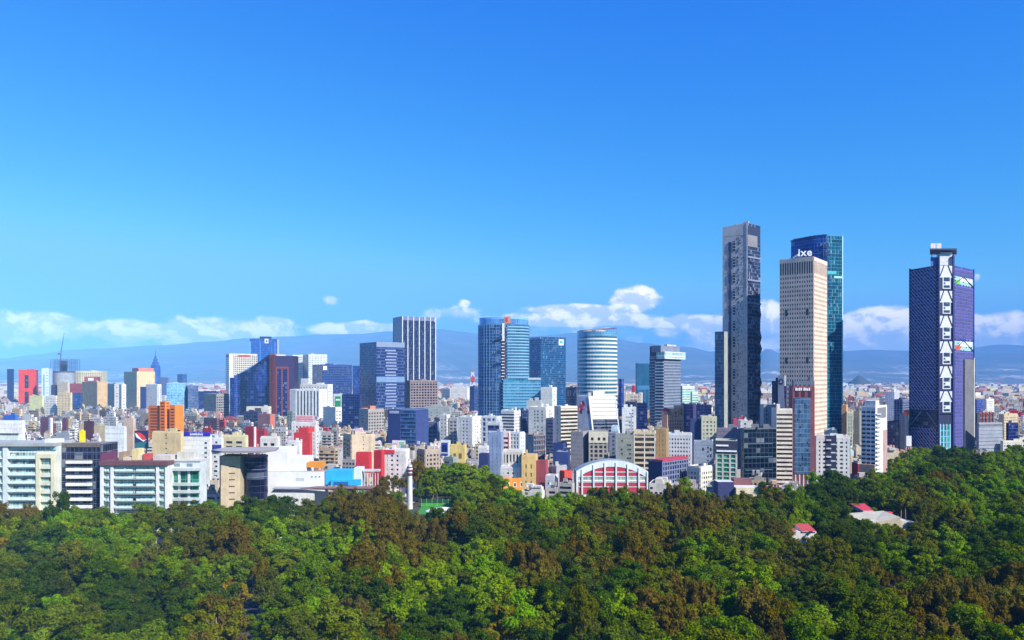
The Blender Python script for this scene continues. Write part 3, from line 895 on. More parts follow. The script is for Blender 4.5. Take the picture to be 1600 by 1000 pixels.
def wedge_tower():
    D = 1450
    r0 = empty('wedge_tower', (wx(405, D), D + 25, 0), 'navy glass wedge rising to a maroon framed tower end', 'tower'); o = r0.location
    def P(x, d): return Vector((wx(x, d) - o.x, d - o.y))
    nv = glass('#15245c', 5, 5, .25, .12, .05, .4); nv2 = glass('#131d4a', 5, 5, .25, .12, .05, .4)
    a, b, c, d = P(369, D + 14), P(386, D), P(421, D + 6), P(421, D + 40); e = P(369, D + 45)
    z1, z2 = wz(586, D), wz(558, D)
    m = M(); m.prism([tuple(a), tuple(b), tuple(c), tuple(d), tuple(e)], 0, [z1, wz(579, D), wz(553, D), wz(555, D), z1], [nv2, nv, nv, nv, nv], plain('#3f5f9c', .3)); m.build('sloping_glass_block', r0)
    m = M(); p, q, r_ = P(386, D - .3), P(404, D + 1.5), P(418, D + 4)
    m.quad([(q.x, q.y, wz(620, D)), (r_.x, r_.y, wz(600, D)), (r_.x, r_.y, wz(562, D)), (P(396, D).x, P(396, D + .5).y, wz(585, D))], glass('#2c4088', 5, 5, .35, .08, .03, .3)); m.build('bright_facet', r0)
    for x0, x1, yy in ((359, 366, 590), (366, 370, 586), (370, 375, 584)):
        m = M(); s, t = P(x0, D + 12), P(x1, D + 9); m.prism([tuple(s), tuple(t), (t.x, t.y + 30), (s.x, s.y + 30)], 0, wz(yy, D), glass('#1f3a86' if x0 != 366 else '#5a6fae', 2, 4, .35)); m.build('glass_step', r0)
    f = Fr(P(421, D - 2), P(430, D - 6)); g = Fr(P(430, D - 6), P(459.5, D + 4)); zt = wz(556, D)
    m = M(); k1 = Vector((g.Q.x, g.Q.y + 30)); k2 = Vector((f.P.x, f.P.y + 36))
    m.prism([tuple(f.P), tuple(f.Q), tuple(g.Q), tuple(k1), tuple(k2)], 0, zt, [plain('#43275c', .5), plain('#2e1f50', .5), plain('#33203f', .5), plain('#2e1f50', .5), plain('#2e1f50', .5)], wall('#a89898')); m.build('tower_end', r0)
    br = plain('#74362a', .6, key='maroon_panel'); pk = plain('#7a3038', .6, key='red_frame')
    for s0, s1 in ((.05, .35), (.5, .95)):
        m = M(); m.fbox(f, f.L * s0, f.L * s1, 0, zt + 2, -.05, .9, br); m.build('vertical_fin', r0)
    for s0, s1 in ((.02, .10), (.32, .40), (.64, .72)):
        m = M(); m.fbox(g, g.L * s0, g.L * s1, 0, wz(573, D), -.05, .9, pk); m.build('red_frame', r0)
    m = M(); m.fbox(g, g.L * .02, g.L * .72, wz(576, D), wz(573, D), .0, .95, pk); m.build('red_frame', r0)
    for s0, s1 in ((.11, .31), (.41, .63)):
        m = M(); m.fbox(g, g.L * s0, g.L * s1, 0, wz(576.5, D), -.05, .2, glass('#13205c', 2.5, 4)); m.build('glazing', r0)
    m = M(); m.fbox(f, 0, f.L, zt, zt + 4, -14, -1, wall('#9c8a84')); m.build('roof_house', r0)
    m = M(); m.fbox(g, 2, g.L * .55, zt - .1, zt + 2.5, -12, -4, wall('#e9e0d4')); m.build('roof_house', r0)
    claim(359, 461, D - 6, 650, [a + o.xy, b + o.xy, g.Q + o.xy, k1 + o.xy])
wedge_tower()

def cantilever_tower():
    D = 1150
    root, fF, fR, h = B('cantilever_tower', 'grey tower with white balconies and a pale glass box jutting from its top', 'tower', 1015, 1037, 1063, 556, D, 40, 655, wc='#8d98a8', gc='#2a3a5e',
                        F=(4.6, 4, .42, .0), R=(4.6, 2.6, .45, .45), bc='#8f9cb0', roof=0, split=True)
    wp = wall('#e6ecee', .6, .5)
    mm = M(); mm.fbox(fF, fF.L * .42, fF.L, 0, 2.0, .3, 1.6, wp); me = mm.mesh('balcony')
    for k in range(int(h / 4.6) - 1): put(me, 'balcony', root, (0, 0, k * 4.6 + 1.0))
    m = M(); m.fbox(fF, fF.L * .45, fF.L, 0, h - 1, .1, .55, glass('#18233e', 2, 4.6)); m.build('glazing', root)
    z0, z1 = wz(560, D), wz(550, D)
    m = M(); m.prism([fR.at(-4, 4), fR.at(fR.L + 9, 4), fR.at(fR.L + 9, -10), fR.at(-4, -10)], z0, z1, glass('#9fd8d8', 5, 9, .2, .2, .1, .6, '#e8f4f4'), wp); bx = m.build('cantilever_box', root)
    for z in (z0 - .6, z1 - .6):
        m = M(); m.prism([fR.at(-4.3, 4.3), fR.at(fR.L + 9.3, 4.3), fR.at(fR.L + 9.3, -10), fR.at(-4.3, -10)], z, z + 1.2, wp); m.build('box_rim', bx)
    m = M(); z2 = wz(540, D); m.prism([fR.at(-8, -.5), fR.at(fR.L - .5, -.5), fR.at(fR.L - .5, -16), fR.at(-8, -16)], z1 - .2, z2, wall('#8690a4')); m.build('top_storey', root)
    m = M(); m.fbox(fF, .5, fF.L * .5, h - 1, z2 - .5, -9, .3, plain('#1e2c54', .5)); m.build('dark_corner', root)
    m = M(); m.fbox(fR, fR.L * .3, fR.L * .85, z2 - .1, z2 + 2.4, -8, -3, wall('#d8d0c8')); m.build('roof_house', root)
cantilever_tower()

def spire_tower():
    D = 3600
    r0 = empty('spire_tower', (wx(240.5, D), D + 15, 0), 'far dark blue stepped tower with a needle spire', 'tower')
    g = glass('#22489a', 3, 4, .3); k = D / FPX
    for nm, w, y0, y1 in (('shaft', 7.3, 640, 574), ('upper_shaft', 6.4, 574, 570), ('shoulder', 5.0, 570, 566), ('lantern', 3.2, 566, 561), ('lantern', 1.6, 561, 557)):
        m = M(); m.prism(round_poly(8, w * k, w * k, .39), max(0, wz(y0, D)) - .1, wz(y1, D), g); m.build(nm, r0)
    m = M(); m.bar((0, 0, wz(557, D)), (0, 0, wz(546, D)), 2.0, plain('#2f4f8a', .5), 6, .6); m.build('needle', r0)
    claim(233, 248, D, 600, [(r0.location.x - 20, D - 10), (r0.location.x + 20, D + 30)])
spire_tower()

def radio_mast():
    D = 2600
    r0 = empty('radio_mast', (wx(738.5, D), D, 0), 'far red and white radio mast with a thin antenna', 'mast')
    k = D / FPX; w = plain('#efe9e6', .6); r_ = plain('#d04a40', .6)
    ys = [(606, 4.0), (597, 3.2), (589, 2.4), (581, 1.6), (577, 1.0)]
    for i in range(4):
        m = M(); (y0, a), (y1, b) = ys[i], ys[i + 1]
        for sx, sy in ((-1, -1), (1, -1), (1, 1), (-1, 1)):
            m.bar((sx * a * k, sy * a * k, max(0, wz(y0, D)) if i else 0), (sx * b * k, sy * b * k, wz(y1, D)), .9, r_ if i % 2 == 1 else w, 4)
            m.bar((sx * a * k, sy * a * k, wz(y0, D)), (-sx * b * k, sy * b * k, wz(y1, D)), .6, r_ if i % 2 == 1 else w, 4)
        m.build('lattice_section', r0)
    m = M(); m.box(-3.4 * k, 3.4 * k, -3, 3, wz(597, D), wz(588, D), r_); m.build('red_housing', r0)
    m = M(); m.bar((0, 0, wz(578, D)), (0, 0, wz(564, D)), 1.1, plain('#8c98b8', .5), 5, .5); m.build('antenna', r0)
    claim(733, 744, D, 610, [(r0.location.x - 12, D - 12), (r0.location.x + 12, D + 12)])
radio_mast()

# ------------------------------------------------------------------ the other towers and blocks, one call each
wp_ = plain('#f6f6f6', .5, key='white_paint')
def sub(fr, z0, z1, s0, s1, mat, nm, root, t0=-.05, t1=.6):
    m = M(); m.fbox(fr, s0 * fr.L, s1 * fr.L, z0, z1, t0, t1, mat); return m.build(nm, root)

# far left skyline
B('slab_block', 'narrow navy slab standing behind the red tower', 'building', 11, 20, 22, 577, 1650, 12, 592, '#2c3f78', roof=0)
R_ = B('red_tower', 'bright red tower with a dark window slot down its face', 'tower', 19, 29, 56, 578, 1500, 62, 632, '#e23a22', '#7a1512', F=(3.8, 20, .5, .0), roof=2)
sub(R_[2], R_[3] * .52, R_[3] * .86, .36, .58, glass('#1e2030', 1.5, 3.8), 'window_slot', R_[0])
sub(R_[2], R_[3] * .05, R_[3] * .42, .36, .58, glass('#1e2030', 1.5, 3.8), 'window_slot', R_[0])
R_ = B('pale_slab', 'pale blue-white slab with one dark stripe beside the silver drum', 'building', 63, 65, 76, 576, 1480, 70, 622, '#d8ecf2', roof=1)
sub(R_[2], R_[3] * .1, R_[3] * .85, .25, .42, plain('#6f8aa0', .5), 'window_slot', R_[0])
def silver_drum():
    D = 2250; R = 15 * D / FPX
    r0 = empty('silver_drum_building', (wx(91, D), D + R, 0), 'silver grey drum shaped office block with thin floor lines', 'building')
    H = wz(580, D); m = M(); m.prism(round_poly(28, R, R), 0, H, glass('#8e98a0', 2, 3.6, .3, .3, .1, .4), wall('#5c5c60')); m.build('body', r0)
    mm = M(); mm.prism(round_poly(28, R + .5, R + .5), 0, 1.7, wall('#c9ccce')); me = mm.mesh('floor_band')
    for k in range(int(H / 3.6)): put(me, 'floor_band', r0, (0, 0, k * 3.6))
    m = M(); m.prism(round_poly(28, R + .4, R + .4), H - 4, H + .3, plain('#4c5260', .5)); m.build('top_storey', r0)
    claim(76, 106, D, 620, [(r0.location.x - R, D), (r0.location.x + R, D + 2 * R)])
silver_drum()
def steel_frame():
    D = 2500; k = D / FPX
    r0 = empty('steel_frame_building', (wx(97, D), D + 18, 0), 'unfinished steel frame of a tower above the silver drum', 'building')
    st = plain('#4a4766', .6, key='raw_steel'); H = wz(562, D); xs = [(-19 + i * 38 / 6) * k for i in range(7)]; ys = [-14, 0, 14]
    for x in xs:
        for y in ys:
            m = M(); m.bar((x, y, 0), (x, y, H + (hash_(str(x + y)) % 5)), .55, st, 4); m.build('column', r0)
    n = 22
    for q in range(n):
        z = H - q * 4.2
        if z < 2: break
        m = M()
        for y in ys: m.bar((xs[0] - 1, y, z), (xs[-1] + 1, y, z), .4, st, 4)
        for x in (xs[0], xs[3], xs[-1]): m.bar((x, ys[0], z), (x, ys[-1], z), .35, st, 4)
        m.build('floor_beams', r0, 'stuff')
        if q > 3: m = M(); m.box(xs[1], xs[5], -12, 12, z - .3, z, wall('#77747c')); m.build('deck', r0)
    m = M(); m.box(xs[2], xs[3] + 2, -8, 8, 0, H - 3, wall('#565366')); m.build('core', r0)
    claim(78, 117, D, 600, [(r0.location.x - 30, D), (r0.location.x + 30, D + 36)])
    c0 = empty('tower_crane', (wx(95.5, D), D - 2, 0), 'tower crane with steep jib above the steel frame', 'crane')
    cm = plain('#55506e', .6, key='crane_steel')
    m = M()
    zt = wz(553, D)
    for sx in (-1, 1):
        for sy in (-1, 1): m.bar((sx, sy, 0), (sx, sy, zt), .3, cm, 4)
    z = 0
    while z < zt - 4: m.bar((-1, -1, z), (1, -1, z + 4), .2, cm, 4); m.bar((1, 1, z), (-1, 1, z + 4), .2, cm, 4); z += 4
    m.build('mast', c0)
    tip = (wx(101, D) - c0.location.x, 0, wz(520, D)); m = M()
    for dxx in (-1.0, 1.0): m.bar((dxx, 0, zt), (tip[0], 0, tip[2]), .45, cm, 4)
    m.bar((0, 1.2, zt + 1), tip, .35, cm, 4); m.build('jib', c0)
    m = M(); m.box(-9, -4, -1.5, 1.5, zt - 2, zt + 2, plain('#4a4a5a', .6)); m.build('counterweight', c0)
    m = M(); m.box(-5, 3, -1.2, 1.2, zt - 1, zt + .6, cm); m.build('counter_jib', c0)
    m = M(); m.bar((-3, 0, zt), (-1, 0, zt + 12), .35, cm, 4); m.bar((-1, 0, zt + 12), tip, .15, cm, 4); m.build('a_frame', c0)
steel_frame()
R_ = B('hotel_block', 'wide beige hotel block with rows of small windows right of the steel frame', 'building', 113, 117, 160, 580, 1850, 72, 600, '#e6d9ac', R=(4.2, 4.5, .55, .5), roof=2)
B('brick_block', 'low brick red block with a white mark between the beige buildings', 'building', 108, 128, 130, 600, 1330, 10, 616, '#b8555a', roof=1)
R_ = B('sign_block', 'small red topped block carrying a white sign in front of the hotel', 'building', 129, 132, 151, 589, 1600, 70, 597, '#a8404a', roof=0)
sub(R_[2], R_[3] - 11, R_[3] - 3, .3, .75, wall('#f0f0f0'), 'white_sign', R_[0])
B('tan_tower', 'plain tan tower with a darker shaded side below the hotel', 'building', 128, 152, 168, 597, 1250, 38, 632, '#d8b684', F=(3.5, 6, .8, .8), roof=2)
B('cream_block', 'cream block with dark roof left of the brick red block', 'building', 90, 106, 109, 598, 1280, 15, 618, '#e3d3b4', F=(3.5, 4, .6, .7), roof=2)
B('dark_block', 'small purple-grey block below the silver drum', 'building', 80, 91, 93, 602, 1290, 15, 622, '#5d5270', F=(3.5, 3, .5, .4), roof=0)
B('yellow_block', 'pale yellow blank walled block left of the white windowed block', 'building', 46, 66, 69, 619, 1080, 12, 641, '#ece8a8', roof=2)
B('windowed_block', 'white block peppered with small windows below the silver drum', 'building', 71, 87, 91, 619, 1060, 15, 643, WHT, F=(3.2, 2.6, .55, .5), R=(3.2, 3, .5, .5))
B('peach_block', 'peach cream block with a dark slot of windows', 'building', 90, 110, 113, 614, 1040, 12, 640, '#f0d8a8', F=(3.3, 5, .6, .75), roof=2)
B('blue_glass_block', 'small dark blue glass block beside the peach block', 'building', 112, 126, 129, 615, 1100, 12, 634, '#3a4876', '#33508c', F='glass', roof=1)
B('grey_slab_tower', 'grey and white slab pair with narrow vertical slots', 'building', 168, 179, 187, 600, 1330, 40, 636, '#c9c9c4', F=(3.6, 4, .3, .6), roof=1)
B('white_slab_tower', 'plain white slab left of the cream tower', 'building', 186, 190, 197, 601, 1300, 50, 642, '#f3f3f1', roof=1)
R_ = B('cream_tower', 'tall plain cream tower with a slot of windows and red-tiled setback', 'tower', 194, 214, 242, 581, 2000, 42, 638, '#f2dca6', F=(5.2, 6, .72, .75), R=(5.2, 6, .7, .7), roof=0, keep=True)
m = M(); Z = R_[3]; L0, C0, R0 = R_[1].P, R_[1].Q, R_[2].Q
m.prism([tuple(L0 + (C0 - L0) * .35 + (R0 - C0) * .2), tuple(C0 + (R0 - C0) * .12 - (C0 - L0) * .05), tuple(R0 - (R0 - C0) * .02 - (C0 - L0) * .05), tuple(L0 + (C0 - L0) * .35 + (R0 - C0) * .96)], Z - .1, wz(575, 2000), wall('#ef8f70')); m.build('setback_storey', R_[0])
B('navy_strip_block', 'thin navy block at the foot of the cream tower', 'building', 219, 227, 229, 605, 1230, 12, 640, '#3b3f82', roof=0)
B('chequered_block', 'white block chequered with many tiny windows in front of the spire tower', 'building', 228, 246, 252, 601, 1240, 28, 634, '#eef1f2', F=(3.0, 2.2, .45, .45), R=(3.0, 3, .5, .6))
B('pale_blue_block', 'pale blue glass block with a boxed roof sign', 'building', 257, 260, 289, 599, 1260, 74, 642, '#a8cbdc', '#7fb2d0', R='glass', roof=1)
B('slate_block', 'slate blue office block right of the pale blue glass block', 'building', 288, 294, 310, 603, 1240, 60, 642, '#7484a4', '#5a6c94', F='glass', R='glass', roof=2)
B('distant_slab', 'far navy slab with a stepped roof behind the pale blue block', 'building', 277, 285, 292, 585, 2500, 40, 600, '#26417e', '#26417e', F='glass', R='glass', roof=1)
B('slanted_block', 'grey-blue low block with slanted sides behind the chequered block', 'building', 248, 262, 265, 590, 2000, 15, 602, '#6d79a4', roof=0)
B('indigo_block', 'long indigo low block behind the grey concrete offices', 'building', 308, 344, 347, 612, 1350, 10, 640, '#3c4488', '#30407c', F='glass', roof=2)
B('grey_office', 'grey concrete office with fine vertical ribs under the red-topped tower', 'building', 319, 338, 358, 616, 1010, 38, 645, '#a4a09c', F=(3.4, 1.6, .2, .6), R=(3.4, 3, .5, .35))

# behind the centre left
R_ = B('red_topped_tower', 'cream tower with a red band of sign panels at its top', 'tower', 346, 358, 402, 553, 1500, 64, 615, '#efe6d2', '#47392e', F=(4.2, 20, .45, .0), R=(4.2, 3.4, .40, .42), roof=2)
sub(R_[2], R_[3] - 8, R_[3] - 3, .32, .74, plain('#b03038', .6), 'red_sign', R_[0]); sub(R_[1], R_[3] - 8, R_[3] - 3, .1, .8, plain('#9c2c34', .6), 'red_sign', R_[0])
sub(R_[2], 0, R_[3] + .4, .0, .14, wall('#f2eee0'), 'corner_pier', R_[0], -.05, .9)
R_ = B('emblem_tower', 'blue glass tower with raised middle and white emblem near its top', 'tower', 385, 390, 448, 529, 2600, 76, 600, '#e6e9ea', '#2a5cac', F=None, R=(6.5, 60, .25, .0), bc='#2f55a0', roof=0, para=False, keep=True)
sub(R_[2], R_[3] - .1, wz(525.5, 2600), .36, .78, plain('#27324e', .5), 'raised_storey', R_[0], -14, .4)
sub(R_[2], wz(536, 2600), wz(529, 2600), .54, .68, wall('#f2f4f4'), 'emblem_board', R_[0], .3, .9); sub(R_[2], wz(534, 2600), wz(531.5, 2600), .58, .64, plain('#20304c', .5), 'emblem_mark', R_[0], .8, 1.0)
sub(R_[2], wz(575, 2600), R_[3] - 10, .0, .04, wall('#7fb8ee'), 'edge_fin', R_[0], -.05, 1.0); sub(R_[2], wz(600, 2600), R_[3] - 10, .36, .39, wall('#5f98de'), 'edge_fin', R_[0], -.05, 1.0); sub(R_[2], wz(600, 2600), R_[3] - 10, .9, .93, wall('#5f98de'), 'edge_fin', R_[0], -.05, 1.0)
B('white_gridded_tower', 'white tower with narrow window grid behind the maroon framed end', 'tower', 455, 457, 476, 555, 1650, 72, 606, '#e9f0ee', R=(3.8, 2.6, .5, .45))
R_ = B('white_leaning_tower', 'white tower with a blue slanted edge and a row of square top windows', 'tower', 473, 482, 511, 554, 1600, 60, 600, '#eef2ee', '#3c4a5c', F='glass', R=(4, 3.2, .55, .5), gcw=2, roof=1)
R_ = B('navy_office', 'navy blue office block with a white emblem on its upper corner', 'building', 488, 503, 550, 570, 1950, 60, 612, '#263c80', '#20346f', F='glass', R=(6, 7, .35, .08), bc='#3a5498', roof=2, keep=True)
sub(R_[2], wz(578, 1950), wz(572, 1950), .04, .16, wp_, 'emblem_mark', R_[0], .3, .9); sub(R_[1], wz(590, 1950), wz(583, 1950), .3, .55, plain('#9fc0ee', .5), 'emblem_mark', R_[0], .1, .6)
B('white_attic_block', 'white block with square windows behind the black striped offices', 'building', 469, 512, 520, 601, 1030, 14, 640, '#f2f2ee', F=(3.5, 4, .6, .6), roof=2)
B('white_cap_block', 'small white rooftop block against the white gridded tower', 'building', 470, 482, 485, 592, 1080, 12, 602, '#eef0f0', roof=0)
R_ = B('striped_office', 'white office block with tall black vertical window stripes', 'building', 453, 499, 511, 609, 940, 16, 655, '#f6f6f4', '#2a3430', F=(60, 4.8, .04, .55), roof=2)
sub(R_[1], 0, R_[3], 0, .2, wall('#c3c7cc'), 'side_panel', R_[0], -.05, .8)
R_ = B('green_sign_block', 'narrow white block with a bright green sign down its front', 'building', 521, 534, 536, 616, 1000, 10, 645, '#f0efe4', roof=1)
sub(R_[1], 30, R_[3] - 4, .22, .88, plain('#1f9a54', .5), 'green_sign', R_[0]); sub(R_[1], R_[3] - 12, R_[3] - 9, .3, .8, wp_, 'sign_bar', R_[0], .5, .7)
B('navy_glass_block', 'low navy glass block left of the dark banded tower', 'building', 534, 562, 566, 617, 1010, 10, 670, '#20316c', '#182c66', F='glass', roof=1, gcw=3)
R_ = B('dark_banded_tower', 'dark navy tower with silver floor bands and one wide belt', 'tower', 562, 588, 632, 535, 1620, 52, 640, '#2d4684', '#1b2a60', F='glass', R=(6.6, 40, .3, .0), bc='#44599a', gcw=2.2, roof=0, keep=True)
sub(R_[2], wz(597, 1620), wz(589, 1620), 0, 1, plain('#6f8fae', .4), 'belt', R_[0], -.05, .9)
sub(R_[2], wz(542, 1620), wz(534, 1620), 0, 1, plain('#7f8ea6', .5), 'crown_panel', R_[0], -.05, .9)
mm = M(); mm.fbox(R_[2], R_[2].L * .32, R_[2].L * .70, 0, 2.6, .1, 1.6, plain('#8b98b8', .5)); me = mm.mesh('balcony')
for k in range(int(R_[3] / 6.6) - 2): put(me, 'balcony', R_[0], (random.Random(k).uniform(-2, 2), 0, 6.6 * k + 3))
sub(R_[2], R_[3] - .1, R_[3] + 1.4, .25, 1, wall('#e8ddd0'), 'roof_house', R_[0], -14, -4)
B('brown_lattice_block', 'brown concrete block with deep square window lattice', 'building', 632, 641, 684, 595, 1160, 70, 640, '#a5908a', '#2a2228', F=(4.0, 4, .3, .3), R=(4.2, 4.4, .36, .30), split=True, roof=3)
B('navy_slim_block', 'slim navy block tucked left of the dark banded tower', 'building', 551, 562, 564, 572, 1300, 15, 616, '#2f4a94', '#2f4a94', F='glass', roof=0)

# between the oval tower and the right
B('teal_tower', 'dark teal glass tower with white rooftop sign right of the bulging tower', 'tower', 826, 845, 884, 527, 1330, 58, 640, '#2a4a72', '#20527e', F='glass', R='glass', roof=0, gcw=2.2,
  panels=(('R', .70, .90, .915, .985, wall('#e4f0f2'), 'roof_sign', .9), ('R', .75, .86, .94, .965, plain('#28a8c8', .4), 'sign_mark', 1.0), ('F', .0, 1.0, .985, 1.004, wall('#cfd8e0'), 'roof_rim', .6)))
B('dark_glass_block', 'dark glass block with stepped roof left of the round banded tower', 'building', 884, 900, 906, 606, 1080, 25, 640, '#262f52', '#202a50', F='glass', R='glass', roof=2)
B('white_rooftop_block', 'white block with a sloped top against the dark teal tower', 'building', 845, 863, 870, 606, 1060, 20, 635, '#eef2e8', roof=1)
B('navy_edge_slab', 'navy slab just right of the round banded tower', 'building', 966, 971, 975, 593, 1320, 40, 640, '#243a84', '#243a84', F='glass', R='glass', roof=0)
B('teal_ribbed_tower', 'teal ribbed tower behind the cantilever tower', 'tower', 993, 996, 1015, 568, 1600, 72, 614, '#2f6f9c', '#23648e', F='glass', R=(60, 2.4, .0, .25), bc='#3b82a8', roof=0)
B('mint_office', 'pale mint banded offices right of the cantilever tower', 'building', 1063, 1066, 1085, 604, 1220, 70, 640, '#dcefe6', '#8cc4bc', R=(4, 30, .5, .0), roof=1)
B('mint_annex', 'lower mint office wing beside the pale banded offices', 'building', 1079, 1081, 1091, 613, 1200, 70, 632, '#d2e8dc', '#7fb8a8', R=(4, 30, .5, .0), roof=0)
B('dark_roofed_block', 'dark navy low block with rooftop plant left of the concrete tower', 'building', 1086, 1112, 1117, 634, 920, 14, 655, '#252b5c', '#222a60', F='glass', roof=3)
B('purple_block', 'dark purple block right of the pink gabled building', 'building', 1067, 1083, 1088, 633, 880, 20, 680, '#3f3a72', '#2c2c66', F='glass', roof=1)
B('navy_low_block', 'navy boxy block left of the cantilever tower foot', 'building', 994, 1011, 1014, 631, 1000, 12, 664, '#1d2a66', '#1b2866', F='glass', roof=1)
B('dark_box_block', 'small dark box building above the white office', 'building', 977, 993, 996, 629, 960, 12, 640, '#2a3050', '#26304c', F='glass', roof=0)
R_ = B('white_office', 'white office with a thin dark grid behind the concrete flats', 'building', 972, 994, 996, 638, 840, 8, 674, '#eef2f2', roof=2)
for q in range(5): sub(R_[1], R_[3] - 10 - q * 4.4, R_[3] - 9 - q * 4.4, .25, .62, plain('#8a929c', .5), 'window', R_[0], -.05, .15)
sub(R_[1], 0, R_[3] - 5, .66, .68, plain('#8a929c', .5), 'pipe', R_[0], -.05, .3)
for q in range(5):
    B('tube_block', f'white rounded block, number {["one","two","three","four","five"][q]} from the left in the row behind the white office', 'building', 974 + q * 6, 978.5 + q * 6, 980 + q * 6, 614 + (q % 2) * 2, 1500 + q, 20, 630, '#efe4d4', roof=0)
B('red_chimney_block', 'small red tower block behind the round white blocks', 'building', 987, 992, 994, 603, 1800, 25, 612, '#e0404a', roof=0)

def mural_building():
    D = 780
    r0 = empty('mural_office', (wx(935, D), D + 14, 0), 'white banded office with leaning sides and a red car mural on its grey flank', 'building'); o = r0.location
    def P(x, d): return Vector((wx(x, d) - o.x, d - o.y))
    h = wz(619, D); zb = 0
    k = (h) / (h - wz(675, D))
    A, C, E = P(902, D + 8), P(925.5, D), P(968, D + 6); A1, C1, E1 = P(902, D + 8), P(919, D + 1.5), P(961.5, D + 7)
    b, b1 = P(966, D + 34), P(961, D + 34); a, a1 = P(906, D + 34), P(905, D + 34)
    # lean: base at street level lies further right
    ex = lambda p, p1: p1 + (p - p1) * k
    m = M(); m.prism([tuple(ex(A, A1)), tuple(ex(C, C1)), tuple(ex(E, E1)), tuple(ex(b, b1)), tuple(ex(a, a1))], 0, h, [wall('#a9b4d0'), glass('#232c44', 4, 4), wall('#b8bcc4'), wall('#b8bcc4'), wall('#b8bcc4')], wall('#c4c0ba'),
                     poly1=[tuple(A1), tuple(C1), tuple(E1), tuple(b1), tuple(a1)]); m.build('body', r0)
    def face(P0, Q0, P1, Q1):
        def f(s, t, z, off=0.0):
            q = z / h; l = ex(P0, P1).lerp(P1, q); r_ = ex(Q0, Q1).lerp(Q1, q); u = (r_ - l).normalized(); n = Vector((u.y, -u.x)); w = l.lerp(r_, s) + n * (t); return (w.x, w.y, z)
        return f
    f = face(C, E, C1, E1); g = face(A, C, A1, C1)
    wm = wall('#f3f0ea', .7, .5)
    def slab(fn, s0, s1, z0, z1, t, mt, nm):
        m = M(); p = [fn(s0, t, z0), fn(s1, t, z0), fn(s1, t, z1), fn(s0, t, z1)]; q = [fn(s0, -.1, z0), fn(s1, -.1, z0), fn(s1, -.1, z1), fn(s0, -.1, z1)]
        m.quad(p, mt); m.quad([q[0], q[1], p[1], p[0]], mt); m.quad([p[3], p[2], q[2], q[3]], mt); m.quad([q[0], p[0], p[3], q[3]], mt); m.quad([p[1], q[1], q[2], p[2]], mt)
        return m.build(nm, r0)
    zt = h
    for i in range(6):
        slab(f, .04, .99, zt - 3.6, zt, .6, wm, 'floor_band'); zt -= 3.95
    for i in range(6):
        slab(f, .08, .52, zt - .9, zt, .4, wall('#8b93a6'), 'floor_band'); slab(f, .55, .97, zt - .9, zt, .4, wall('#8b93a6'), 'floor_band'); zt -= 3.2
    slab(f, .0, .05, 0, h, .9, wm, 'edge_frame'); slab(f, .965, 1.0, 0, h, .9, wm, 'edge_frame')
    # the painted car, red, seen from the front quarter
    red = plain('#c8284a', .6); dk = plain('#3a2238', .6); lt = plain('#d8c4d0', .6)
    zc = wz(640, D); u = 1.0
    car = M()
    def poly(pts, t, mt): car.quad([g(s, t, zc + z) for s, z in pts], mt)
    poly([(.10, -3), (.95, -3.6), (.98, 1), (.88, 4.2), (.66, 5.2), (.2, 5.0), (.10, 2)], .16, red)
    poly([(.20, 4.9), (.66, 5.1), (.55, 8.6), (.28, 8.6)], .16, dk)
    poly([(.25, 5.2), (.42, 5.3), (.42, 8.0), (.30, 8.0)], .18, lt)
    poly([(.70, -1.5), (.80, -1.5), (.80, 1.5), (.70, 1.5)], .18, lt); poly([(.14, -1.2), (.22, -1.2), (.22, 1.4), (.14, 1.4)], .18, lt)
    for s in (.30, .86): poly([(s - .08, -4.4), (s + .08, -4.4), (s + .09, -1.0), (s - .09, -1.0)], .19, dk)
    poly([(.28, -.4), (.64, -.4), (.64, .6), (.28, .6)], .18, dk)
    car.build('car_mural', r0)
    for zz in (wz(661, D), wz(665, D)): slab(g, .08, .9, zz, zz + .5, .1, wall('#7c88a8'), 'mural_line')
    m = M(); p = [(C1 + (E1 - C1) * .2), (C1 + (E1 - C1) * .62)]; m.prism([tuple(p[0] + Vector((0, 5))), tuple(p[1] + Vector((0, 5))), tuple(p[1] + Vector((0, 15))), tuple(p[0] + Vector((0, 15)))], h - .1, h + 5, wall('#f3ece2')); m.build('roof_house', r0)
    m = M(); p = [(C1 + (E1 - C1) * .03), (C1 + (E1 - C1) * .17)]; m.prism([tuple(p[0] + Vector((0, 7))), tuple(p[1] + Vector((0, 7))), tuple(p[1] + Vector((0, 15))), tuple(p[0] + Vector((0, 15)))], h - .1, h + 3.5, wall('#c9c6c4')); m.build('roof_house', r0)
    claim(901, 970, D, 676, [A + o.xy, C + o.xy, E + o.xy, b + o.xy])
mural_building()

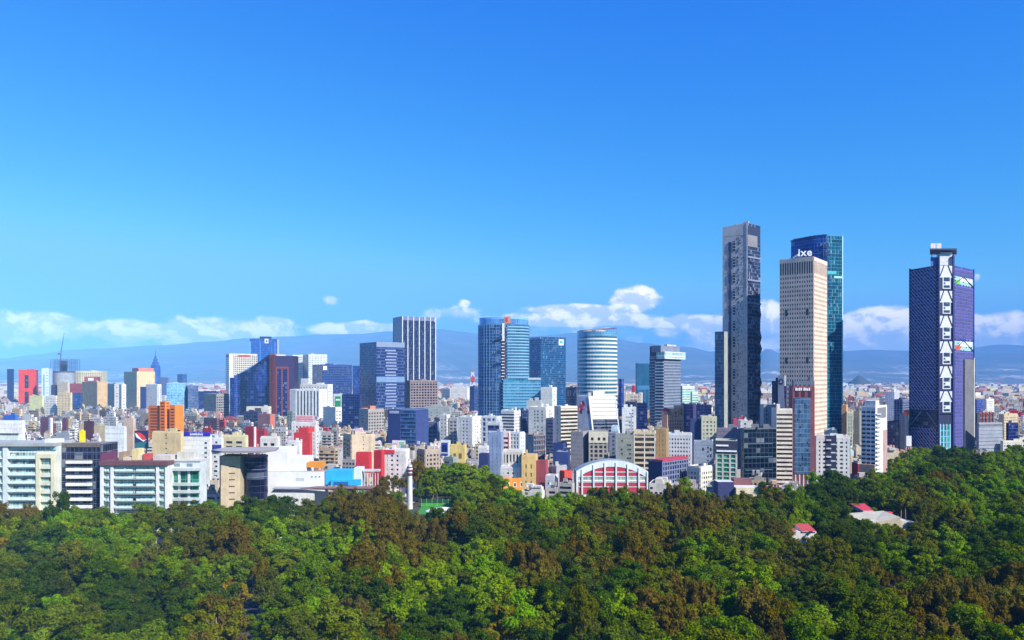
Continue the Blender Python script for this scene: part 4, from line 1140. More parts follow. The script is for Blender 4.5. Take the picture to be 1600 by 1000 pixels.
def gabled_pink():
    D = 830
    root, fF, fR, h = B('pink_gabled_building', 'salmon pink building with stepped gables, arched windows and a red dome', 'building', 1034, 1042, 1068, 652, D, 62, 676, '#f2b08e', '#4a2a30', R=(3.6, 3.2, .5, .5), F=None, roof=0, para=False)
    pm = wall('#f2b08e')
    for s0, s1, y in ((.0, .28, 648), (.36, .68, 639), (.72, 1.0, 634)):
        e = sub(fR, h - .1, wz(y, D), s0, s1, pm, 'gable', root, -9, .3)
        sc = (s0 + s1) / 2
        for q in range(2): sub(fR, wz(y, D) - 6 - q * 4, wz(y, D) - 3.4 - q * 4, sc - .04, sc + .04, plain('#3a2028', .4), 'window', root, .2, .42)
    m = M(); c = fR.at(fR.L * .20, -8)
    for i in range(4):
        r0, r1 = 4.2 * math.cos(i * .38), 4.2 * math.cos((i + 1) * .38); z0, z1 = 4.2 * math.sin(i * .38), 4.2 * math.sin((i + 1) * .38)
        m.prism(round_poly(14, r0, r0, cx=c[0], cy=c[1]), h + 6 + z0, h + 6 + z1, plain('#d0263c', .5), poly1=round_poly(14, max(.1, r1), max(.1, r1), cx=c[0], cy=c[1]))
    m.build('dome', root); m = M(); m.prism(round_poly(14, 4, 4, cx=c[0], cy=c[1]), h - .1, h + 6.05, pm); m.build('drum', root)
gabled_pink()

B('balcony_tower', 'slim cream tower of stacked balconies left of the car mural', 'building', 866, 876, 902, 636, 770, 62, 698, '#e6dcc8', '#3a322c', F=None, R=(3.7, 30, .45, .0), roof=1)
B('dark_balcony_block', 'dark blue-grey block with white balcony edges beside the balcony tower', 'building', 853, 864, 868, 655, 740, 25, 700, '#5a6280', '#3a4468', F=(3.2, 30, .4, .0), R=None, roof=1)
B('blank_white_tower', 'tall blank white tower with a stepped top and drum', 'building', 826, 853, 866, 637, 815, 26, 682, '#f0eee2', roof=3)
B('pale_rooftop_block', 'pale grey rooftop block behind the blank white tower', 'building', 823, 845, 848, 627, 860, 10, 640, '#c4cac6', roof=2)
B('navy_corner_block', 'dark navy glass corner block between white flats', 'building', 808, 816, 826, 641, 850, 40, 680, '#4a5674', '#2c3860', F='glass', R='glass', roof=1)
B('white_striped_flats', 'white flats with grey window stripes under the bulging tower', 'building', 783, 803, 813, 642, 820, 24, 676, '#e9e9e6', '#3e4458', F=(3.4, 30, .45, .0), R=(3.4, 3, .5, .5), roof=2)
B('framed_block', 'white framed grey block with a navy front', 'building', 752, 776, 784, 652, 760, 20, 690, '#dfe2e4', '#5c6480', F=(5, 6, .25, .3), R=None, roof=1)
B('navy_front_block', 'low navy fronted block in white frame before the framed grey block', 'building', 761, 781, 786, 662, 720, 14, 682, '#d2d6da', '#24306c', F=(9, 30, .2, .05), roof=1)
B('long_white_flats', 'long white flats with a grey blank flank', 'building', 716, 738, 753, 652, 730, 26, 697, '#efeee6', '#6a6860', F=(3.3, 4, .6, .55), R=None, roof=2)
B('grey_ribbed_flats', 'grey flats with window ribs between white flats', 'building', 702, 714, 718, 653, 738, 15, 692, '#b8b8b4', '#5a5e66', F=(3.2, 3.2, .5, .3), roof=1)
B('white_slim_flats', 'slim white flats with two columns of windows right of the navy block', 'building', 688, 698, 703, 649, 720, 25, 692, '#f2f0e8', '#3e3a3a', F=(3.6, 4.2, .6, .6), roof=1)
B('dusty_office', 'greenish grey long roofed office behind the navy block', 'building', 664, 702, 706, 636, 950, 8, 652, '#aab2ae', roof=2)
R_ = B('navy_twin_block', 'navy block with a glazed middle between two plain blue slabs', 'building', 607, 649, 669, 641, 690, 22, 697, '#2a3d86', '#2a4a80', F=(3.4, 50, .28, .0), R=None, bc='#4c74a8', roof=0)
sub(R_[1], 0, R_[3] + .6, 0, .46, wall('#28397c'), 'blue_slab', R_[0], -.05, 1.4); sub(R_[1], R_[3] - 4, R_[3] - 1, .06, .42, plain('#aab4c8', .5), 'roof_louvre', R_[0], 1.35, 1.5)
sub(R_[2], 0, R_[3] - 1.5, .0, 1.0, wall('#3a4a88'), 'blue_slab', R_[0], -.05, .5)
B('blue_grey_office', 'small blue-grey office with two window rows right of the navy block', 'building', 669, 683, 686, 661, 715, 14, 690, '#5d6c92', '#2c3c5c', F=(3.6, 4, .45, .3), roof=1)
R_ = B('zigzag_flats', 'grey flats with zigzag balconies and a pink roof house', 'building', 561, 575, 600, 640, 800, 50, 676, '#b4aca4', '#5c544e', F=None, R=(3.2, 3.4, .5, .4), roof=0)
sub(R_[2], R_[3], R_[3] + 5, .15, .5, wall('#d88a78'), 'roof_house', R_[0], -8, -1)
B('white_step_block', 'white blank block with a windowed wing left of the zigzag flats', 'building', 505, 524, 542, 637, 850, 40, 667, '#f4efe0', F=None, R=(4, 4, .6, .6), roof=1)
B('pale_blue_low_block', 'pale blue low block beside the white blank block', 'building', 541, 551, 556, 645, 860, 25, 668, '#a9d2e2', '#7ab0cc', F='glass', roof=0)

# mid ground flats over the hall
B('grey_twin_flats', 'bare grey concrete flats with paired slit windows above the striped hall', 'building', 892, 911, 921, 676, 640, 24, 727, '#a8a0a0', F=None, R=None, roof=1)
R_ = B('cream_capped_flats', 'flats with a cream top storey over dark bays', 'building', 920, 950, 953, 676, 635, 8, 722, '#b8b0a4', '#37333a', F=(3.6, 4.4, .35, .35), roof=0)
sub(R_[1], R_[3] - 8.5, R_[3] + .6, .0, 1.0, wall('#f2e8cc'), 'cream_storey', R_[0], -.05, .9)
for q in (.12, .47, .74): sub(R_[1], R_[3] - 6.4, R_[3] - 4.0, q, q + .13, plain('#2a2420', .4), 'window', R_[0], .8, 1.0)
B('blue_grey_slab', 'tall blue-grey blank slab between cream topped and grey flats', 'building', 952, 962, 966, 678, 642, 15, 722, '#8890a8', roof=0)
B('sky_blue_cap', 'pale blue roof house on the blue-grey slab', 'building', 955, 964, 967, 668, 660, 12, 680, '#c4dcec', roof=0)
B('blank_grey_flats', 'blank grey-green concrete wall of flats above the hall', 'building', 964, 989, 992, 681, 600, 8, 727, '#a0a294', roof=2)
B('tan_balcony_flats', 'tan flats with five rows of open balconies and white piers', 'building', 990, 1024, 1027, 676, 608, 6, 735, '#d8c6a6', '#352a24', F=(4.0, 8.5, .40, .10), pc='#ece6da', roof=2)
B('brown_flats', 'brown flats right of the tan balconies', 'building', 1025, 1041, 1045, 672, 622, 18, 712, '#b09468', '#2c2420', F=(4, 4, .6, .6), roof=1)
B('white_dotted_flats', 'long white flats with dotted window rows', 'building', 1044, 1080, 1086, 679, 670, 14, 706, '#eeeeee', '#3c4048', F=(3.6, 2.4, .55, .5), R=(3.6, 3, .5, .5), roof=2)
R_ = B('navy_red_roof_block', 'dark blue block with red roof edge right of the striped hall', 'building', 1013, 1034, 1075, 722, 548, 45, 757, '#2b3468', '#1e2648', F=None, R=(3.4, 3, .25, .35), bc='#7a82a4', roof=0)
sub(R_[2], R_[3] + .2, R_[3] + 1.5, 0, 1, plain('#b03a4c', .6), 'roof_edge', R_[0], -9, .6)
B('cream_low_flats', 'low cream flats with small balconies right of the dark blue block', 'building', 1074, 1094, 1119, 731, 552, 48, 758, '#e6e0d0', F=(3.2, 3, .5, .5), R=(3.2, 3, .5, .5), roof=2)
R_ = B('grey_blue_party_wall', 'broad blue-grey party wall with a few windows', 'building', 1084, 1114, 1121, 692, 615, 15, 730, '#a8b4c4', roof=2)
for s, z in ((.45, 4), (.85, 4), (.85, 9), (.4, 20), (.6, 20)): sub(R_[1], R_[3] - z - 2.4, R_[3] - z, s, s + .08, plain('#3a3a48', .4), 'window', R_[0], -.05, .15)
B('cream_lattice_block', 'pale cream block with a fine lattice front', 'building', 1096, 1120, 1123, 652, 720, 8, 690, '#d8d6b8', '#a8a894', F=(3.8, 3.4, .5, .5), roof=1)
B('dark_blue_party_wall', 'dark blue block with white roof left of the cream lattice', 'building', 1079, 1095, 1098, 657, 725, 12, 692, '#3a4878', roof=1)
R_ = B('green_window_flats', 'cream flats with green glazed bays under a dark attic', 'building', 1118, 1152, 1160, 690, 556, 16, 755, '#dcd8c8', '#2f8a6c', F=(3.3, 4.6, .22, .24), R=None, roof=0, metal=.2)
sub(R_[1], R_[3] - 8.5, R_[3] + .4, .0, 1.0, plain('#39394a', .5), 'attic', R_[0], -.05, .8); sub(R_[1], R_[3] - 3.5, R_[3] - 2.4, .02, .6, wp_, 'white_beam', R_[0], .7, 1.4); sub(R_[1], R_[3] - 7.5, R_[3] - 6.4, .05, .98, wp_, 'white_beam', R_[0], .7, 1.4)
B('mauve_party_wall', 'mauve grey block with white roof houses behind the black glass offices', 'building', 1120, 1158, 1164, 672, 625, 14, 690, '#8c8494', roof=3)
R_ = B('black_glass_office', 'black glass office block with two thin light lines', 'building', 1157, 1162, 1213, 671, 560, 80, 750, '#6c727c', '#0b1c30', F=None, R='glass', metal=.15, gcw=3.2, roof=3)
for yy in (694, 714.5, 735): sub(R_[2], wz(yy, 560), wz(yy, 560) + .35, .05, .88, plain('#6a8490', .4), 'light_line', R_[0], -.05, .2)
B('white_roof_house_block', 'white flat roofed block behind the black glass offices', 'building', 1157, 1176, 1180, 659, 650, 10, 672, '#eeeae4', roof=1)
B('red_roof_house_block', 'low block with red roof works behind the black glass offices', 'building', 1146, 1168, 1172, 656, 700, 10, 662, '#b8586c', roof=2)
B('grey_flank_block', 'grey blank flank left of the cream banded tower', 'building', 1193, 1212, 1215, 634, 600, 8, 672, '#a8acb0', roof=1)
R_ = B('cream_banded_tower', 'slim tower of cream and dark floor bands', 'tower', 1213, 1238, 1240, 640, 572, 6, 757, '#f0e4d2', '#4a2e28', F=(3.15, 30, .52, .02), roof=1)
R_ = B('red_framed_tower', 'maroon framed tower with a blue-grey glass front and sign letters at the top', 'tower', 1238.5, 1273, 1277, 605, 575, 10, 760, '#94525a', '#54708c', F=None, R=None, roof=0)
sub(R_[1], wz(741, 575), wz(622, 575), .08, .80, glass('#4f6d8e', 2.4, 3.6, .25, .2, .06, .5), 'glass_front', R_[0], -.05, .5)
for k in range(9):
    rr = random.Random(k); s = .2 + .11 * rr.randint(0, 4); z = wz(630 + 12 * k, 575); sub(R_[1], z - 1.6, z, s, s + .05, plain('#1c2434', .4), 'window', R_[0], .45, .6)
for s in (.12, .40, .70): sub(R_[1], wz(620, 575), wz(611, 575), s, s + .15, plain('#401c30', .5), 'top_recess', R_[0], -.05, .2)
sub(R_[1], R_[3] - .2, R_[3] + 4.6, .05, 1.0, wall('#707c90'), 'attic', R_[0], -8, -.6); rr = random.Random(3)
for k in range(4): sub(R_[1], R_[3] + .6, R_[3] + 2.0, .12 + .2 * k, .18 + .2 * k, plain('#1c2030', .5), 'attic_opening', R_[0], -.65, -.5)
s = .12
for k in range(9):
    w = (.075, .06, .07, .06, .045)[k % 5]
    if k != 4: sub(R_[1], R_[3] - 2.6, R_[3] - .5 - .5 * (k % 3 == 1), s, s + w * .8, wp_, 'sign_letter', R_[0], -.05, .5)
    s += w + .012
for q in range(4): sub(R_[1], 0, wz(742, 575), .1 + .18 * q, .16 + .18 * q, wall('#e8d4d4'), 'base_pier', R_[0], -.05, .5)
sub(R_[1], R_[3] + 4.6, R_[3] + 8, .80, .98, wall('#7a7484'), 'roof_house', R_[0], -7, -2)
R_ = B('emblem_purple_tower', 'dark purple tower with a grey slab bearing a round emblem', 'tower', 1206, 1229, 1240, 597, 650, 20, 636, '#3a2a5c', '#241f52', F='glass', R=None, roof=0)
sub(R_[1], 0, wz(587, 650), .42, .84, wall('#7d86a2'), 'grey_slab', R_[0], -.05, 2.2); fr = R_[1]
m = M(); c = (fr.L * .62, wz(596.5, 650)); ring = [fr.p3(c[0] + 2.0 * math.cos(a * .449), 2.3, c[1] + 2.6 * math.sin(a * .449)) for a in range(14)]; m.quad(ring, plain('#1c2038', .5)); eb = m.build('round_emblem', R_[0])
m = M(); m.quad([fr.p3(c[0] - 1.2, 2.35, c[1] - .8), fr.p3(c[0] + 1.2, 2.35, c[1] - .8), fr.p3(c[0] + .2, 2.35, c[1] + 1.7)], plain('#8f98b4', .5)); m.build('emblem_mark', eb)
sub(R_[1], 0, wz(590, 650), .26, .42, plain('#1a1a32', .5), 'dark_step', R_[0], -.05, 1.2); sub(R_[1], wz(603, 650), wz(586.5, 650), .86, .96, wall('#f0f4f4'), 'white_pylon', R_[0], -.05, 1.8); sub(R_[2], wz(597, 650), wz(588, 650), .05, .8, wall('#eef0ee'), 'white_tank', R_[0], -6, -1)
R_ = B('white_balcony_flats', 'white flats with dark zigzag balconies in the middle', 'building', 1275, 1328, 1338, 684, 590, 14, 745, '#efeee8', '#3a3e50', F=(3.2, 4.4, .55, .5), R=None, roof=2)
sub(R_[1], 0, R_[3] + 1.5, .28, .60, wall('#2e3452'), 'balcony_recess', R_[0], -.05, .65); mm = M(); mm.fbox(R_[1], R_[1].L * .3, R_[1].L * .44, 0, 1.0, .5, 1.7, wall('#e6e6ea')); me = mm.mesh('balcony')
for k in range(int(R_[3] / 3.2)): put(me, 'balcony', R_[0], (0 if k % 2 else R_[1].L * .14, 0, 3.2 * k + 1))
sub(R_[2], 0, R_[3] - 1, 0, 1, wall('#2c3566'), 'navy_flank', R_[0], -.05, .4)
B('turret_flats', 'pale turreted flats against the foot of the teal glass tower', 'building', 1289, 1308, 1313, 674, 640, 20, 690, '#d8dcd4', '#5a6a70', F=(3.2, 2.6, .5, .45), roof=3)
B('beige_fin_block', 'slim beige block with an orange edge right of the teal glass tower', 'building', 1315, 1322, 1325, 634, 800, 30, 686, '#d8a878', roof=0)
B('green_panel_block', 'cream block with pale green panels right of the teal glass tower', 'building', 1323, 1333, 1336, 645, 790, 20, 686, '#e8e4c8', '#9cc89c', F=(3.4, 3, .4, .4), roof=1)
B('weathered_block', 'weathered grey-green block left of the white banded tower', 'building', 1334, 1343, 1348, 643, 820, 30, 700, '#9c9a8c', F=(3.4, 3, .6, .6), roof=1)
R_ = B('white_banded_tower', 'white tower with dark window bands and pink base beside the park', 'tower', 1346, 1368, 1386, 636, 615, 40, 733, '#f4f3f0', '#3c3848', F=(3.35, 3.6, .52, .12), R=None, roof=0)
sub(R_[1], R_[3] - .1, R_[3] + 5, .2, .98, wall('#f6f4f0'), 'roof_house', R_[0], -11, -1.0); sub(R_[2], R_[3] - 9.5, R_[3] - .8, .15, .9, plain('#7c7c84', .6), 'attic_windows', R_[0], -.05, .15)
mm = M(); mm.fbox(R_[2], .1, R_[2].L * .34, 0, 1.1, -.1, 1.3, wall('#d8d8d8')); me = mm.mesh('balcony')
for k in range(int(R_[3] / 3.35) - 3): put(me, 'balcony', R_[0], (0, 0, 3.35 * k + 8))
sub(R_[2], 0, R_[3] * .68, .66, .98, wall('#c4a09a'), 'brick_panel', R_[0], -.05, .3); sub(R_[1], 0, wz(726, 615), -.12, 1.0, wall('#e2b89c'), 'base_storey', R_[0], -.05, 2.0)

# right edge
B('ribbed_white_tower', 'far white ribbed tower left of the violet lattice tower', 'tower', 1383, 1397, 1405, 612, 1250, 32, 646, '#dfe2ee', '#a8aec8', F=(3.6, 2.4, .2, .6), R=(3.6, 2.4, .2, .6), roof=2)
B('navy_flats', 'navy flats with balconies left of the violet lattice tower', 'building', 1397, 1410, 1421, 625, 1050, 40, 655, '#3a4478', '#2a3468', F=(3.4, 3, .3, .3), R=(3.4, 3, .4, .3), bc='#7c84a4', roof=1)
B('dark_blue_block', 'dark blue low block at the park edge left of the violet lattice tower', 'building', 1386, 1404, 1424, 660, 830, 45, 700, '#2b3870', '#2a3a70', F='glass', R='glass', roof=2)  # dark blue walls and glass all over
B('grey_silo_block', 'light grey narrow block right behind the billboard pole', 'building', 1408, 1414, 1417, 648, 815, 20, 690, '#9aa2b4', roof=0)
R_ = B('silver_slat_block', 'silver block with fine horizontal slats right of the violet lattice tower', 'building', 1526, 1529, 1566, 662, 800, 74, 706, '#a9adb8', '#8a90a0', F=None, R=(3.6, 60, .8, .0), roof=0)
R_ = B('orange_frame_block', 'grey block with orange steel frames on top behind the silver slat block', 'building', 1524, 1527, 1553, 646, 850, 74, 662, '#7c7a84', '#4a4a58', F=None, R=(6, 5, .3, .2), roof=0)
for k in range(5):
    m = M(); fr = R_[2]; s = fr.L * (.08 + .21 * k); m.bar(fr.p3(s, .8, R_[3] - 11), fr.p3(s, .8, R_[3] + 1.6), .45, plain('#d0482a', .6), 5); m.bar(fr.p3(s, .8, R_[3] + 1.2), fr.p3(s + 3, .8, R_[3] - 1), .45, plain('#d0482a', .6), 5); m.build('orange_frame', R_[0])
B('tan_flats', 'tan flats with a stepped side at the far right', 'building', 1560, 1568, 1590, 648, 980, 60, 690, '#d8c4a0', R=(3.4, 3.4, .55, .6), roof=2)
B('navy_box', 'navy box with a white cap before the tan flats', 'building', 1573, 1576, 1591, 662, 830, 72, 684, '#22306c', '#1e2c6c', R='glass', roof=1)
B('cream_terrace', 'long cream terrace of flats at the far right park edge', 'building', 1563, 1567, 1618, 690, 800, 78, 700, '#e0dacb', R=(3.4, 3.4, .45, .4), roof=3)
B('white_twin_block', 'white twin towers behind the silver slat block', 'building', 1535, 1541, 1553, 624, 1500, 60, 640, '#f0eee6', R=(3.6, 3, .5, .6), roof=1)
B('blue_twin_block', 'blue-grey block left of the white twin towers', 'building', 1521, 1526, 1536, 625, 1450, 60, 640, '#44549a', '#3c4c90', R='glass', roof=0)
B('white_far_blocks', 'white and black block behind the radio mast', 'building', 690, 703, 712, 607, 1750, 40, 625, '#eee8dc', F=(4, 4, .5, .5), R=(4, 5, .2, .5), roof=1)
B('white_far_hall', 'broad white block left of the radio mast', 'building', 704, 730, 735, 606, 1700, 15, 624, '#f4efe2', roof=2)
B('slim_blue_tower', 'slim blue tower at the left edge of the bulging glass tower', 'building', 734, 741, 747, 604, 1400, 30, 645, '#4a5c94', '#33487c', F=(4, 3, .3, .3), R='glass', roof=1)

# ------------------------------------------------------------------ foreground blocks along the park
def local(x, D, o): return wx(x, D) - o.x
MINT = '#bfe8dc'
mint_glass = plain('#cfe6de', .25, .0, 'balustrade_glass')
slab_m = wall('#e9ece6', .7, .7)

def mint_apartments():
    D = 415; r0 = empty('mint_apartment_block', (wx(20, D), D + 9, 0), 'white apartment block with mint glass balconies at the left edge', 'building'); o = r0.location
    h = wz(694, D); X = lambda x: local(x, D, o); y0 = -9.0
    m = M(); m.box(X(-110), X(88), y0, 9, 0, h, wall('#e6eae2'), wall('#a8a8a4')); m.build('body', r0)
    f = Fr((X(-110), y0), (X(88), y0)); S = lambda x: X(x) - X(-110)
    bays = [(-104, -62), (-54, 5), (15, 57.5)]
    n = 11; fh = h / n
    for a, b in bays:
        m = M(); m.fbox(f, S(a), S(b), 1, h - 3, -.05, .05, glass('#a3bfb4', 1.7, fh, .05, .25, .08, 1.5, '#dfeae4')); m.build('bay_glazing', r0)
        ms = M(); ms.fbox(f, S(a) - .3, S(b) + .3, 0, .55, .0, 1.7, slab_m); me = ms.mesh('floor_slab')
        mb = M(); mb.fbox(f, S(a), S(b), 0, 1.25, 1.45, 1.55, mint_glass); mg = mb.mesh('balustrade')
        for k in range(n - 1):
            put(me, 'floor_slab', r0, (0, 0, h - 3.4 - (k + 1) * fh)); put(mg, 'balustrade', r0, (0, 0, h - 2.85 - (k + 1) * fh))
    for a, b in ((-62, -54), (7, 14.5)):
        m = M(); m.fbox(f, S(a), S(b), 0, h + .3, -.05, 1.5, wall('#e3ece8')); m.build('pier', r0)
    rq = random.Random(31); j = M()
    for k in range(46):
        a, b = rq.choice(bays); q = rq.uniform(S(a), S(b) - 2); z = h - 2.85 - rq.randint(1, n - 1) * fh
        j.fbox(f, q, q + rq.uniform(.5, 2.0), z, z + rq.uniform(.7, 2.2), .15, .9, plain(rq.choice(['#3a3c34', '#6a5a48', '#dcd8cc', '#4a6a4a', '#8a8078', '#b8b0a0']), .8))
    j.build('balcony_furniture', r0, 'stuff')
    # cream frame on the right with its own stack of loggias
    cr = wall('#efe9c6'); zt = wz(709, D)
    for a, b in ((59, 65), (82.5, 88)):
        m = M(); m.fbox(f, S(a), S(b), 0, zt, -.05, 1.8, cr); m.build('cream_frame', r0)
    m = M(); m.fbox(f, S(65), S(82.5), zt - 2.2, zt, -.05, 1.79, cr); m.build('cream_frame', r0)
    m = M(); m.fbox(f, S(65), S(82.5), 0, zt - 2.2, -.05, .1, glass('#8fb0a4', 2.4, fh, .1, .2, .06, 1)); m.build('bay_glazing', r0)
    ms = M(); ms.fbox(f, S(65), S(82.5), 0, 2.2, .05, 1.3, wall('#ecebd6')); me = ms.mesh('parapet_panel')
    for k in range(9): put(me, 'parapet_panel', r0, (0, 0, zt - 8 - k * fh))
    m = M(); m.fbox(f, S(60), S(88), zt + 2.2, h - 1.4, -.05, .6, glass('#9fd0c8', 3, fh, .1)); m.build('top_glazing', r0)
    m = M(); m.fbox(f, S(-112), S(88.3), h - 1.0, h + .7, -18, 2.2, wall('#b4b8b4')); m.build('roof_slab', r0)
    m = M(); m.fbox(f, S(66), S(87), h + .7, h + 2.6, -8, -2, wall('#f0f0ee')); m.build('roof_house', r0)
    for k, (x, z) in enumerate(((-20, h - 9), (22, h - 9.5), (48, h - 9.5), (36, h - 19), (2, h - 16))):
        m = M(); m.fbox(f, S(x), S(x) + 2.2, z, z + .8, .6, 1.2, plain('#2c302c', .6)); m.build('terrace_chair', r0)
    claim(-110, 89, D - 2, 800, [(o.x + X(-110), D - 3), (o.x + X(88), D + 20)])
mint_apartments()

def dark_apartments():
    D = 420; r0 = empty('dark_glass_apartment_block', (wx(123, D), D + 9, 0), 'dark glass apartment block with white balcony bands next to mint balconies', 'building'); o = r0.location
    h = wz(694, D); X = lambda x: local(x, D, o); y0 = -9.0
    m = M(); m.box(X(88.6), X(157.5), y0, 9, 0, h, glass('#23233a', 2.3, 4.0, .25, .15, .06, 1.2, '#5a6480'), wall('#8c8680')); m.build('body', r0)
    f = Fr((X(88.6), y0), (X(157.5), y0)); S = lambda x: X(x) - X(88.6); fh = 11.6 * D / FPX
    wb = wall('#f7f5ea', .6, .4); gm_ = plain('#57607c', .4, .3, 'mullion_steel')
    z = wz(724, D)
    me = M(); me.fbox(f, S(105), S(144.5), 0, 1.55, -.05, 1.5, wb); mb = me.mesh('balcony_band')
    mt = M(); mt.fbox(f, 0, f.L, 0, .22, -.05, .22, gm_); mt = mt.mesh('transom')
    k = 0
    while z > 2:
        put(mb, 'balcony_band', r0, (0, 0, z)); put(mt, 'transom', r0, (0, 0, z + .9)); z -= fh; k += 1
    for q in range(2): put(mt, 'transom', r0, (0, 0, wz(724, D) + .9 + (q + 1) * fh))
    for x in (89, 96.5, 104, 145.5, 151.5, 157):
        m = M(); m.fbox(f, S(x) - .12, S(x) + .12, 0, h, -.05, .3, gm_); m.build('mullion', r0)
    m = M(); m.fbox(f, 0, f.L, h - 1.6, h + .6, -.05, .3, plain('#6c625c', .7)); m.build('roof_band', r0)
    m = M(); m.fbox(f, S(120), S(128), wz(718, D), wz(712, D), -.05, .2, wall('#8c8a88')); m.build('blind', r0)
    m = M(); m.fbox(f, f.L - .1, f.L + .5, 0, h - 5, -16, .4, wall('#7a3a5c')); m.build('maroon_edge', r0)
    claim(88, 158, D - 2, 800, [(o.x + X(88), D - 3), (o.x + X(158), D + 20)])
dark_apartments()

def white_apartments():
    D = 418; r0 = empty('white_balcony_apartment_block', (wx(210, D), D + 9, 0), 'white apartment block with rounded grey balcony slabs and a maroon roof edge', 'building'); o = r0.location
    h = wz(725, D); X = lambda x: local(x, D, o); y0 = -9.0; D0 = 158.5
    m = M(); m.box(X(D0), X(264), y0, 9, 0, h, wall('#e9ebe8'), wall('#9a948c')); m.build('body', r0)
    f = Fr((X(D0), y0), (X(264), y0)); S = lambda x: X(x) - X(D0); fh = 11.5 * D / FPX
    for a, b in ((164, 174), (179.5, 245), (250.5, 259)):
        m = M(); m.fbox(f, S(a), S(b), 0, h - 1, -.05, .06, glass('#86aaa0', 2.0, fh, .05, .25, .10, 1.6, '#e4eeea')); m.build('bay_glazing', r0)
        # rounded slab ends
        L = S(b) - S(a); pts = [f.at(S(a) - .1, 0), f.at(S(a) + .1, .9), f.at(S(a) + .9, 1.6), f.at(S(b) - .9, 1.6), f.at(S(b) - .1, .9), f.at(S(b) + .1, 0)]
        ms = M(); ms.prism(pts, 0, .75, wall('#8e9690')); me = ms.mesh('balcony_slab')
        mb = M(); mb.fbox(f, S(a) + .5, S(a) + L * .46, 0, 1.2, 1.4, 1.5, mint_glass); g1 = mb.mesh('balustrade')
        mb = M(); mb.fbox(f, S(a) + L * .54, S(b) - .5, 0, 1.2, 1.4, 1.5, mint_glass); g2 = mb.mesh('balustrade')
        z = wz(738, D); k = 0
        while z > 1:
            put(me, 'balcony_slab', r0, (0, 0, z)); put(g1, 'balustrade', r0, (0, 0, z + .75)); put(g2, 'balustrade', r0, (0, 0, z + .75)); z -= fh; k += 1
    wm = wall('#f2f2ee', .7, .6)
    for a, b in ((158.5, 163.5), (174.5, 179), (245.5, 250), (259.5, 264)):
        m = M(); m.fbox(f, S(a), S(b), 0, h - .6, -.05, 1.4, wm); m.build('pier', r0)
    rr = random.Random(9)
    j = M()
    for k in range(60):
        s = rr.uniform(S(181), S(243)); z = wz(738, D) + .8 - fh * rr.randint(0, 6); j.fbox(f, s, s + rr.uniform(.5, 1.4), z, z + rr.uniform(.8, 1.9), .2, .9, plain(rr.choice(['#3a2c28', '#54402c', '#2c3a2c', '#7a4a3a', '#d8d4cc', '#26262c', '#26262c']), .8))
    j.build('balcony_furniture', r0, 'stuff')
    m = M(); m.fbox(f, -.3, f.L + .3, h - .6, h + 1.6, -18.2, 2.2, plain('#6a4448', .7, key='roof_edge')); m.build('roof_edge', r0)
    for x0, x1, y, c in ((178, 186, 708, '#b09478'), (186, 198, 716, '#eadfc4'), (199, 209, 703, '#f0dca0'), (209, 213, 712, '#e8dcc0'), (215, 223, 711, '#d05450'), (234, 262, 713, '#d8cfc4')):
        m = M(); m.box(X(x0), X(x1), -5 + (x0 % 3), 3, h + 1.5, wz(y, D), wall(c)); m.build('roof_house', r0)
    claim(158, 264, D - 2, 802, [(o.x + X(158), D - 3), (o.x + X(264), D + 20)])
white_apartments()

def teal_apartments():
    D = 424; r0 = empty('teal_window_apartment_block', (wx(290, D), D + 9, 0), 'apartment block with curved grey slabs over teal windows beside rounded white balconies', 'building'); o = r0.location
    h = wz(720, D); X = lambda x: local(x, D, o); y0 = -9.0
    m = M(); m.box(X(265), X(313), y0, 0, 0, h, wall('#e2e8ea'), wall('#a8a4a0')); m.build('body', r0)
    f = Fr((X(265), y0), (X(313), y0)); S = lambda x: X(x) - X(265); fh = 11.6 * D / FPX
    m = M(); m.fbox(f, S(267), S(311), 0, wz(735, D), -.05, .06, glass('#2f7668', 3.6, fh, .15, .15, .06, 1.0)); m.build('bay_glazing', r0)
    pts = [f.at(S(266) + (S(313) - S(266)) * i / 10, .6 + 1.9 * math.sin(math.pi * (.15 + .7 * i / 10))) for i in range(11)]
    ms = M(); ms.prism(pts + [f.at(f.L, -.05), f.at(S(266), -.05)], 0, 1.5, wall('#cdd4d2')); me = ms.mesh('curved_slab')
    z = wz(735, D); k = 0
    while z > 1:
        if k != 1: put(me, 'curved_slab', r0, (0, 0, z))
        z -= fh; k += 1
    for x in (279, 294):
        m = M(); m.fbox(f, S(x), S(x) + 1.2, 0, wz(735, D), -.05, .7, wall('#e6ece8')); m.build('pier', r0)
    for x in (272, 292):
        m = M(); m.fbox(f, S(x), S(x) + 3.2, wz(729, D), wz(724, D), -.05, .12, plain('#7c8c94', .3)); m.build('attic_window', r0)
    m = M(); m.fbox(f, -.2, f.L + .2, h - .3, h + .7, -9.2, .5, wall('#d8d6d2')); m.build('roof_slab', r0)
    m = M(); m.box(X(274), X(300), -7, -1, h + .6, wz(707, D), wall('#d8d2c4')); m.build('roof_house', r0)
    claim(265, 313, D - 2, 800, [(o.x + X(265), D - 3), (o.x + X(313), D + 20)])
teal_apartments()

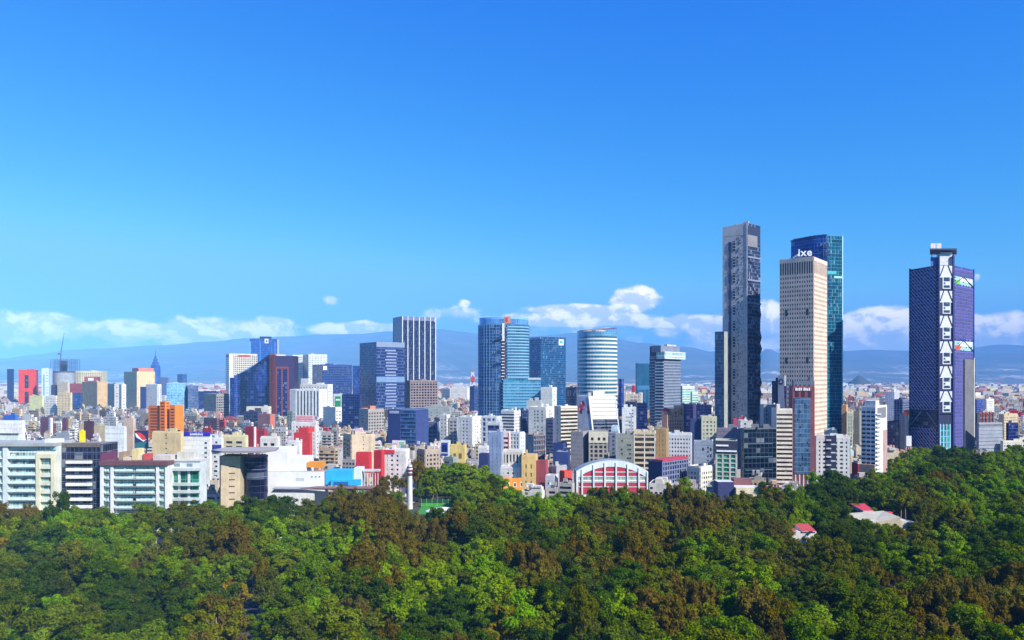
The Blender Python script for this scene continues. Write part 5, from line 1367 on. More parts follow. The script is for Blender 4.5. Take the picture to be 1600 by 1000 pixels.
def beige_tower():
    D = 455; r0 = empty('beige_stair_tower', (wx(372, D), D + 8, 0), 'beige stair tower and dark round glass drum under a wide flat roof plate', 'building'); o = r0.location
    X = lambda x: local(x, D, o)
    h = wz(713, D)
    m = M(); m.prism([(X(341), -6), (X(346), -9), (X(374.5), -7), (X(376), 6), (X(341), 8)], 0, h, [wall('#a89880'), wall('#dcc8a4'), wall('#c8b490'), wall('#dcc8a4'), wall('#dcc8a4')]); m.build('stair_tower', r0)
    f = Fr((X(346), -9), (X(374.5), -7))
    for yy in (729, 739.5, 749.5, 760, 770, 780):
        m = M(); z = wz(yy, D); m.fbox(f, f.L * .42, f.L * .72, z - .3, z + .3, -.05, .1, plain('#4a3c30', .6)); m.build('slit_window', r0)
    c = (X(392), 2); R = 17.5 * D / FPX; hd = wz(715, D)
    m = M(); m.prism(round_poly(26, R, R, cx=c[0], cy=c[1]), 0, hd, glass('#1d1c3c', 2.2, 4.0, .3, .12, .05, .9)); m.build('glass_drum', r0)
    for yy in (716, 724, 735, 747):
        m = M(); z = wz(yy, D); m.prism(round_poly(26, R + .15, R + .15, cx=c[0], cy=c[1]), z - .2, z + (.8 if yy == 716 else .15), plain('#803a58' if yy == 716 else '#6a6c94', .5)); m.build('drum_band', r0)
    z = wz(706, D)
    m = M(); m.prism([(X(330), -8), (X(352), -15), (X(415), -15), (X(428), -4), (X(420), 12), (X(335), 12)], z, z + 1.1, wall('#98908c'), wall('#b0a8a4')); m.build('roof_plate', r0)
    for xx in (350, 362, 374, 386, 398, 408):
        m = M(); m.bar((X(xx), -6, h - .3), (X(xx), -6, z + .1), .3, plain('#54504c', .6), 6); m.build('roof_post', r0)
    claim(330, 412, D - 12, 785, [(o.x + X(330), D - 8), (o.x + X(412), D + 22)])
beige_tower()

def mall():
    D = 480; r0 = empty('white_mall', (wx(500, D), D + 20, 0), 'long low white building with a bright cyan block and flat roof fringe', 'building'); o = r0.location
    X = lambda x: local(x, D, o); yy = -18
    wm = wall('#f5f5f4', .6, .4); cy = wall('#35b8e6', .6, .5); og = wall('#ef9a28', .6, .5)
    def bx(nm, x0, x1, y0, y1, d0, d1, mt, top=None):
        m = M(); m.box(X(x0), X(x1), d0, d1, max(0, wz(y1, D)), wz(y0, D), mt, top); return m.build(nm, r0)
    bx('white_box', 409, 444, 703, 800, yy + 6, yy + 26, wm); bx('white_box', 444, 472, 718, 800, yy + 7, yy + 26, wm)
    bx('long_wing', 409, 508, 738, 800, yy, yy + 5.9, wm, wall('#c4c0ba'))
    bx('cyan_block', 507.5, 550, 736, 758, yy - .6, yy + 12, cy); bx('cyan_porch', 518, 564, 749, 758, yy - 4, yy - .7, cy); bx('porch_screen', 523, 545, 752, 757, yy - 4.3, yy - 4, plain('#1f5fa0', .5))
    bx('orange_block', 473, 498, 725, 733, yy + 8, yy + 16, og)
    bx('white_box', 550.5, 562, 733, 800, yy + 2, yy + 14, wall('#e9eef0'))
    m = M(); m.prism([(X(430), yy - 8), (X(600), yy - 14), (X(600), yy - 4.5), (X(430), yy - .2)], wz(761, D) - .4, wz(761, D), wall('#a8a8b0')); m.build('roof_fringe', r0)
    m = M(); m.prism([(X(480), yy - 18), (X(596), yy - 20), (X(604), yy - 10), (X(500), yy - 10)], wz(764, D - 20) - .4, wz(764, D - 20), wall('#8c6a68')); m.build('lower_roof', r0)
    bx('lower_wall', 410, 500, 765, 800, yy - 16, yy - 15, wall('#eceae4'))
    f = Fr((X(409), yy), (X(508), yy))
    for a in (485, 491, 497):
        m = M(); m.fbox(f, X(a) - X(409), X(a) - X(409) + .9, wz(746.5, D), wz(744.5, D), -.05, .15, plain('#7c8494', .5)); m.build('wall_sign', r0)
    m = M(); m.fbox(f, X(461) - X(409), X(474) - X(409), wz(752, D), wz(747, D), -.05, .12, wall('#d8d8d8')); m.build('wall_grille', r0)
    for a in range(6):
        m = M(); x = X(566 + a * 4.2); m.bar((x, yy + 6, 0), (x, yy + 6, wz(738, D)), .35, wall('#d2ccc8'), 6); m.build('portico_column', r0)
    m = M(); m.box(X(563), X(590), yy + 5, yy + 9, wz(739, D), wz(736, D), wall('#dcd6d2')); m.build('portico_beam', r0)
    claim(409, 600, D - 20, 768, [(o.x + X(409), D - 20), (o.x + X(600), D + 30)])
mall()

def striped_hall():
    D = 505; r0 = empty('arched_hall', (wx(955, D), D + 16, 0), 'arched hall with red panels between white piers and a curved grey roof', 'hall'); o = r0.location
    X = lambda x: local(x, D, o); y0 = -16.0
    xl, xr = X(900.5), X(1012); W_ = xr - xl; zs, zc = wz(737, D), wz(720.5, D)
    R = ((W_ / 2) ** 2 + (zc - zs) ** 2) / (2 * (zc - zs)); cz = zc - R; cx = (xl + xr) / 2
    arch = lambda x, d=0.0: cz + math.sqrt(max(0.01, (R - d) ** 2 - (x - cx) ** 2))
    n = 24; xs = [xl + W_ * i / n for i in range(n + 1)]
    sh = Vector((-.4, 14.0, 0.3)); rm = wall('#9aa4a8', .6, .6)
    m = M()
    for a, b in zip(xs, xs[1:]):
        p, q = Vector((a, y0, arch(a))), Vector((b, y0, arch(b))); m.quad([p, q, q + sh, p + sh], rm)
        m.quad([(a, y0, 0), (b, y0, 0), (b, y0, arch(b)), (a, y0, arch(a))], wall('#c9d4d4'))
        m.quad([Vector((b, y0, 0)) + sh, Vector((a, y0, 0)) + sh, p + sh, q + sh], wall('#c9d4d4'))
    for x in (xl, xr):
        p = [Vector((x, y0, 0)), Vector((x, y0, arch(x))), Vector((x, y0, arch(x))) + sh, Vector((x, y0, 0)) + sh]
        m.quad(p if x == xl else p[::-1], wall('#8a94a8'))
    m.build('vault', r0)
    wm = wall('#e9f2f0', .6, .6); red = wall('#c4304a', .7, .6)
    m = M(); d1 = 3.6
    for a, b in zip(xs, xs[1:]):
        la, lb = max(arch(a, d1) if abs(a - cx) < R - d1 else 0, zs - 5), max(arch(b, d1), zs - 5)
        m.quad([(a, y0 - .5, la), (b, y0 - .5, lb), (b, y0 - .5, arch(b) + .4), (a, y0 - .5, arch(a) + .4)], wm)
        m.quad([(a, y0 - .5, arch(a) + .4), (b, y0 - .5, arch(b) + .4), (b, y0 + .6, arch(b) + .4), (a, y0 + .6, arch(a) + .4)], wm)
        m.quad([(b, y0 - .5, lb), (a, y0 - .5, la), (a, y0, la), (b, y0, lb)], wm)
    m.build('arch_band', r0)
    px_ = [909.5, 927.5, 945, 962.5, 980.5, 998]
    for x in px_ + [1011.2, 901.3]:
        m = M(); a = X(x); zt = (arch(a) - .6) if 902 < x < 1010 else zs; m.box(a - .42, a + .42, y0 - 1.1, y0, 0, zt, wall('#f2f3ec', .6, .5)); m.build('pier', r0)
    ed = [902.5] + px_ + [1010]
    levels = [(745, 732, red, 'red_panel'), (752.5, 746, None, 'window'), (760, 754, red, 'red_panel'), (772, 761.5, red, 'red_panel'), (786, 773, None, 'window')]
    for a, b in zip(ed, ed[1:]):
        x0, x1 = X(a) + .7, X(b) - .7
        for (yb, yt, mt, nm) in levels:
            z0, z1 = wz(yb, D), wz(yt, D)
            if nm == 'red_panel' and yt == 732:
                z0 = wz(743.5, D); top = [arch(x, d1 + .1) for x in (x0, (x0 + x1) / 2, x1)]; top = [min(max(t, z0 + .02), z0 + 9) for t in top]
                if max(top) < z0 + .4: continue
                m = M(); m.quad([(x0, y0 - .15, z0), (x1, y0 - .15, z0), (x1, y0 - .15, top[2]), ((x0 + x1) / 2, y0 - .15, top[1]), (x0, y0 - .15, top[0])], red); m.build('red_panel', r0); continue
            m = M(); m.box(x0, x1, y0 - .15, y0 + .02, z0, z1, mt or glass('#8fa49c', 1.0, 3.4, .1, .2, .16, 1.2, '#e6ece6')); m.build(nm, r0)
        if 925 < (a + b) / 2 < 990:
            z = wz(737.5, D); m = M(); m.box(x0, x1, y0 - .3, y0 - .14, z - .25, z + .25, wm); m.build('white_line', r0)
        for yy in (744.7, 753.2, 760.7):
            z = wz(yy, D); m = M(); m.box(x0 - .1, x1 + .1, y0 - .4, y0, z - .2, z + .2, wm); m.build('white_line', r0)
    claim(898, 1013, D - 2, 772, [(o.x + xl - 2, D), (o.x + xr, D + 18)])
striped_hall()

def orange_tower():
    D = 870; r0 = empty('orange_tower', (wx(260, D), D + 14, 0), 'bright orange stepped apartment tower', 'tower'); o = r0.location
    X = lambda x, d=D: wx(x, d) - o.x
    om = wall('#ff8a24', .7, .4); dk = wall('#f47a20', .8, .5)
    for nm, x0, xc, x1, yt, d in (('left_block', 232, 248, 251, 634, D + 4), ('middle_block', 249.5, 258, 266, 627.5, D - 2), ('right_block', 265, 273.5, 287, 633, D - 6)):
        L, C, R, K = footprint(x0, xc, x1, d, 20); L, C, R, K = [p - o.xy for p in (L, C, R, K)]
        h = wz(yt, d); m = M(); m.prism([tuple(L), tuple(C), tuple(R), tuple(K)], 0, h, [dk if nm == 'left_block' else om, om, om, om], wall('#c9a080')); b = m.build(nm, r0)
        f = Fr(L, C); j = M()
        for k in range(int(h / 3.4)):
            j.fbox(f, f.L * .2, f.L * .85, k * 3.4 + .9, k * 3.4 + 2.4, -.05, .12, plain('#7a3410', .5))
        j.build('window_slits', b, 'stuff')
        if nm != 'right_block':
            j = M(); g = Fr(C, R)
            for k in range(int(h / 3.4)): j.fbox(g, g.L * .3, g.L * .7, k * 3.4 + .9, k * 3.4 + 2.2, -.05, .12, plain('#8a3c14', .5))
            j.build('window_slits', b, 'stuff')
    claim(232, 288, D - 6, 680, [(o.x + X(232), D - 8), (o.x + X(287), D + 34)])
orange_tower()

# ------------------------------------------------------------------ smaller blocks on the left
R_ = B('white_hall', 'broad white hall with a dark window strip at the left edge', 'building', -60, 35, 38, 659, 560, 3, 690, '#f8f8f4', roof=0, dep=20)
sub(R_[1], wz(679, 560), wz(677, 560), .1, .94, plain('#4c5450', .5), 'window_strip', R_[0]); sub(R_[1], wz(690, 560), wz(681, 560), .1, .94, wall('#dce8dc'), 'pale_panel', R_[0], -.05, .3)
B('blue_tarp_house', 'low house under a bright blue tarpaulin roof', 'house', 5, 24, 29, 650, 660, 20, 658, '#3a78dc', roof=1)
B('maroon_slab_house', 'maroon blank slab left of the white stripe', 'building', 63, 76, 82, 655, 690, 25, 676, '#8a5464', roof=0)
B('white_stripe_slab', 'thin white slab beside the maroon slab', 'building', 76, 79, 82, 654, 672, 30, 676, '#f4f4f2', roof=0)
B('maroon_slim_house', 'slim maroon block behind the yellow tank', 'building', 97, 104, 106, 655, 690, 20, 673, '#7a4458', roof=0)
R_ = B('dark_shop_sign', 'dark red signboard block behind the dark glass apartments', 'building', 131, 145, 147, 659, 640, 8, 672, '#5a2430', roof=1)
B('tan_house', 'tan house with a framed wall', 'house', 147, 164, 168, 666, 610, 14, 684, '#e0cc9c', roof=1)
B('blank_white_wall_house', 'big blank pale white party wall behind the white balcony apartments', 'building', 164, 194, 197, 668, 560, 6, 712, '#eef2f0', roof=1, panels=tuple(('F', .05, .95, q, q + .004, wall('#c8ccc8'), 'cast_joint', .08) for q in (.3, .45, .6, .75, .9)))
B('beige_party_wall', 'pinkish beige party wall beside the blank white wall', 'building', 193, 208, 212, 655, 575, 10, 700, '#dcc2ac', roof=2)
def mural_board():
    D = 545; r0 = empty('mural_billboard', (wx(220.5, D), D, 0), 'billboard with a red and white shape on navy and teal', 'billboard'); k = D / FPX
    m = M(); m.box(-10.5 * k, 10.5 * k, 0, 1.0, wz(701, D), wz(673, D), plain('#232c54', .5)); bd = m.build('board', r0)
    z = lambda y: wz(y, D)
    def q(pts, c, t, nm): m = M(); m.quad([((x - 220.5) * k, -t, z(y)) for x, y in pts], plain(c, .5)); m.build(nm, bd)
    q([(210.3, 692), (230.7, 689), (230.7, 700.5), (210.3, 700.5)], '#2f6a74', .06, 'teal_field'); q([(211, 677), (216, 676.5), (229, 687), (224, 690), (213, 683)], '#eef0f2', .10, 'white_shape'); q([(212, 676), (219, 676), (227, 682), (228, 688), (222, 687)], '#e0383e', .14, 'red_shape')
    for x in (-8, 8): m = M(); m.bar((x * k, .5, 0), (x * k, .5, wz(700, D)), .4, plain('#55555a', .6), 6); m.build('post', r0)
    claim(209, 232, D - 1, 701, [(r0.location.x - 5, D - 1), (r0.location.x + 5, D + 2)])
mural_board()
B('sand_flats', 'sand coloured broad flats in front of the orange tower', 'building', 238, 282, 287, 676, 535, 8, 705, '#e8cf9c', F=(3.6, 8, .8, .8), roof=3)
R_ = B('sign_store', 'white store with a blue sign band along its roof', 'building', 287, 328, 331, 681, 540, 5, 702, '#f6f6f0', roof=0)
sub(R_[1], R_[3] - .2, R_[3] + 2.3, .0, 1.0, plain('#2420b8', .5, key='sign_blue'), 'sign_band', R_[0], -1.0, .3)
lettering(R_[0], 'SAMSUNG', R_[1].p3(R_[1].L * .5, .35, R_[3] + .35), R_[1].u, 1.95, wp_, .06)
B('navy_canopy_house', 'white house with a navy canopy right of the blue sign store', 'building', 329, 346, 349, 686, 545, 8, 700, '#f0f0ee', roof=1, panels=(('F', .0, 1.0, .80, .9, plain('#2a2f86', .5), 'canopy', 1.6),))
B('turquoise_roof_house', 'small block with turquoise awning behind the navy canopy house', 'house', 331, 346, 350, 680, 600, 16, 688, '#f0eee8', roof=1, panels=(('F', .05, .5, .93, 1.0, plain('#46d0c0', .5), 'awning', 1.2),))
B('cream_terrace_flats', 'cream flats with terrace lines right of the navy canopy', 'building', 348, 384, 388, 682, 560, 8, 700, '#eadcae', F=(3.4, 9, .5, .3), roof=2)
B('red_twin_wall', 'red twin party walls split by a white pier', 'building', 383, 396, 402, 669, 590, 25, 698, '#c4303c', roof=0, panels=(('R', .1, .5, 0, 1.02, wall('#f4f2ee'), 'white_pier', .7),))
B('crimson_house', 'crimson house front above white flats', 'house', 401, 413, 418, 674, 600, 22, 690, '#b8243a', roof=1)
B('white_shop_flats', 'white flats with dark shop windows left of the big red wall', 'building', 407, 434, 438, 684, 570, 8, 700, '#efe9e0', F=(4, 7, .5, .35), roof=1)
R_ = B('big_red_wall', 'building with a tall stepped bright red party wall above the white mall', 'building', 459, 484, 488, 676, 540, 8, 722, '#e03c40', roof=0, para=False)
sub(R_[1], R_[3] - .1, R_[3] + 3.4, .28, .88, wall('#e03c40'), 'upper_step', R_[0], -12, -.02)
B('white_flank_flats', 'white flats standing against the big red wall', 'building', 449, 468, 472, 691, 520, 6, 720, '#f2efea', roof=1, panels=(('F', .15, .5, .55, .88, wall('#c83440'), 'red_panel', .5),))
B('green_glass_flats', 'grey flats with green glass rows right of the big red wall', 'building', 484, 494, 498, 663, 640, 20, 700, '#b8c4bc', '#2f4a44', F=(3.4, 3, .4, .35), roof=1)
R_ = B('red_letter_block', 'white rooftop block carrying three lines of red lettering', 'building', 456, 494, 498, 660, 690, 8, 672, '#f2ebe6', F=(3.4, 3.4, .5, .5), roof=0, keep=True)
bd = sub(R_[1], R_[3] - .1, R_[3] + 6.2, .15, .92, wall('#f6dfe0'), 'sign_board', R_[0], -.6, -.1); rr = random.Random(12)
for row in range(3):
    s = .19
    while s < .86:
        w = rr.uniform(.012, .03); m = M(); m.fbox(R_[1], R_[1].L * s, R_[1].L * (s + w), R_[3] + .5 + row * 1.9, R_[3] + 1.7 + row * 1.9 - rr.random() * .4, -.12, .05, plain('#d04058', .5)); m.build('sign_letter', bd); s += w + rr.uniform(.006, .02)
B('pink_brown_flats', 'dusty pink flats with an orange strip', 'building', 403, 422, 430, 648, 760, 30, 668, '#b8807c', roof=1, panels=(('R', .1, .6, .4, .98, wall('#e8704c'), 'orange_strip', .3),))
B('dark_roof_row', 'low dark purple roofed row beneath the navy wedge', 'building', 381, 403, 410, 644, 800, 20, 658, '#46426c', '#38385c', F=(4, 6, .3, .1), roof=2)
B('cream_top_row', 'cream flat topped row beneath the maroon framed tower', 'building', 385, 420, 424, 636, 900, 8, 650, '#efe8d4', roof=1, panels=(('F', .38, .66, .8, .95, plain('#4a4238', .5), 'window', .2),))
B('tall_green_slab', 'tall grey-green blank slab under the black striped offices', 'building', 449, 457, 461, 643, 740, 22, 676, '#9aa49c', roof=0)
B('red_cube_house', 'plain bright red cube house beside street trees', 'house', 556, 577, 581, 709, 535, 8, 729, '#e02f38', roof=0)
B('red_corner_house', 'bright red corner house right of the red cube', 'house', 584, 596, 601, 706, 545, 20, 722, '#d62c38', roof=0)
B('red_roof_row', 'white row house with red roof edge above the chimney', 'house', 600, 634, 640, 704, 550, 10, 726, '#f4f0ec', F=(3.4, 4.5, .6, .6), roof=1, panels=(('F', -.3, .5, .93, 1.01, plain('#d0303a', .6), 'red_roof_edge', 1.0),))
B('beige_balcony_flats', 'beige flats with a stack of dark balconies behind the red cube', 'building', 537, 549, 586, 681, 590, 62, 706, '#dcc6a8', '#3c342e', F=(3.3, 9, .5, .1), R=(3.3, 6, .8, .85), roof=2)
R_ = B('picture_billboard_house', 'small house with a white picture billboard and cyan base on its roof', 'house', 612, 634, 638, 697, 600, 8, 704, '#a8d8e8', roof=0)
bb = sub(R_[1], R_[3], R_[3] + 6, .02, .95, wall('#f2e4ea'), 'billboard', R_[0], -1.5, -.8); sub(R_[1], R_[3] + 1.2, R_[3] + 4.2, .5, .86, plain('#7cc08c', .5), 'billboard_figure', R_[0], -.85, -.7); sub(R_[1], R_[3] + .8, R_[3] + 3, .1, .4, plain('#e08a8c', .5), 'billboard_figure', R_[0], -.85, -.7); sub(R_[1], R_[3] - 2, R_[3], -.05, 1.0, plain('#46c4e4', .5), 'cyan_base', R_[0], -.05, .6)
B('grey_arcade_flats', 'grey-beige flats with rows of deep windows left of the navy glass column', 'building', 652, 664, 687, 704, 585, 50, 724, '#b8a698', '#3e342e', F=(3.3, 3.4, .45, .4), R=(3.3, 3.8, .5, .45), roof=2)
B('navy_glass_column', 'small navy glass box in a white frame left of the yellow building', 'building', 688, 701, 704, 690, 600, 8, 716, '#d8dce0', '#1c2a7c', F=(8, 12, .1, .1), roof=0)
B('yellow_building', 'yellow building with two dark windows', 'building', 703, 726, 729, 697, 595, 8, 714, '#f0d480', roof=1, panels=(('F', .25, .42, .7, .82, plain('#8a5a2a', .5), 'window', .2), ('F', .62, .8, .7, .82, plain('#8a5a2a', .5), 'window', .2)))
B('grey_green_shed', 'long grey-green roofed shed below the yellow building', 'building', 693, 708, 716, 716, 570, 30, 728, '#a8b0a0', roof=1)
B('white_corner_house', 'white house with two square windows left of the blue-grey slab tower', 'house', 747, 761, 764, 699, 590, 12, 712, '#f2f0ec', F=(5, 5, .6, .6), roof=1)
B('navy_garage', 'dark navy box house at the foot of the blue-grey slab tower', 'building', 748, 762, 765, 711, 575, 8, 725, '#2a3272', roof=0)
B('blue_slab_tower', 'blue-grey slab tower with one column of dark windows', 'building', 763, 783, 787, 678, 610, 12, 724, '#8ea2c4', '#2e3a5c', F=(3.2, 6, .55, .62), roof=1)
B('red_white_flats', 'red and white flats beside the blue-grey slab tower', 'building', 783, 795, 798, 676, 620, 10, 718, '#ecdcd8', '#7a2c44', F=(3.8, 12, .5, .12), pc='#8c3850', roof=1)
B('white_truss_flats', 'white flats with crossed lattice bays', 'building', 797, 812, 820, 677, 625, 30, 714, '#e6eef0', '#5a6a78', F=(3.2, 3.4, .35, .35), R=(3.2, 4, .5, .5), roof=1)
B('grid_glass_office', 'grey office with a brown and glass grid front', 'building', 820, 833, 851, 681, 650, 45, 712, '#b4b2b0', '#5a6a80', F=None, R=(4.6, 3.0, .16, .16), bc='#8c7a78', roof=2)
B('blue_dome_hall', 'low hall with a navy blue curved roof', 'building', 864, 880, 886, 694, 640, 20, 708, '#2c4488', roof=0)
B('navy_flat_house', 'navy flat front house left of the grey concrete flats', 'building', 868, 888, 891, 708, 600, 8, 724, '#2a3f80', roof=1)
B('white_colonnade_house', 'white house with a row of dark arched openings', 'building', 785, 816, 820, 706, 560, 10, 724, '#ece4d8', '#2a221e', F=(12, 2.6, .2, .5), roof=0)
B('apricot_house', 'apricot house with brown framed windows right of the dark arches', 'house', 815, 837, 840, 713, 545, 8, 742, '#f0c880', '#7a5a3a', F=(6, 5, .5, .55), roof=1)
R_ = B('orange_villa', 'orange villa with white framed windows behind the park trees', 'house', 778, 786, 833, 750, 540, 66, 768, '#ee9a34', roof=0)
for q in range(4): sub(R_[2], R_[3] - 5.5, R_[3] - 2.2, .12 + .22 * q, .22 + .22 * q, wall('#f4ead2'), 'window_surround', R_[0], -.05, .12); sub(R_[2], R_[3] - 5.0, R_[3] - 2.7, .14 + .22 * q, .20 + .22 * q, plain('#3a3434', .4), 'window', R_[0], .1, .18)
B('white_villa_roof', 'white villa with terraces behind the orange villa', 'house', 782, 814, 822, 731, 550, 16, 750, '#f0ede6', F=(3.6, 4, .6, .6), roof=2)
B('maroon_roof_house', 'low house with maroon roof right of the apricot house', 'house', 838, 853, 857, 722, 545, 16, 740, '#b05058', roof=0)
B('white_garden_house', 'white garden house with red roof works near the hall', 'house', 852, 866, 872, 745, 530, 20, 760, '#f0f0ee', roof=0)
B('red_gable_house', 'small red gabled house just left of the striped hall', 'house', 874, 882, 894, 738, 525, 50, 756, '#dc5040', roof=0)
B('grey_stone_house', 'grey stone house between the maroon roof and the hall', 'house', 858, 870, 886, 730, 550, 45, 745, '#b4b4b8', F=(3.3, 3, .5, .5), roof=1)

def yellow_tank():
    D = 430; r0 = empty('yellow_roof_tank', (wx(122.5, D), D + 4, wz(694, D)), 'upright yellow tank on the roof of the dark glass apartments', 'tank')
    m = M(); m.box(-1.2, 1.2, -1, 1, .6, 7.2, plain('#f2d410', .5)); m.build('tank_body', r0); m = M(); m.box(-.5, .5, -.5, .5, 7.2, 7.9, plain('#f2d410', .5)); m.build('tank_cap', r0)
    m = M(); m.box(-1.4, 1.4, -1.2, 1.2, 0, .6, plain('#b06a1c', .6)); m.build('tank_base', r0)
yellow_tank()
def pole_billboard():
    D = 640; r0 = empty('pole_billboard', (wx(1419.5, D), D, 0), 'blank white billboard on a tall pole in front of the violet lattice tower', 'billboard'); k = D / FPX
    m = M(); m.bar((-1.5 * k, 0, 0), (-1.5 * k, 0, wz(690, D)), .45, plain('#3a3e44', .6), 8); m.build('pole', r0)
    m = M(); m.box(-4 * k, 4 * k, -.8, -.3, wz(697, D), wz(681, D), wall('#f2f4f4')); m.build('board', r0)
    m = M(); m.box(-4 * k, 4 * k, -.3, .1, wz(697.5, D), wz(696.7, D), plain('#4a4e54', .6)); m.build('catwalk', r0)
pole_billboard()
def water_ball():
    D = 820; r0 = empty('orange_water_tower', (wx(1410.5, D), D - 8, 0), 'orange ball tank on a grey shaft left of the violet lattice tower', 'water tower')
    m = M(); m.bar((0, 0, 0), (0, 0, wz(646, D)), 2.0, wall('#9aa6b4'), 10); m.build('shaft', r0)
    m = M(); R = 3.0
    for i in range(6):
        a, b = -1.5 + i * .5, -1.5 + (i + 1) * .5; m.prism(round_poly(12, max(.05, R * math.cos(a)), max(.05, R * math.cos(a))), wz(644, D) + R * math.sin(a), wz(644, D) + R * math.sin(b), plain('#e8542c', .5), poly1=round_poly(12, max(.05, R * math.cos(b)), max(.05, R * math.cos(b))))
    m.build('ball_tank', r0)
water_ball()

# ------------------------------------------------------------------ things in the park
def chimney():
    D = 497; r0 = empty('brick_chimney', (wx(640.5, D), D, 0), 'slender white chimney with maroon bands standing among the trees', 'chimney'); k = D / FPX
    m = M(); m.bar((0, 0, 0), (0, 0, wz(743, D)), 4.4 * k, wall('#efece8', .7, .8), 14, 3.6 * k); m.build('shaft', r0)
    wm, rm = wall('#efece8', .7, .6), wall('#7a2f3a', .7, .6)
    y = 743
    for i, (dy, w, mt) in enumerate(((4, 4.0, rm), (2.5, 3.6, wm), (3, 4.2, rm), (3, 4.4, wm), (1.4, 4.9, rm), (2.6, 3.6, wm))):
        m = M(); m.bar((0, 0, wz(y, D) - .02), (0, 0, wz(y - dy, D)), w * k, mt, 14); m.build('band', r0); y -= dy
chimney()
def court():
    D = 492; r0 = empty('green_sports_court', (wx(682, D), D, 0), 'bright green sports court with dark green fence panels beside the chimney', 'court')
    k = D / FPX; gm_ = plain('#3a8430', .7); dk = plain('#16492c', .7)
    m = M(); m.box(-27 * k, 25 * k, -14, 12, .02, .12, gm_); m.build('playing_surface', r0)
    for i in range(6):
        m = M(); a = (-27 + i * 8.6) * k; m.box(a, a + 8.2 * k, 12.2, 12.4, 2.8, 5.2, dk); m.build('fence_panel', r0)
        m = M(); m.box(a, a + 8.2 * k, 12.2, 12.35, .3, 2.6, plain('#3f9a34', .7)); m.build('fence_panel', r0)
        m = M(); m.bar((a - .1, 12.3, 0), (a - .1, 12.3, 5.6), .14, plain('#9ac86a', .5), 6); m.build('fence_post', r0)
    c = empty('white_canopy', (wx(690, 466), 466, 0), 'white shallow domed canopy below the green sports court', 'canopy')
    m = M(); R = 25 * 466 / FPX; rings = 5
    for i in range(rings):
        a, b = i / rings, (i + 1) / rings
        m.prism(round_poly(28, R * (1 - a * .98), R * .8 * (1 - a * .98)), 4.2 + 2.2 * (1 - (1 - a) ** 2), 4.2 + 2.2 * (1 - (1 - b) ** 2), wall('#f4f4f2', .6, .3), poly1=round_poly(28, R * (1 - b * .98), R * .8 * (1 - b * .98)))
    m.build('dome_shell', c)
    for i in range(8):
        t = 2 * math.pi * i / 8; m = M(); m.bar((R * .9 * math.cos(t), R * .72 * math.sin(t), 0), (R * .9 * math.cos(t), R * .72 * math.sin(t), 4.3), .2, wall('#d8d8d8'), 6); m.build('post', c)
court()
def pavilion():
    D = 420; r0 = empty('park_pavilion', (wx(1385, D), D, 0), 'cream park pavilion with a raised red roof deep among the trees', 'pavilion'); k = D / FPX
    cm = wall('#cbbf9f'); X = lambda x: (x - 1385) * k; Z = lambda y: wz(y, D)
    m = M(); m.prism([(X(1334), -3), (X(1352), -9), (X(1394), -9), (X(1394), 10), (X(1334), 10)], 0, [Z(809), Z(812), Z(803.5), Z(803), Z(807)], cm, wall('#cfc6b0')); m.build('main_wing', r0)
    m = M(); m.prism([(X(1394.2), -8), (X(1430), -5), (X(1443), 6), (X(1394.2), 9)], 0, [Z(808), Z(818), Z(820), Z(808)], wall('#c4bda8'), wall('#cfcabc')); m.build('low_wing', r0)
    m = M(); m.prism([(X(1363), 11), (X(1380), 11), (X(1380), 22), (X(1356), 22)], Z(806), [Z(803.5), Z(803.5), Z(797), Z(797)], wall('#d8d0c0'), plain('#b83444', .7)); m.build('red_roof', r0)
    m = M(); m.box(X(1396), X(1408), 9.2, 12, 0, Z(805), plain('#c83a44', .6)); m.build('red_lean_to', r0)
    for x in (1342, 1356, 1370, 1384):
        m = M(); m.box(X(x), X(x + 7), -9.15, -9.0, Z(822), Z(816), glass('#4a4a44', 1.5, 3)); m.build('window', r0)
    D2 = 380; r1 = empty('red_roof_kiosk', (wx(1250, D2), D2, 0), 'long white kiosk with red roof patches among the trees', 'kiosk'); k2 = D2 / FPX
    m = M(); m.box(-21 * k2, 22 * k2, -3, 6, 0, wz(829, D2), wall('#ece8e0')); m.build('walls', r1)
    for a, b in ((-20, -9), (-1, 21)):
        m = M(); m.prism([(a * k2, -3.6), (b * k2, -3.6), (b * k2, 6.5), (a * k2, 6.5)], wz(829, D2), [wz(828, D2), wz(828, D2), wz(822, D2), wz(822, D2)], wall('#d8d0c4'), plain('#b04440', .7)); m.build('red_roof', r1)
    r2 = empty('oval_roof_kiosk', (wx(1230, 500), 500, 0), 'round white kiosk with pale green roof at the park edge', 'kiosk')
    m = M(); m.bar((0, 0, 0), (0, 0, 12), 3.4, wall('#dfe6e2'), 16); m.build('walls', r2); m = M(); m.bar((0, 0, 12), (0, 0, 13), 4.2, wall('#b8d8c4'), 18, 3.6); m.build('roof', r2)
    r3 = empty('park_edge_cafe', (wx(1155, 500), 500, 0), 'low cream cafe with a dark blue wing below the black glass offices', 'building'); k3 = 500 / FPX
    m = M(); m.box(-35 * k3, -10 * k3, -3, 8, 0, wz(752, 500), wall('#3a3f70'), wall('#e0ddd8')); m.build('blue_wing', r3); m = M(); m.box(-9 * k3, 28 * k3, -6, 6, 0, wz(760, 500), wall('#efe2bc'), wall('#e8e4de')); m.build('cream_wing', r3)
    m = M(); m.box(-4 * k3, 24 * k3, 6.2, 12, 0, wz(750, 500), wall('#8a5a5c')); m.build('rear_wing', r3)
pavilion()
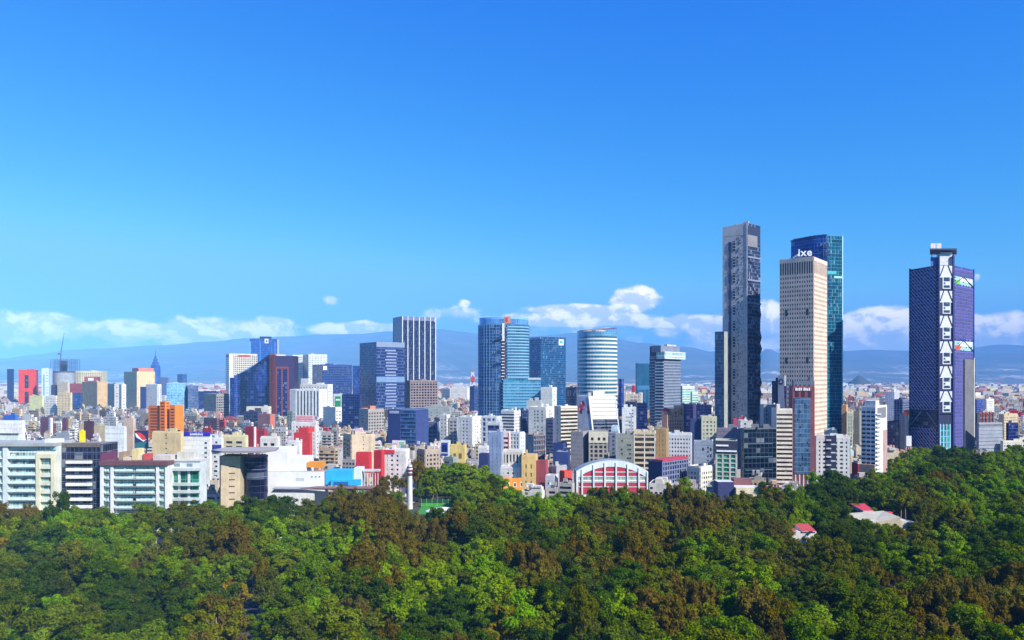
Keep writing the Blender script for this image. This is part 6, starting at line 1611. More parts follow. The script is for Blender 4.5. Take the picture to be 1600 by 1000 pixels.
def road_and_car():
    m = M(); pts = [(392, 232), (402, 250), (398, 270), (388, 296)]; asp = plain((0.06, 0.06, 0.065), .9, key='asphalt')
    L = [(wx(x, D) - 3.2, D) for x, D in pts]; R = [(wx(x, D) + 3.2, D) for x, D in pts]
    for i in range(3): m.quad([(L[i][0], L[i][1], .03), (R[i][0], R[i][1], .03), (R[i + 1][0], R[i + 1][1], .03), (L[i + 1][0], L[i + 1][1], .03)], asp)
    tag(m.build('park_road'), 'short stretch of grey park road showing between trees', 'road', kind='structure')
    D = 262; c = empty('parked_car', (wx(402, D), D, .03), 'blue-grey car on the park road between trees', 'car')
    c.rotation_euler = (0, 0, .25)
    bm_ = plain('#5c6c84', .3, .4, 'car_paint')
    prof = [(-.85, 2.1), (.85, 2.1), (.85, -2.1), (-.85, -2.1)]
    m = M(); m.prism([(-.85, -2.1), (.85, -2.1), (.85, 2.1), (-.85, 2.1)], .3, .85, bm_); m.prism([(-.8, -1.2), (.8, -1.2), (.8, 1.5), (-.8, 1.5)], .84, 1.4, glass('#1c2430', 5, 5), bm_, poly1=[(-.65, -.6), (.65, -.6), (.65, 1.1), (-.65, 1.1)]); m.build('body', c)
    for x in (-.8, .8):
        for y in (-1.3, 1.35): m = M(); m.bar((x - .1, y, .33), (x + .1, y, .33), .33, plain('#16161a', .8), 12); m.build('wheel', c)
    for i, (x, D, hh) in enumerate(((384.5, 300, 13), (433, 330, 16))):
        l = empty('street_lamp', (wx(x, D), D, 0), ('lamp post with a single arm beside the park road', 'taller lamp post right of the park road')[i], 'lamp', 'park lamp posts')
        m = M(); m.bar((0, 0, 0), (0, 0, hh), .12, plain('#b8b4a8', .5), 7, .08); m.build('post', l); m = M(); m.bar((0, 0, hh), (1.6, -.2, hh + .3), .07, plain('#b8b4a8', .5), 6); m.build('arm', l); m = M(); m.box(1.3, 2.1, -.4, 0, hh + .2, hh + .42, plain('#d8d8d0', .4)); m.build('lamp_head', l)
road_and_car()

# ------------------------------------------------------------------ low buildings filling the city
COLS = [('#ece6dc', 'white', 22), ('#e2d4ba', 'cream', 17), ('#c4bcb4', 'light grey', 14), ('#cfb594', 'beige', 12), ('#998f8a', 'grey', 9), ('#d8a894', 'salmon', 7), ('#b85c50', 'brick red', 4),
        ('#c03038', 'red', 3), ('#e8d488', 'yellow', 3), ('#8a6068', 'mauve', 3), ('#c8dcd8', 'mint', 3), ('#5c6488', 'slate blue', 3), ('#7c6a5c', 'brown', 3)]
ROOFS = ['#b8b0a6', '#8c8680', '#d0cac0', '#a85a48', '#94746a', '#bcbcbc']
cpool = [c for c in COLS for _ in range(c[2])]
fr_ = random.Random(21)
RECT.append((wx(585, 520), wx(680, 520), 470, 585))      # trees and gardens behind the chimney
placed = []
def blocked(x0, x1, y0, y1):
    for a, b, c, d in RECT:
        if x0 < b and x1 > a and y0 < d and y1 > c: return True
    return False
def limit(xp0, xp1, D):
    """highest picture row this block may reach without hiding what stands behind it"""
    y = 606.0 if D < 2500 else 597.0
    for a, b, d, yb in FOOT:
        if d > D and xp0 < b - 1 and xp1 > a + 1: y = max(y, yb)
    return y
cand = []
D = 428.0
while D < 2600:
    step = 16 + D * 0.009
    x = -260.0 + fr_.uniform(-10, 0)
    while x < 1860:
        w = fr_.uniform(7, 18) if D < 1100 else fr_.uniform(10, 28)
        wp = w * FPX / D
        DD = D + fr_.uniform(-5, 5)
        xc = x + wp * .85; xr = x + wp
        if fr_.random() < .9 and DD > edge(x + wp / 2) + 14:
            cand.append((x, xc, xr, DD, w))
        x += wp + fr_.choice([0.3, 0.5, 1.0, 4.0]) * FPX / D * 1.2
    D += step
FILL = []
for (x, xc, xr, DD, w) in cand:
    th = 8 + 30 * mn.noise(Vector((x * .004, DD * .002, 0))) + 12
    L, C, R, K = footprint(x, xc, xr, DD, max(4, th), dep=fr_.uniform(9, 16))
    xs = [p.x for p in (L, C, R, K)]; ys = [p.y for p in (L, C, R, K)]
    if max(ys) - min(ys) > 40: continue
    if blocked(min(xs), max(xs), min(ys), max(ys)): continue
    fl = fr_.choice([2, 2, 2, 3, 3, 3, 4, 4, 5, 7]) if DD < 1100 else fr_.choice([2, 3, 3, 4, 4, 5, 6, 8])
    h = fl * 3.2 + fr_.uniform(0, 1.5)
    lim = limit(x, xr, DD)
    hmax = CH - (lim - HZ) * DD / FPX
    if h > hmax: h = hmax - fr_.uniform(0, 2)
    if h < 4.5: continue
    FILL.append([x, xr, DD, h, L, C, R, K])
# what the photograph could show of each: rough visibility, nearest first
cover = np.full(1700, 2000.0)
FILL.sort(key=lambda r: r[2])
hero = sorted([(d, a, b) for a, b, d, yb in FOOT])
vis = []
for r in FILL:
    a, b = int(max(0, r[0] + 40)), int(min(1640, max(r[1] + 40, r[0] + 42)))
    if b <= a: vis.append(4.0); continue
    yt = py(r[3], r[2]); seg = cover[a:b]
    low = np.minimum(seg, HZ + FPX * CH / r[2])
    vis.append(float(np.clip(low - yt, 0, None).sum()))
    cover[a:b] = np.minimum(seg, yt)
order = sorted(range(len(FILL)), key=lambda i: -vis[i])
keep = set(order[:290])
TREELINE = lambda x, D: 0
NEAR = [(-60, 89, 'behind the mint glass balconies'), (89, 158, 'behind the dark glass apartments'), (158, 232, 'behind the rounded white balconies'), (232, 288, 'near the orange tower'), (288, 345, 'around the blue sign store'),
        (345, 410, 'above the beige stair tower'), (410, 455, 'below the navy glass wedge'), (455, 512, 'around the big red wall'), (512, 605, 'left of the navy twin block'), (605, 670, 'above the white chimney'), (670, 745, 'left of the bulging glass tower'),
        (745, 826, 'below the bulging glass tower'), (826, 900, 'left of the car mural'), (900, 1012, 'around the arched hall'), (1012, 1085, 'below the cantilever tower'), (1085, 1190, 'below the tall concrete tower'), (1190, 1320, 'around the maroon framed tower'),
        (1320, 1425, 'left of the violet lattice tower'), (1425, 1700, 'right of the violet lattice tower')]
ORD = ['', 'second ', 'third ', 'fourth ', 'fifth ', 'sixth ', 'seventh ', 'eighth ', 'ninth ', 'tenth ']
win_m = glass('#2c3038', 1.4, 1.5, .15, .2, .0, 1.2)
def attr_wall():
    m, T = newmat('city_wall_paint')
    at = T.n('Attribute', attribute_name='tint')
    p = T.n('NewGeometry').outputs['Position']
    a = T.rng(T.m('ADD', T.m('MULTIPLY', T.noise(p, .12, 4, .6), .5), T.m('MULTIPLY', T.noise(T.vm('MULTIPLY', p, (1, 1, .08)), .9, 3), .5)), .33, .62)
    col = T.mix(a, T.mix(1.0, at.outputs['Color'], (.66, .65, .62, 1), 'MULTIPLY'), at.outputs['Color'])
    out(T, T.n('BsdfPrincipled', i_Base_Color=col, i_Roughness=.88).outputs[0])
    return m
AW = attr_wall()
class MC(M):
    """like M with a paint tint for each face"""
    def __init__(self): super().__init__(); self.cols = []
    def tint(self, c):
        c = tuple(c) + (1.0,)
        while len(self.cols) < len(self.f): self.cols.append(c)
def windows_on(mw, fr, h, r, tintc=None):
    n = max(1, int(h / 3.2)); style = r.random(); k = max(1, int(fr.L / r.choice([2.6, 3.2, 4.0])))
    for i in range(n):
        z = i * 3.2 + 1.1
        if z + 1.6 > h: break
        if style < .25: mw.fbox(fr, fr.L * .08, fr.L * .92, z, z + 1.4, -.02, .08, win_m)
        else:
            for q in range(k):
                if r.random() < .88:
                    s = fr.L * (q + .5) / k; ww = fr.L / k * .27; mw.fbox(fr, s - ww, s + ww, z, z + 1.5, -.02, .08, win_m)
def ledges_on(m, fr, h, r, mat):
    if r.random() < .35:
        for i in range(1, max(2, int(h / 3.2))): m.fbox(fr, fr.L * .03, fr.L * .97, i * 3.2 + .1, i * 3.2 + .9, -.02, .8, mat)
labels = {}
city = MC(); cityw = M()
def roofs(m, L, C, R, K, h, r, wmat, tint=None, wc=None):
    ux, uy = C - L, R - C; u, v = ux.normalized(), uy.normalized()
    if r.random() < .6:                                             # a set-back top storey
        a0, a1, b0, b1 = r.uniform(.04, .35), r.uniform(.6, .96), r.uniform(.1, .4), r.uniform(.65, .96); hh = r.uniform(2.2, 3.2)
        q = [L + ux * a0 + uy * b0, L + ux * a1 + uy * b0, L + ux * a1 + uy * b1, L + ux * a0 + uy * b1]
        m.prism([tuple(p) for p in q], h - .03, h + hh, wmat)
        if tint: m.tint(wc)
        h0 = h; h = h + (hh if r.random() < .5 else 0)
    for i in range(r.choice([1, 2, 3, 4, 5])):
        p = L + ux * r.uniform(.2, .8) + uy * r.uniform(.25, .8); a, b = ux.length * r.uniform(.05, .18), uy.length * r.uniform(.06, .2); hh = r.uniform(.8, 3.4)
        m.prism([tuple(p - u * a - v * b), tuple(p + u * a - v * b), tuple(p + u * a + v * b), tuple(p - u * a + v * b)], h - .03, h + hh, wmat)
        if tint: m.tint(wc)
    for i in range(r.choice([1, 2, 2, 3, 4])):
        p = L + ux * r.uniform(.15, .85) + uy * r.uniform(.2, .8); m.bar((p.x, p.y, h - .03), (p.x, p.y, h + 1.5), .65, wmat if tint else plain(r.choice(['#26262a', '#d8d4cc', '#3a3a44']), .5, key='tank'), 7)
        if tint: m.tint(r.choice([(.03, .03, .035), (.7, .68, .64)]))
rows_named = []
for i, r in enumerate(FILL):
    if vis[i] <= 3.0: continue
    x0, x1, DD, h, L, C, R, K = r
    rr = random.Random(1000 + i); col, cname, _ = rr.choice(cpool); rc = rr.choice(ROOFS)
    if i in keep: rows_named.append((i, r, rr, col, cname, rc)); continue
    wc = lin(col); rfc = lin(rc)
    city.prism([tuple(L), tuple(C), tuple(R), tuple(K)], 0, h, AW, AW); n = len(city.f)
    while len(city.cols) < n: city.cols.append(tuple(wc) + (1,))
    city.cols[n - 2] = tuple(rfc) + (1,)
    roofs(city, L, C, R, K, h, rr, AW, True, tuple(v * rr.uniform(.7, 1) for v in wc))
    for fr in (Fr(L, C), Fr(C, R)):
        if rr.random() < .72: windows_on(cityw, fr, h, rr)
FORMS = [(0, 8, 'low'), (8, 15, 'mid-height'), (15, 99, 'taller')]
rows_named.sort(key=lambda t: t[1][0])
for (i, r, rr, col, cname, rc) in rows_named:
    x0, x1, DD, h, L, C, R, K = r
    xm = (x0 + x1) / 2
    near = next((t for a, b, t in NEAR if a <= xm < b), 'at the edge of the city')
    form = next(t for a, b, t in FORMS if a <= h < b)
    far = '' if DD < 700 else ('farther ' if DD < 1000 else 'distant ')
    key = (near, form, far, cname); n = labels.get(key, 0); labels[key] = n + 1
    lab = f'{ORD[min(n, 9)]}{far}{form} {cname} house {near}' + (', counted from the left' if n else '')
    cen = (L + R) / 2
    root = empty('city_house', (cen.x, cen.y, 0), lab, 'house', 'small houses filling the city')
    l, c, q, k = L - cen, C - cen, R - cen, K - cen
    wm = wall(col); m = M(); m.prism([tuple(l), tuple(c), tuple(q), tuple(k)], 0, h, wm, wall(rc)); m.build('walls', root)
    mw = M(); led = M()
    for fr in (Fr(l, c), Fr(c, q)):
        if rr.random() < .75: windows_on(mw, fr, h, rr); ledges_on(led, fr, h, rr, wm)
    mw.build('windows', root, 'stuff'); led.build('balconies', root, 'stuff')
    rt = M(); roofs(rt, l, c, q, k, h, rr, wall(rr.choice([col, '#d8d2c6', '#b8b2a8'])))
    for fr in (Fr(l, c), Fr(c, q), Fr(q, k), Fr(k, l)): rt.fbox(fr, .25, fr.L - .25, h - .02, h + .7, -.25, -.02, wm)
    rt.build('roof_works', root, 'stuff')
o = city.build('low_rise_city'); tag(o, 'dense mass of pale low houses filling the city between the towers', 'city', kind='stuff')
w_ = cityw.build('windows', o, 'stuff')

# the city running out to the mountains
far_c = MC(); r = random.Random(77)
Dd = 2300.0
while Dd < 9800:
    st = 34 + (Dd - 2300) * .018
    x = -420.0
    while x < 2020:
        w = r.uniform(12, 40) * (1 + Dd / 9000); wpx = w * FPX / Dd
        if r.random() < .62:
            hh = r.choice([4, 6, 8, 8, 10, 12, 14, 18, 26]) * r.uniform(.8, 1.2)
            DD = Dd + r.uniform(-25, 25)
            lim = limit(x, x + wpx, DD) if r.random() < 1 else 0
            hh = min(hh, CH - (594 - HZ) * DD / FPX)
            X = wx(x, DD); dp = r.uniform(12, 40)
            if not blocked(X, X + w, DD, DD + dp):
                c = lin(r.choice(cpool)[0]); k = r.uniform(.75, 1.05); t = r.uniform(-.4, .4)
                far_c.prism([(X, DD + t * 8), (X + w, DD), (X + w + t * 8, DD + dp), (X + t * 8, DD + dp)], 0, hh, AW, AW, bottom=False); far_c.tint(tuple(min(1, v * k) for v in c))
        else:
            pass
        x += wpx * r.uniform(1.0, 1.7)
    Dd += st
tag(far_c.build('distant_city'), 'speckle of far pale houses running out to the foot of the mountains', 'city', kind='stuff')

# ------------------------------------------------------------------ trees
def leaf_material(name, c, c2, trans=0.25, hv=0.03):
    m, T = newmat(name)
    oi = T.n('ObjectInfo'); g = T.n('NewGeometry')
    rp = g.outputs['Random Per Island']
    col = T.mix(T.rng(rp, 0, 1, smooth=False), tuple(c) + (1,), tuple(c2) + (1,))
    rn = oi.outputs['Random']
    hsn = T.n('HueSaturation', i_Hue=T.rng(rn, 0, 1, .5 - hv, .5 + hv, False), i_Saturation=T.rng(T.m('FRACT', T.m('MULTIPLY', rn, 7.3)), 0, 1, .98, 1.12, False),
              i_Value=T.rng(T.m('FRACT', T.m('MULTIPLY', rn, 13.7)), 0, 1, .72, 1.28, False), i_Color=col)
    d = T.n('BsdfPrincipled', i_Base_Color=hsn.outputs[0], i_Roughness=.9, i_Specular_IOR_Level=0.0)
    tr = T.n('BsdfTranslucent', i_Color=T.mix(1.0, hsn.outputs[0], (1.1, 1.2, .5, 1), 'MULTIPLY'))
    mx = T.n('MixShader', i_0=trans); T.t.links.new(d.outputs[0], mx.inputs[1]); T.t.links.new(tr.outputs[0], mx.inputs[2])
    out(T, mx.outputs[0])
    return m
def bark(c): return plain(c, .9, key='bark')

KINDS = {
    #            leaf colours                                     height  crown z, radii          clumps leaves size  stretch bark
    'broadleaf': ((0.06, 0.096, 0.004), (0.14, 0.196, 0.006), 16, 10.2, (6.2, 6.2, 5.4), 34, 105, .62, 1.0, '#4a4034', 'mid green rounded'),
    'bright':    ((0.1, 0.172, 0.004), (0.215, 0.305, 0.006), 15, 9.8, (5.8, 5.8, 5.0), 32, 105, .62, 1.0, '#5a4c3c', 'bright yellow-green'),
    'olive':     ((0.078, 0.086, 0.005), (0.155, 0.156, 0.01), 17, 11.0, (6.0, 6.0, 5.6), 30, 90, .58, 1.2, '#8a7c68', 'dull olive'),
    'dark':      ((0.032, 0.06, 0.005), (0.072, 0.112, 0.008), 17, 10.6, (5.8, 5.8, 6.0), 36, 105, .56, 1.1, '#3c3228', 'dark green'),
    'cypress':   ((0.100, 0.077, 0.009), (0.172, 0.127, 0.015), 19, 11.5, (5.6, 5.6, 7.4), 40, 95, .46, 2.4, '#5a4030', 'rust brown feathery'),
    'amber':     ((0.2, 0.14, 0.005), (0.32, 0.235, 0.01), 14, 9.0, (4.6, 4.6, 4.6), 26, 95, .52, 1.2, '#5a4a38', 'amber yellow'),
}
def make_tree(kind, seed):
    c1, c2, H, cz, rad, nc, nl, ls, st, bk, _ = KINDS[kind]
    r = np.random.default_rng(seed)
    # clump centres through an uneven crown volume
    cc = []
    while len(cc) < nc:
        p = r.normal(size=3); p /= np.linalg.norm(p); k = r.uniform(.35, 1.0) ** .5
        lump = 1 + .28 * math.sin(3 * math.atan2(p[1], p[0]) + seed) * (1 - abs(p[2])) + .18 * r.normal()
        q = p * k * lump
        if q[2] < -.62: continue
        cc.append(q)
    cc = np.array(cc) * np.array(rad) * .82
    V = []; tot = 0
    for q in cc:
        R = rad[0] * r.uniform(.16, .34)
        n = int(nl * 2.3 * (R / (rad[0] * .3)) ** 1.6)
        d = r.normal(size=(n, 3)); d /= np.linalg.norm(d, axis=1)[:, None]
        d[:, 2] = np.abs(d[:, 2]) * np.where(r.random(n) < .75, 1, -1)
        pos = q + d * R * (r.random((n, 1)) ** .4) * np.array([1, 1, .8 if kind != 'cypress' else 1.25])
        nrm = d * .9 + r.normal(size=(n, 3)) * .55 + np.array([0, 0, .35]); nrm /= np.linalg.norm(nrm, axis=1)[:, None]
        up = np.array([0, 0, 1.0]) + r.normal(size=(n, 3)) * (.9 if kind != 'cypress' else .35)
        t = np.cross(up, nrm); t /= np.maximum(1e-6, np.linalg.norm(t, axis=1))[:, None]
        b = np.cross(nrm, t); s = ls * .66 * r.uniform(.6, 1.3, (n, 1))
        a = t * s * .5; b = b * s * .5 * st
        V.append(np.stack([pos - a - b * .6, pos + a * .7 - b, pos + a + b * .6, pos - a * .6 + b], 1).reshape(-1, 3))
    V = np.concatenate(V); V[:, 2] += cz
    nq = len(V) // 4
    me = bpy.data.meshes.new('crown'); me.vertices.add(len(V)); me.vertices.foreach_set('co', V.ravel().astype(np.float32))
    me.loops.add(nq * 4); me.loops.foreach_set('vertex_index', np.arange(nq * 4, dtype=np.int32))
    me.polygons.add(nq); me.polygons.foreach_set('loop_start', np.arange(0, nq * 4, 4, dtype=np.int32)); me.polygons.foreach_set('loop_total', np.full(nq, 4, dtype=np.int32))
    me.update(calc_edges=True)
    tk = M(); bm_ = bark(bk); top = cz + rad[2] * .3
    lean = r.normal(size=2) * .5
    pts = [(0, 0, 0), (lean[0] * .4, lean[1] * .4, cz * .45), (lean[0], lean[1], cz * .85), (lean[0] * 1.3, lean[1] * 1.3, top)]
    rads = [.42, .32, .22, .08]
    for i in range(3): tk.bar(pts[i], pts[i + 1], rads[i], bm_, 6, rads[i + 1])
    for q in cc[:: max(1, nc // 10)]:
        h0 = r.uniform(.4, .8); s = Vector(pts[1]).lerp(Vector(pts[2]), h0); e = Vector((q[0], q[1], q[2] + cz)); mid = s.lerp(e, .55) + Vector((0, 0, .5))
        tk.bar(s, mid, .15, bm_, 5, .10); tk.bar(mid, e, .10, bm_, 5, .03)
    return me, tk.mesh('trunk')

PROTO = {}
for kn in KINDS:
    lm = leaf_material('leaves_' + kn, KINDS[kn][0], KINDS[kn][1], .30, .012 if kn in ('cypress', 'amber') else .025)
    PROTO[kn] = []
    for s in range(3):
        cr, tk = make_tree(kn, 11 + s * 7 + len(kn))
        cr.materials.append(lm)
        PROTO[kn].append((cr, tk))

BLOBS = [  # where the photograph's colours lie: column, row, reach, kind
    ('cypress', 560, 805, 45), ('cypress', 640, 852, 60), ('cypress', 590, 895, 55), ('cypress', 690, 850, 35), ('cypress', 985, 845, 65), ('cypress', 1085, 830, 55), ('cypress', 935, 880, 45), ('cypress', 1010, 880, 40),
    ('cypress', 1070, 965, 65), ('cypress', 1430, 960, 55), ('cypress', 1560, 955, 55), ('cypress', 335, 985, 50), ('cypress', 380, 880, 35), ('cypress', 20, 800, 45), ('cypress', 1210, 985, 35), ('cypress', 830, 890, 40), ('cypress', 1490, 755, 30),
    ('cypress', 580, 985, 40), ('cypress', 545, 745, 25), ('amber', 785, 985, 26), ('amber', 10, 870, 22), ('amber', 365, 920, 25), ('amber', 905, 755, 16), ('amber', 410, 770, 16), ('amber', 1430, 940, 18),
    ('bright', 150, 830, 55), ('bright', 345, 800, 35), ('bright', 310, 905, 36), ('bright', 440, 850, 55), ('bright', 490, 880, 50), ('bright', 700, 750, 60), ('bright', 640, 900, 50), ('bright', 720, 900, 70), ('bright', 830, 790, 50), ('bright', 760, 930, 45),
    ('bright', 870, 800, 40), ('bright', 1125, 895, 50), ('bright', 1150, 930, 40), ('bright', 1250, 795, 32), ('bright', 1400, 715, 50), ('bright', 1530, 790, 60), ('bright', 1590, 740, 50), ('bright', 1060, 760, 35), ('bright', 500, 960, 40), ('bright', 1480, 870, 24), ('bright', 820, 960, 36),
    ('dark', 40, 900, 60), ('dark', 90, 790, 36), ('dark', 230, 960, 70), ('dark', 380, 770, 30), ('dark', 420, 800, 40), ('dark', 1330, 850, 45), ('dark', 1300, 800, 45), ('dark', 1500, 730, 45), ('dark', 1250, 940, 45), ('dark', 830, 850, 35), ('dark', 1560, 880, 50), ('dark', 700, 980, 50), ('dark', 900, 950, 45), ('dark', 960, 930, 40),
    ('olive', 240, 800, 50), ('olive', 300, 850, 60), ('olive', 470, 790, 50), ('olive', 880, 830, 45), ('olive', 950, 790, 60), ('olive', 1180, 800, 50), ('olive', 1200, 870, 60), ('olive', 1300, 900, 60), ('olive', 1450, 820, 60), ('olive', 780, 820, 30)]
NOGO = [(650, 716, 402, 512), (1334, 1442, 386, 440), (1226, 1272, 360, 392), (382, 406, 238, 292), (1113, 1186, 456, 522), (1216, 1244, 452, 520), (630, 652, 424, 510), (226, 262, 322, 384), (285, 312, 334, 384), (1412, 1428, 600, 660)]
tr = random.Random(5)
T_ = []
Dt = 150.0
while Dt < 800:
    st = 7.4 + Dt * .0035
    X = wx(-420, Dt)
    while X < wx(2020, Dt):
        d = Dt + tr.uniform(-.45, .45) * st; xx = X + tr.uniform(-.4, .4) * st
        p = px(xx, d)
        if d < edge(p) - 4 and not any(a < p < b and c < d < e for a, b, c, e in NOGO):
            row = py(11, d)
            best, kb = 0, None
            for kn, bx_, by_, rc in BLOBS:
                q = math.exp(-(((p - bx_) / rc) ** 2 + ((row - by_) / (rc * .72)) ** 2)) * tr.uniform(.6, 1.3) * (.72 if kn == 'cypress' else (.85 if kn == 'olive' else 1.0))
                if q > best: best, kb = q, kn
            if best < .24: kb = tr.choices(['broadleaf', 'olive', 'dark', 'bright', 'cypress'], [50, 16, 16, 16, 3])[0]
            elif tr.random() < .14: kb = 'broadleaf'
            elif kb == 'cypress' and tr.random() < .30: kb = 'olive'
            s = tr.choices([tr.uniform(.62, .85), tr.uniform(.85, 1.1), tr.uniform(1.1, 1.32)], [25, 55, 20])[0]
            if 190 < d < 520 and not any(a - 26 < p < b + 26 and c - 140 < d < e for a, b, c, e in NOGO[:4]) or d > 520: pass
            else: s *= .85
            if d > edge(p) - 60 and (p < 325 or 885 < p < 1020): s = tr.uniform(1.08, 1.27)
            T_.append([xx, d, kb, s, tr.uniform(0, 6.28), tr.randint(0, 2), p, (tr.uniform(.85, 1.22), tr.uniform(.85, 1.22), tr.uniform(.86, 1.2))])
        X += st * tr.uniform(.85, 1.2)
    Dt += st * .92
# a few trees the photograph singles out
SPECIAL = [(95, 372, 'dark', 1.9, 'tall thin dark tree rising before the mint balconies', (.5, .5, 1.0)), 
           (345, 392, 'bright', 1.25, 'rounded yellow-green tree before the beige stair tower', (1.1, 1.1, 1.0)), (388, 408, 'dark', 1.35, 'dark green tree hiding the foot of the dark glass drum', (1, 1, 1.1)), (422, 425, 'dark', 1.2, 'dark green tree before the long white mall', (1.1, 1.1, 1.0)),
           (690, 560, 'bright', 1.45, 'large bright green tree behind the green court, leftmost of two', (1.2, 1.2, 1.0)), (735, 555, 'bright', 1.5, 'largest bright green tree behind the green court', (1.25, 1.25, 1.0)),
           (1195, 492, 'dark', 1.15, 'round dark green tree before the black glass offices', (1, 1, 1)), (1310, 530, 'dark', 1.3, 'dark green tree before the white flats by the maroon framed tower', (1.1, 1.1, 1)), (1455, 735, 'bright', 1.5, 'broad green tree at the foot of the violet lattice tower', (1.5, 1.5, .9)), (655, 545, 'cypress', 1.5, 'rust brown tree just right of the chimney', (.8, .8, 1)), (625, 530, 'olive', 1.2, 'olive tree just left of the chimney', (1, 1, 1)), (602, 520, 'cypress', 1.05, 'rust brown tree between the cyan block and the chimney', (1.2, 1.2, 1)),
           (662, 552, 'bright', 1.3, 'bright green tree at the left end of the clump behind the court', (1.1, 1.1, 1)), (713, 562, 'bright', 1.5, 'bright green tree in the middle of the clump behind the court', (1.2, 1.2, 1)), (757, 552, 'bright', 1.4, 'bright green tree third along in the clump behind the court', (1.2, 1.2, 1)), (777, 540, 'bright', 1.2, 'bright green tree at the right end of the clump behind the court', (1.2, 1.2, 1)),
           (676, 536, 'olive', 1.2, 'olive tree between the chimney and the large bright trees', (1, 1, 1)), (908, 216, 'olive', 1.7, 'tall narrow olive tree standing above its neighbours at the bottom edge', (.5, .5, 1.05))]
def place_tree(X, Y, kn, s, rz, v, label, group, sc=(1, 1, 1), parts=True):
    root = empty('tree', (X, Y, 0), label, 'tree', group)
    root.rotation_euler = (0, 0, rz); root.scale = (s * sc[0], s * sc[1], s * sc[2])
    cr, tk = PROTO[kn][v]
    put(tk, 'trunk', root); put(cr, 'crown', root)
    return root
for i, (x, d, kn, s, lab, sc) in enumerate(SPECIAL):
    place_tree(wx(x, d), d, kn, s, i * 1.3, i % 3, lab, 'trees singled out in the park', sc)
# pale forked trees that show their limbs
def forked_tree(x, d, H, label, seed):
    r0 = empty('forked_tree', (wx(x, d), d, 0), label, 'tree', 'pale trunked trees'); r = random.Random(seed); bm_ = bark('#c4b496'); m = M()
    m.bar((0, 0, 0), (.3, 0, H * .32), .38, bm_, 8, .32)
    ends = []
    for a, k, z in ((2.9, 3.6, .78), (.4, 2.2, .86), (1.5, 1.0, .9), (4.4, 2.6, .72)):
        mid = (.3 + math.cos(a) * k * .5, math.sin(a) * k * .5, H * (.32 + (z - .32) * .55)); e = (.3 + math.cos(a) * k * 1.2, math.sin(a) * k * 1.2, H * z)
        m.bar((.3, 0, H * .3), mid, .26, bm_, 6, .18); m.bar(mid, e, .18, bm_, 6, .07); ends.append(e)
    m.build('trunk', r0)
    cr = PROTO['olive'][seed % 3][0]; o = put(cr, 'crown', r0, (0, 0, H * .62)); o.scale = (.92, .92, .42)
forked_tree(243, 372, 17.5, 'pale forked tree with bare lower limbs before the rounded white balconies', 1)
forked_tree(297, 376, 16.5, 'smaller pale forked tree before the teal windows', 2)
# nearest trees as things, the rest of the wood as one mass
inview = [t for t in T_ if -10 < t[6] < 1610 and py(15 * t[3], t[1]) < 1010 and t[1] > 186]
inview.sort(key=lambda t: t[1] / t[3])
near = inview[:285]; ids = set(id(t) for t in near)
PCOL = [(-60, 89, 'below the mint balconies'), (89, 160, 'below the dark glass apartments'), (160, 265, 'below the rounded white balconies'), (265, 340, 'below the teal windows'), (340, 412, 'below the beige stair tower'), (412, 520, 'below the long white mall'), (520, 625, 'below the cyan block'),
        (625, 730, 'below the chimney and green court'), (730, 835, 'below the orange villa'), (835, 900, 'left of the arched hall'), (900, 1013, 'below the arched hall'), (1013, 1120, 'right of the arched hall'), (1120, 1212, 'below the black glass offices'), (1212, 1280, 'below the maroon framed tower'),
        (1280, 1390, 'below the white banded tower'), (1390, 1530, 'below the violet lattice tower'), (1530, 1700, 'at the far right')]
tl = {}
near.sort(key=lambda t: t[6])
for t in near:
    row = py(11 * t[3], t[1]); band = 'at the bottom edge' if row > 960 else ('in front rows' if row > 905 else 'mid wood')
    col = next(c for a, b, c in PCOL if a <= t[6] < b)
    key = (t[2], band, col); n = tl.get(key, 0); tl[key] = n + 1
    lab = f'{ORD[min(n, 9)]}{KINDS[t[2]][10]} tree {band}, {col}' + ('')
    lab = ' '.join(lab.split())
    place_tree(t[0], t[1], t[2], t[3], t[4], t[5], lab, 'trees in the front of the park', t[7])
rest = [t for t in T_ if id(t) not in ids]
# street trees between the houses
for q in range(420):
    D_ = tr.uniform(480, 1300); x = tr.uniform(0, 1600)
    if D_ < edge(x) + 12: continue
    X = wx(x, D_)
    if blocked(X - 3, X + 3, D_ - 3, D_ + 3): continue
    if any(min(p.x for p in f[4:]) - 2 < X < max(p.x for p in f[4:]) + 2 and min(p.y for p in f[4:]) - 2 < D_ < max(p.y for p in f[4:]) + 2 for f in FILL): continue
    rest.append([X, D_, tr.choice(['broadleaf', 'dark', 'olive']), tr.uniform(.5, .8), tr.uniform(0, 6), tr.randint(0, 2), x, (1, 1, 1)])
# one object for the rest of the wood: points that carry trees
slots = [(kn, v) for kn in KINDS for v in range(3)]
hold = bpy.data.collections.new('wood_sources')
srcs = []
for kn, v in slots:
    cr, tk = PROTO[kn][v]
    # crown and trunk in one source mesh
    nv = len(cr.vertices); a = np.empty(nv * 3, np.float32); cr.vertices.foreach_get('co', a); a = a.reshape(-1, 3)
    tv = np.array([x.co[:] for x in tk.vertices], np.float32); tf = [tuple(x + nv for x in p.vertices) for p in tk.polygons]
    me = bpy.data.meshes.new('wood_tree'); me.from_pydata(np.concatenate([a, tv]).tolist(), [], [tuple(range(i, i + 4)) for i in range(0, nv, 4)] + tf)
    me.materials.append(cr.materials[0]); me.materials.append(tk.materials[0])
    me.polygons.foreach_set('material_index', [0] * (nv // 4) + [1] * len(tf)); me.update()
    o = bpy.data.objects.new('wood_tree', me); hold.objects.link(o); srcs.append(o)
pm = bpy.data.meshes.new('park_wood'); pm.from_pydata([(t[0], t[1], 0) for t in rest], [], [])
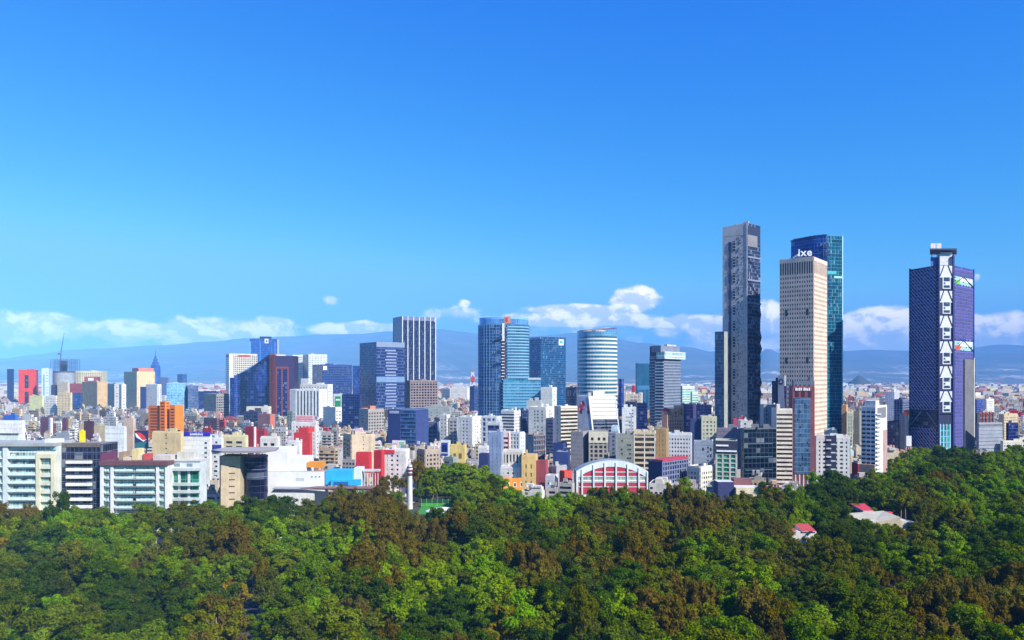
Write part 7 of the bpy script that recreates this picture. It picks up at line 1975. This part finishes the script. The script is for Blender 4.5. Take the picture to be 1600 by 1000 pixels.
for nm, vals in (('slot', [slots.index((t[2], t[5])) for t in rest]), ('turn', [t[4] for t in rest])):
    at = pm.attributes.new(nm, 'INT' if nm == 'slot' else 'FLOAT', 'POINT'); at.data.foreach_set('value', vals)
at = pm.attributes.new('size', 'FLOAT_VECTOR', 'POINT'); at.data.foreach_set('vector', [v for t in rest for v in (t[3] * t[7][0], t[3] * t[7][1], t[3] * t[7][2])])
pw = bpy.data.objects.new('park_wood', pm); COL.objects.link(pw)
tag(pw, 'dense mixed wood of the park running back to the city edge', 'wood', kind='stuff')
ng = bpy.data.node_groups.new('plant_trees', 'GeometryNodeTree')
ng.interface.new_socket('Geometry', in_out='INPUT', socket_type='NodeSocketGeometry'); ng.interface.new_socket('Geometry', in_out='OUTPUT', socket_type='NodeSocketGeometry')
gi = ng.nodes.new('NodeGroupInput'); go = ng.nodes.new('NodeGroupOutput'); jn = ng.nodes.new('GeometryNodeJoinGeometry')
def attr(nm, typ):
    n = ng.nodes.new('GeometryNodeInputNamedAttribute'); n.data_type = typ; n.inputs[0].default_value = nm; return n.outputs[0]
sl, sz, tn = attr('slot', 'INT'), attr('size', 'FLOAT_VECTOR'), attr('turn', 'FLOAT')
cx_ = ng.nodes.new('ShaderNodeCombineXYZ'); ng.links.new(tn, cx_.inputs[2])
for i, o in enumerate(srcs):
    oi = ng.nodes.new('GeometryNodeObjectInfo'); oi.inputs[0].default_value = o; oi.inputs[1].default_value = True
    cmp = ng.nodes.new('FunctionNodeCompare'); cmp.data_type = 'INT'; cmp.operation = 'EQUAL'; ng.links.new(sl, cmp.inputs[2]); cmp.inputs[3].default_value = i
    ip = ng.nodes.new('GeometryNodeInstanceOnPoints'); ng.links.new(gi.outputs[0], ip.inputs['Points']); ng.links.new(cmp.outputs[0], ip.inputs['Selection']); ng.links.new(oi.outputs['Geometry'], ip.inputs['Instance'])
    ng.links.new(cx_.outputs[0], ip.inputs['Rotation']); ng.links.new(sz, ip.inputs['Scale']); ng.links.new(ip.outputs[0], jn.inputs[0])
ng.links.new(jn.outputs[0], go.inputs[0])
md = pw.modifiers.new('plant_trees', 'NODES'); md.node_group = ng
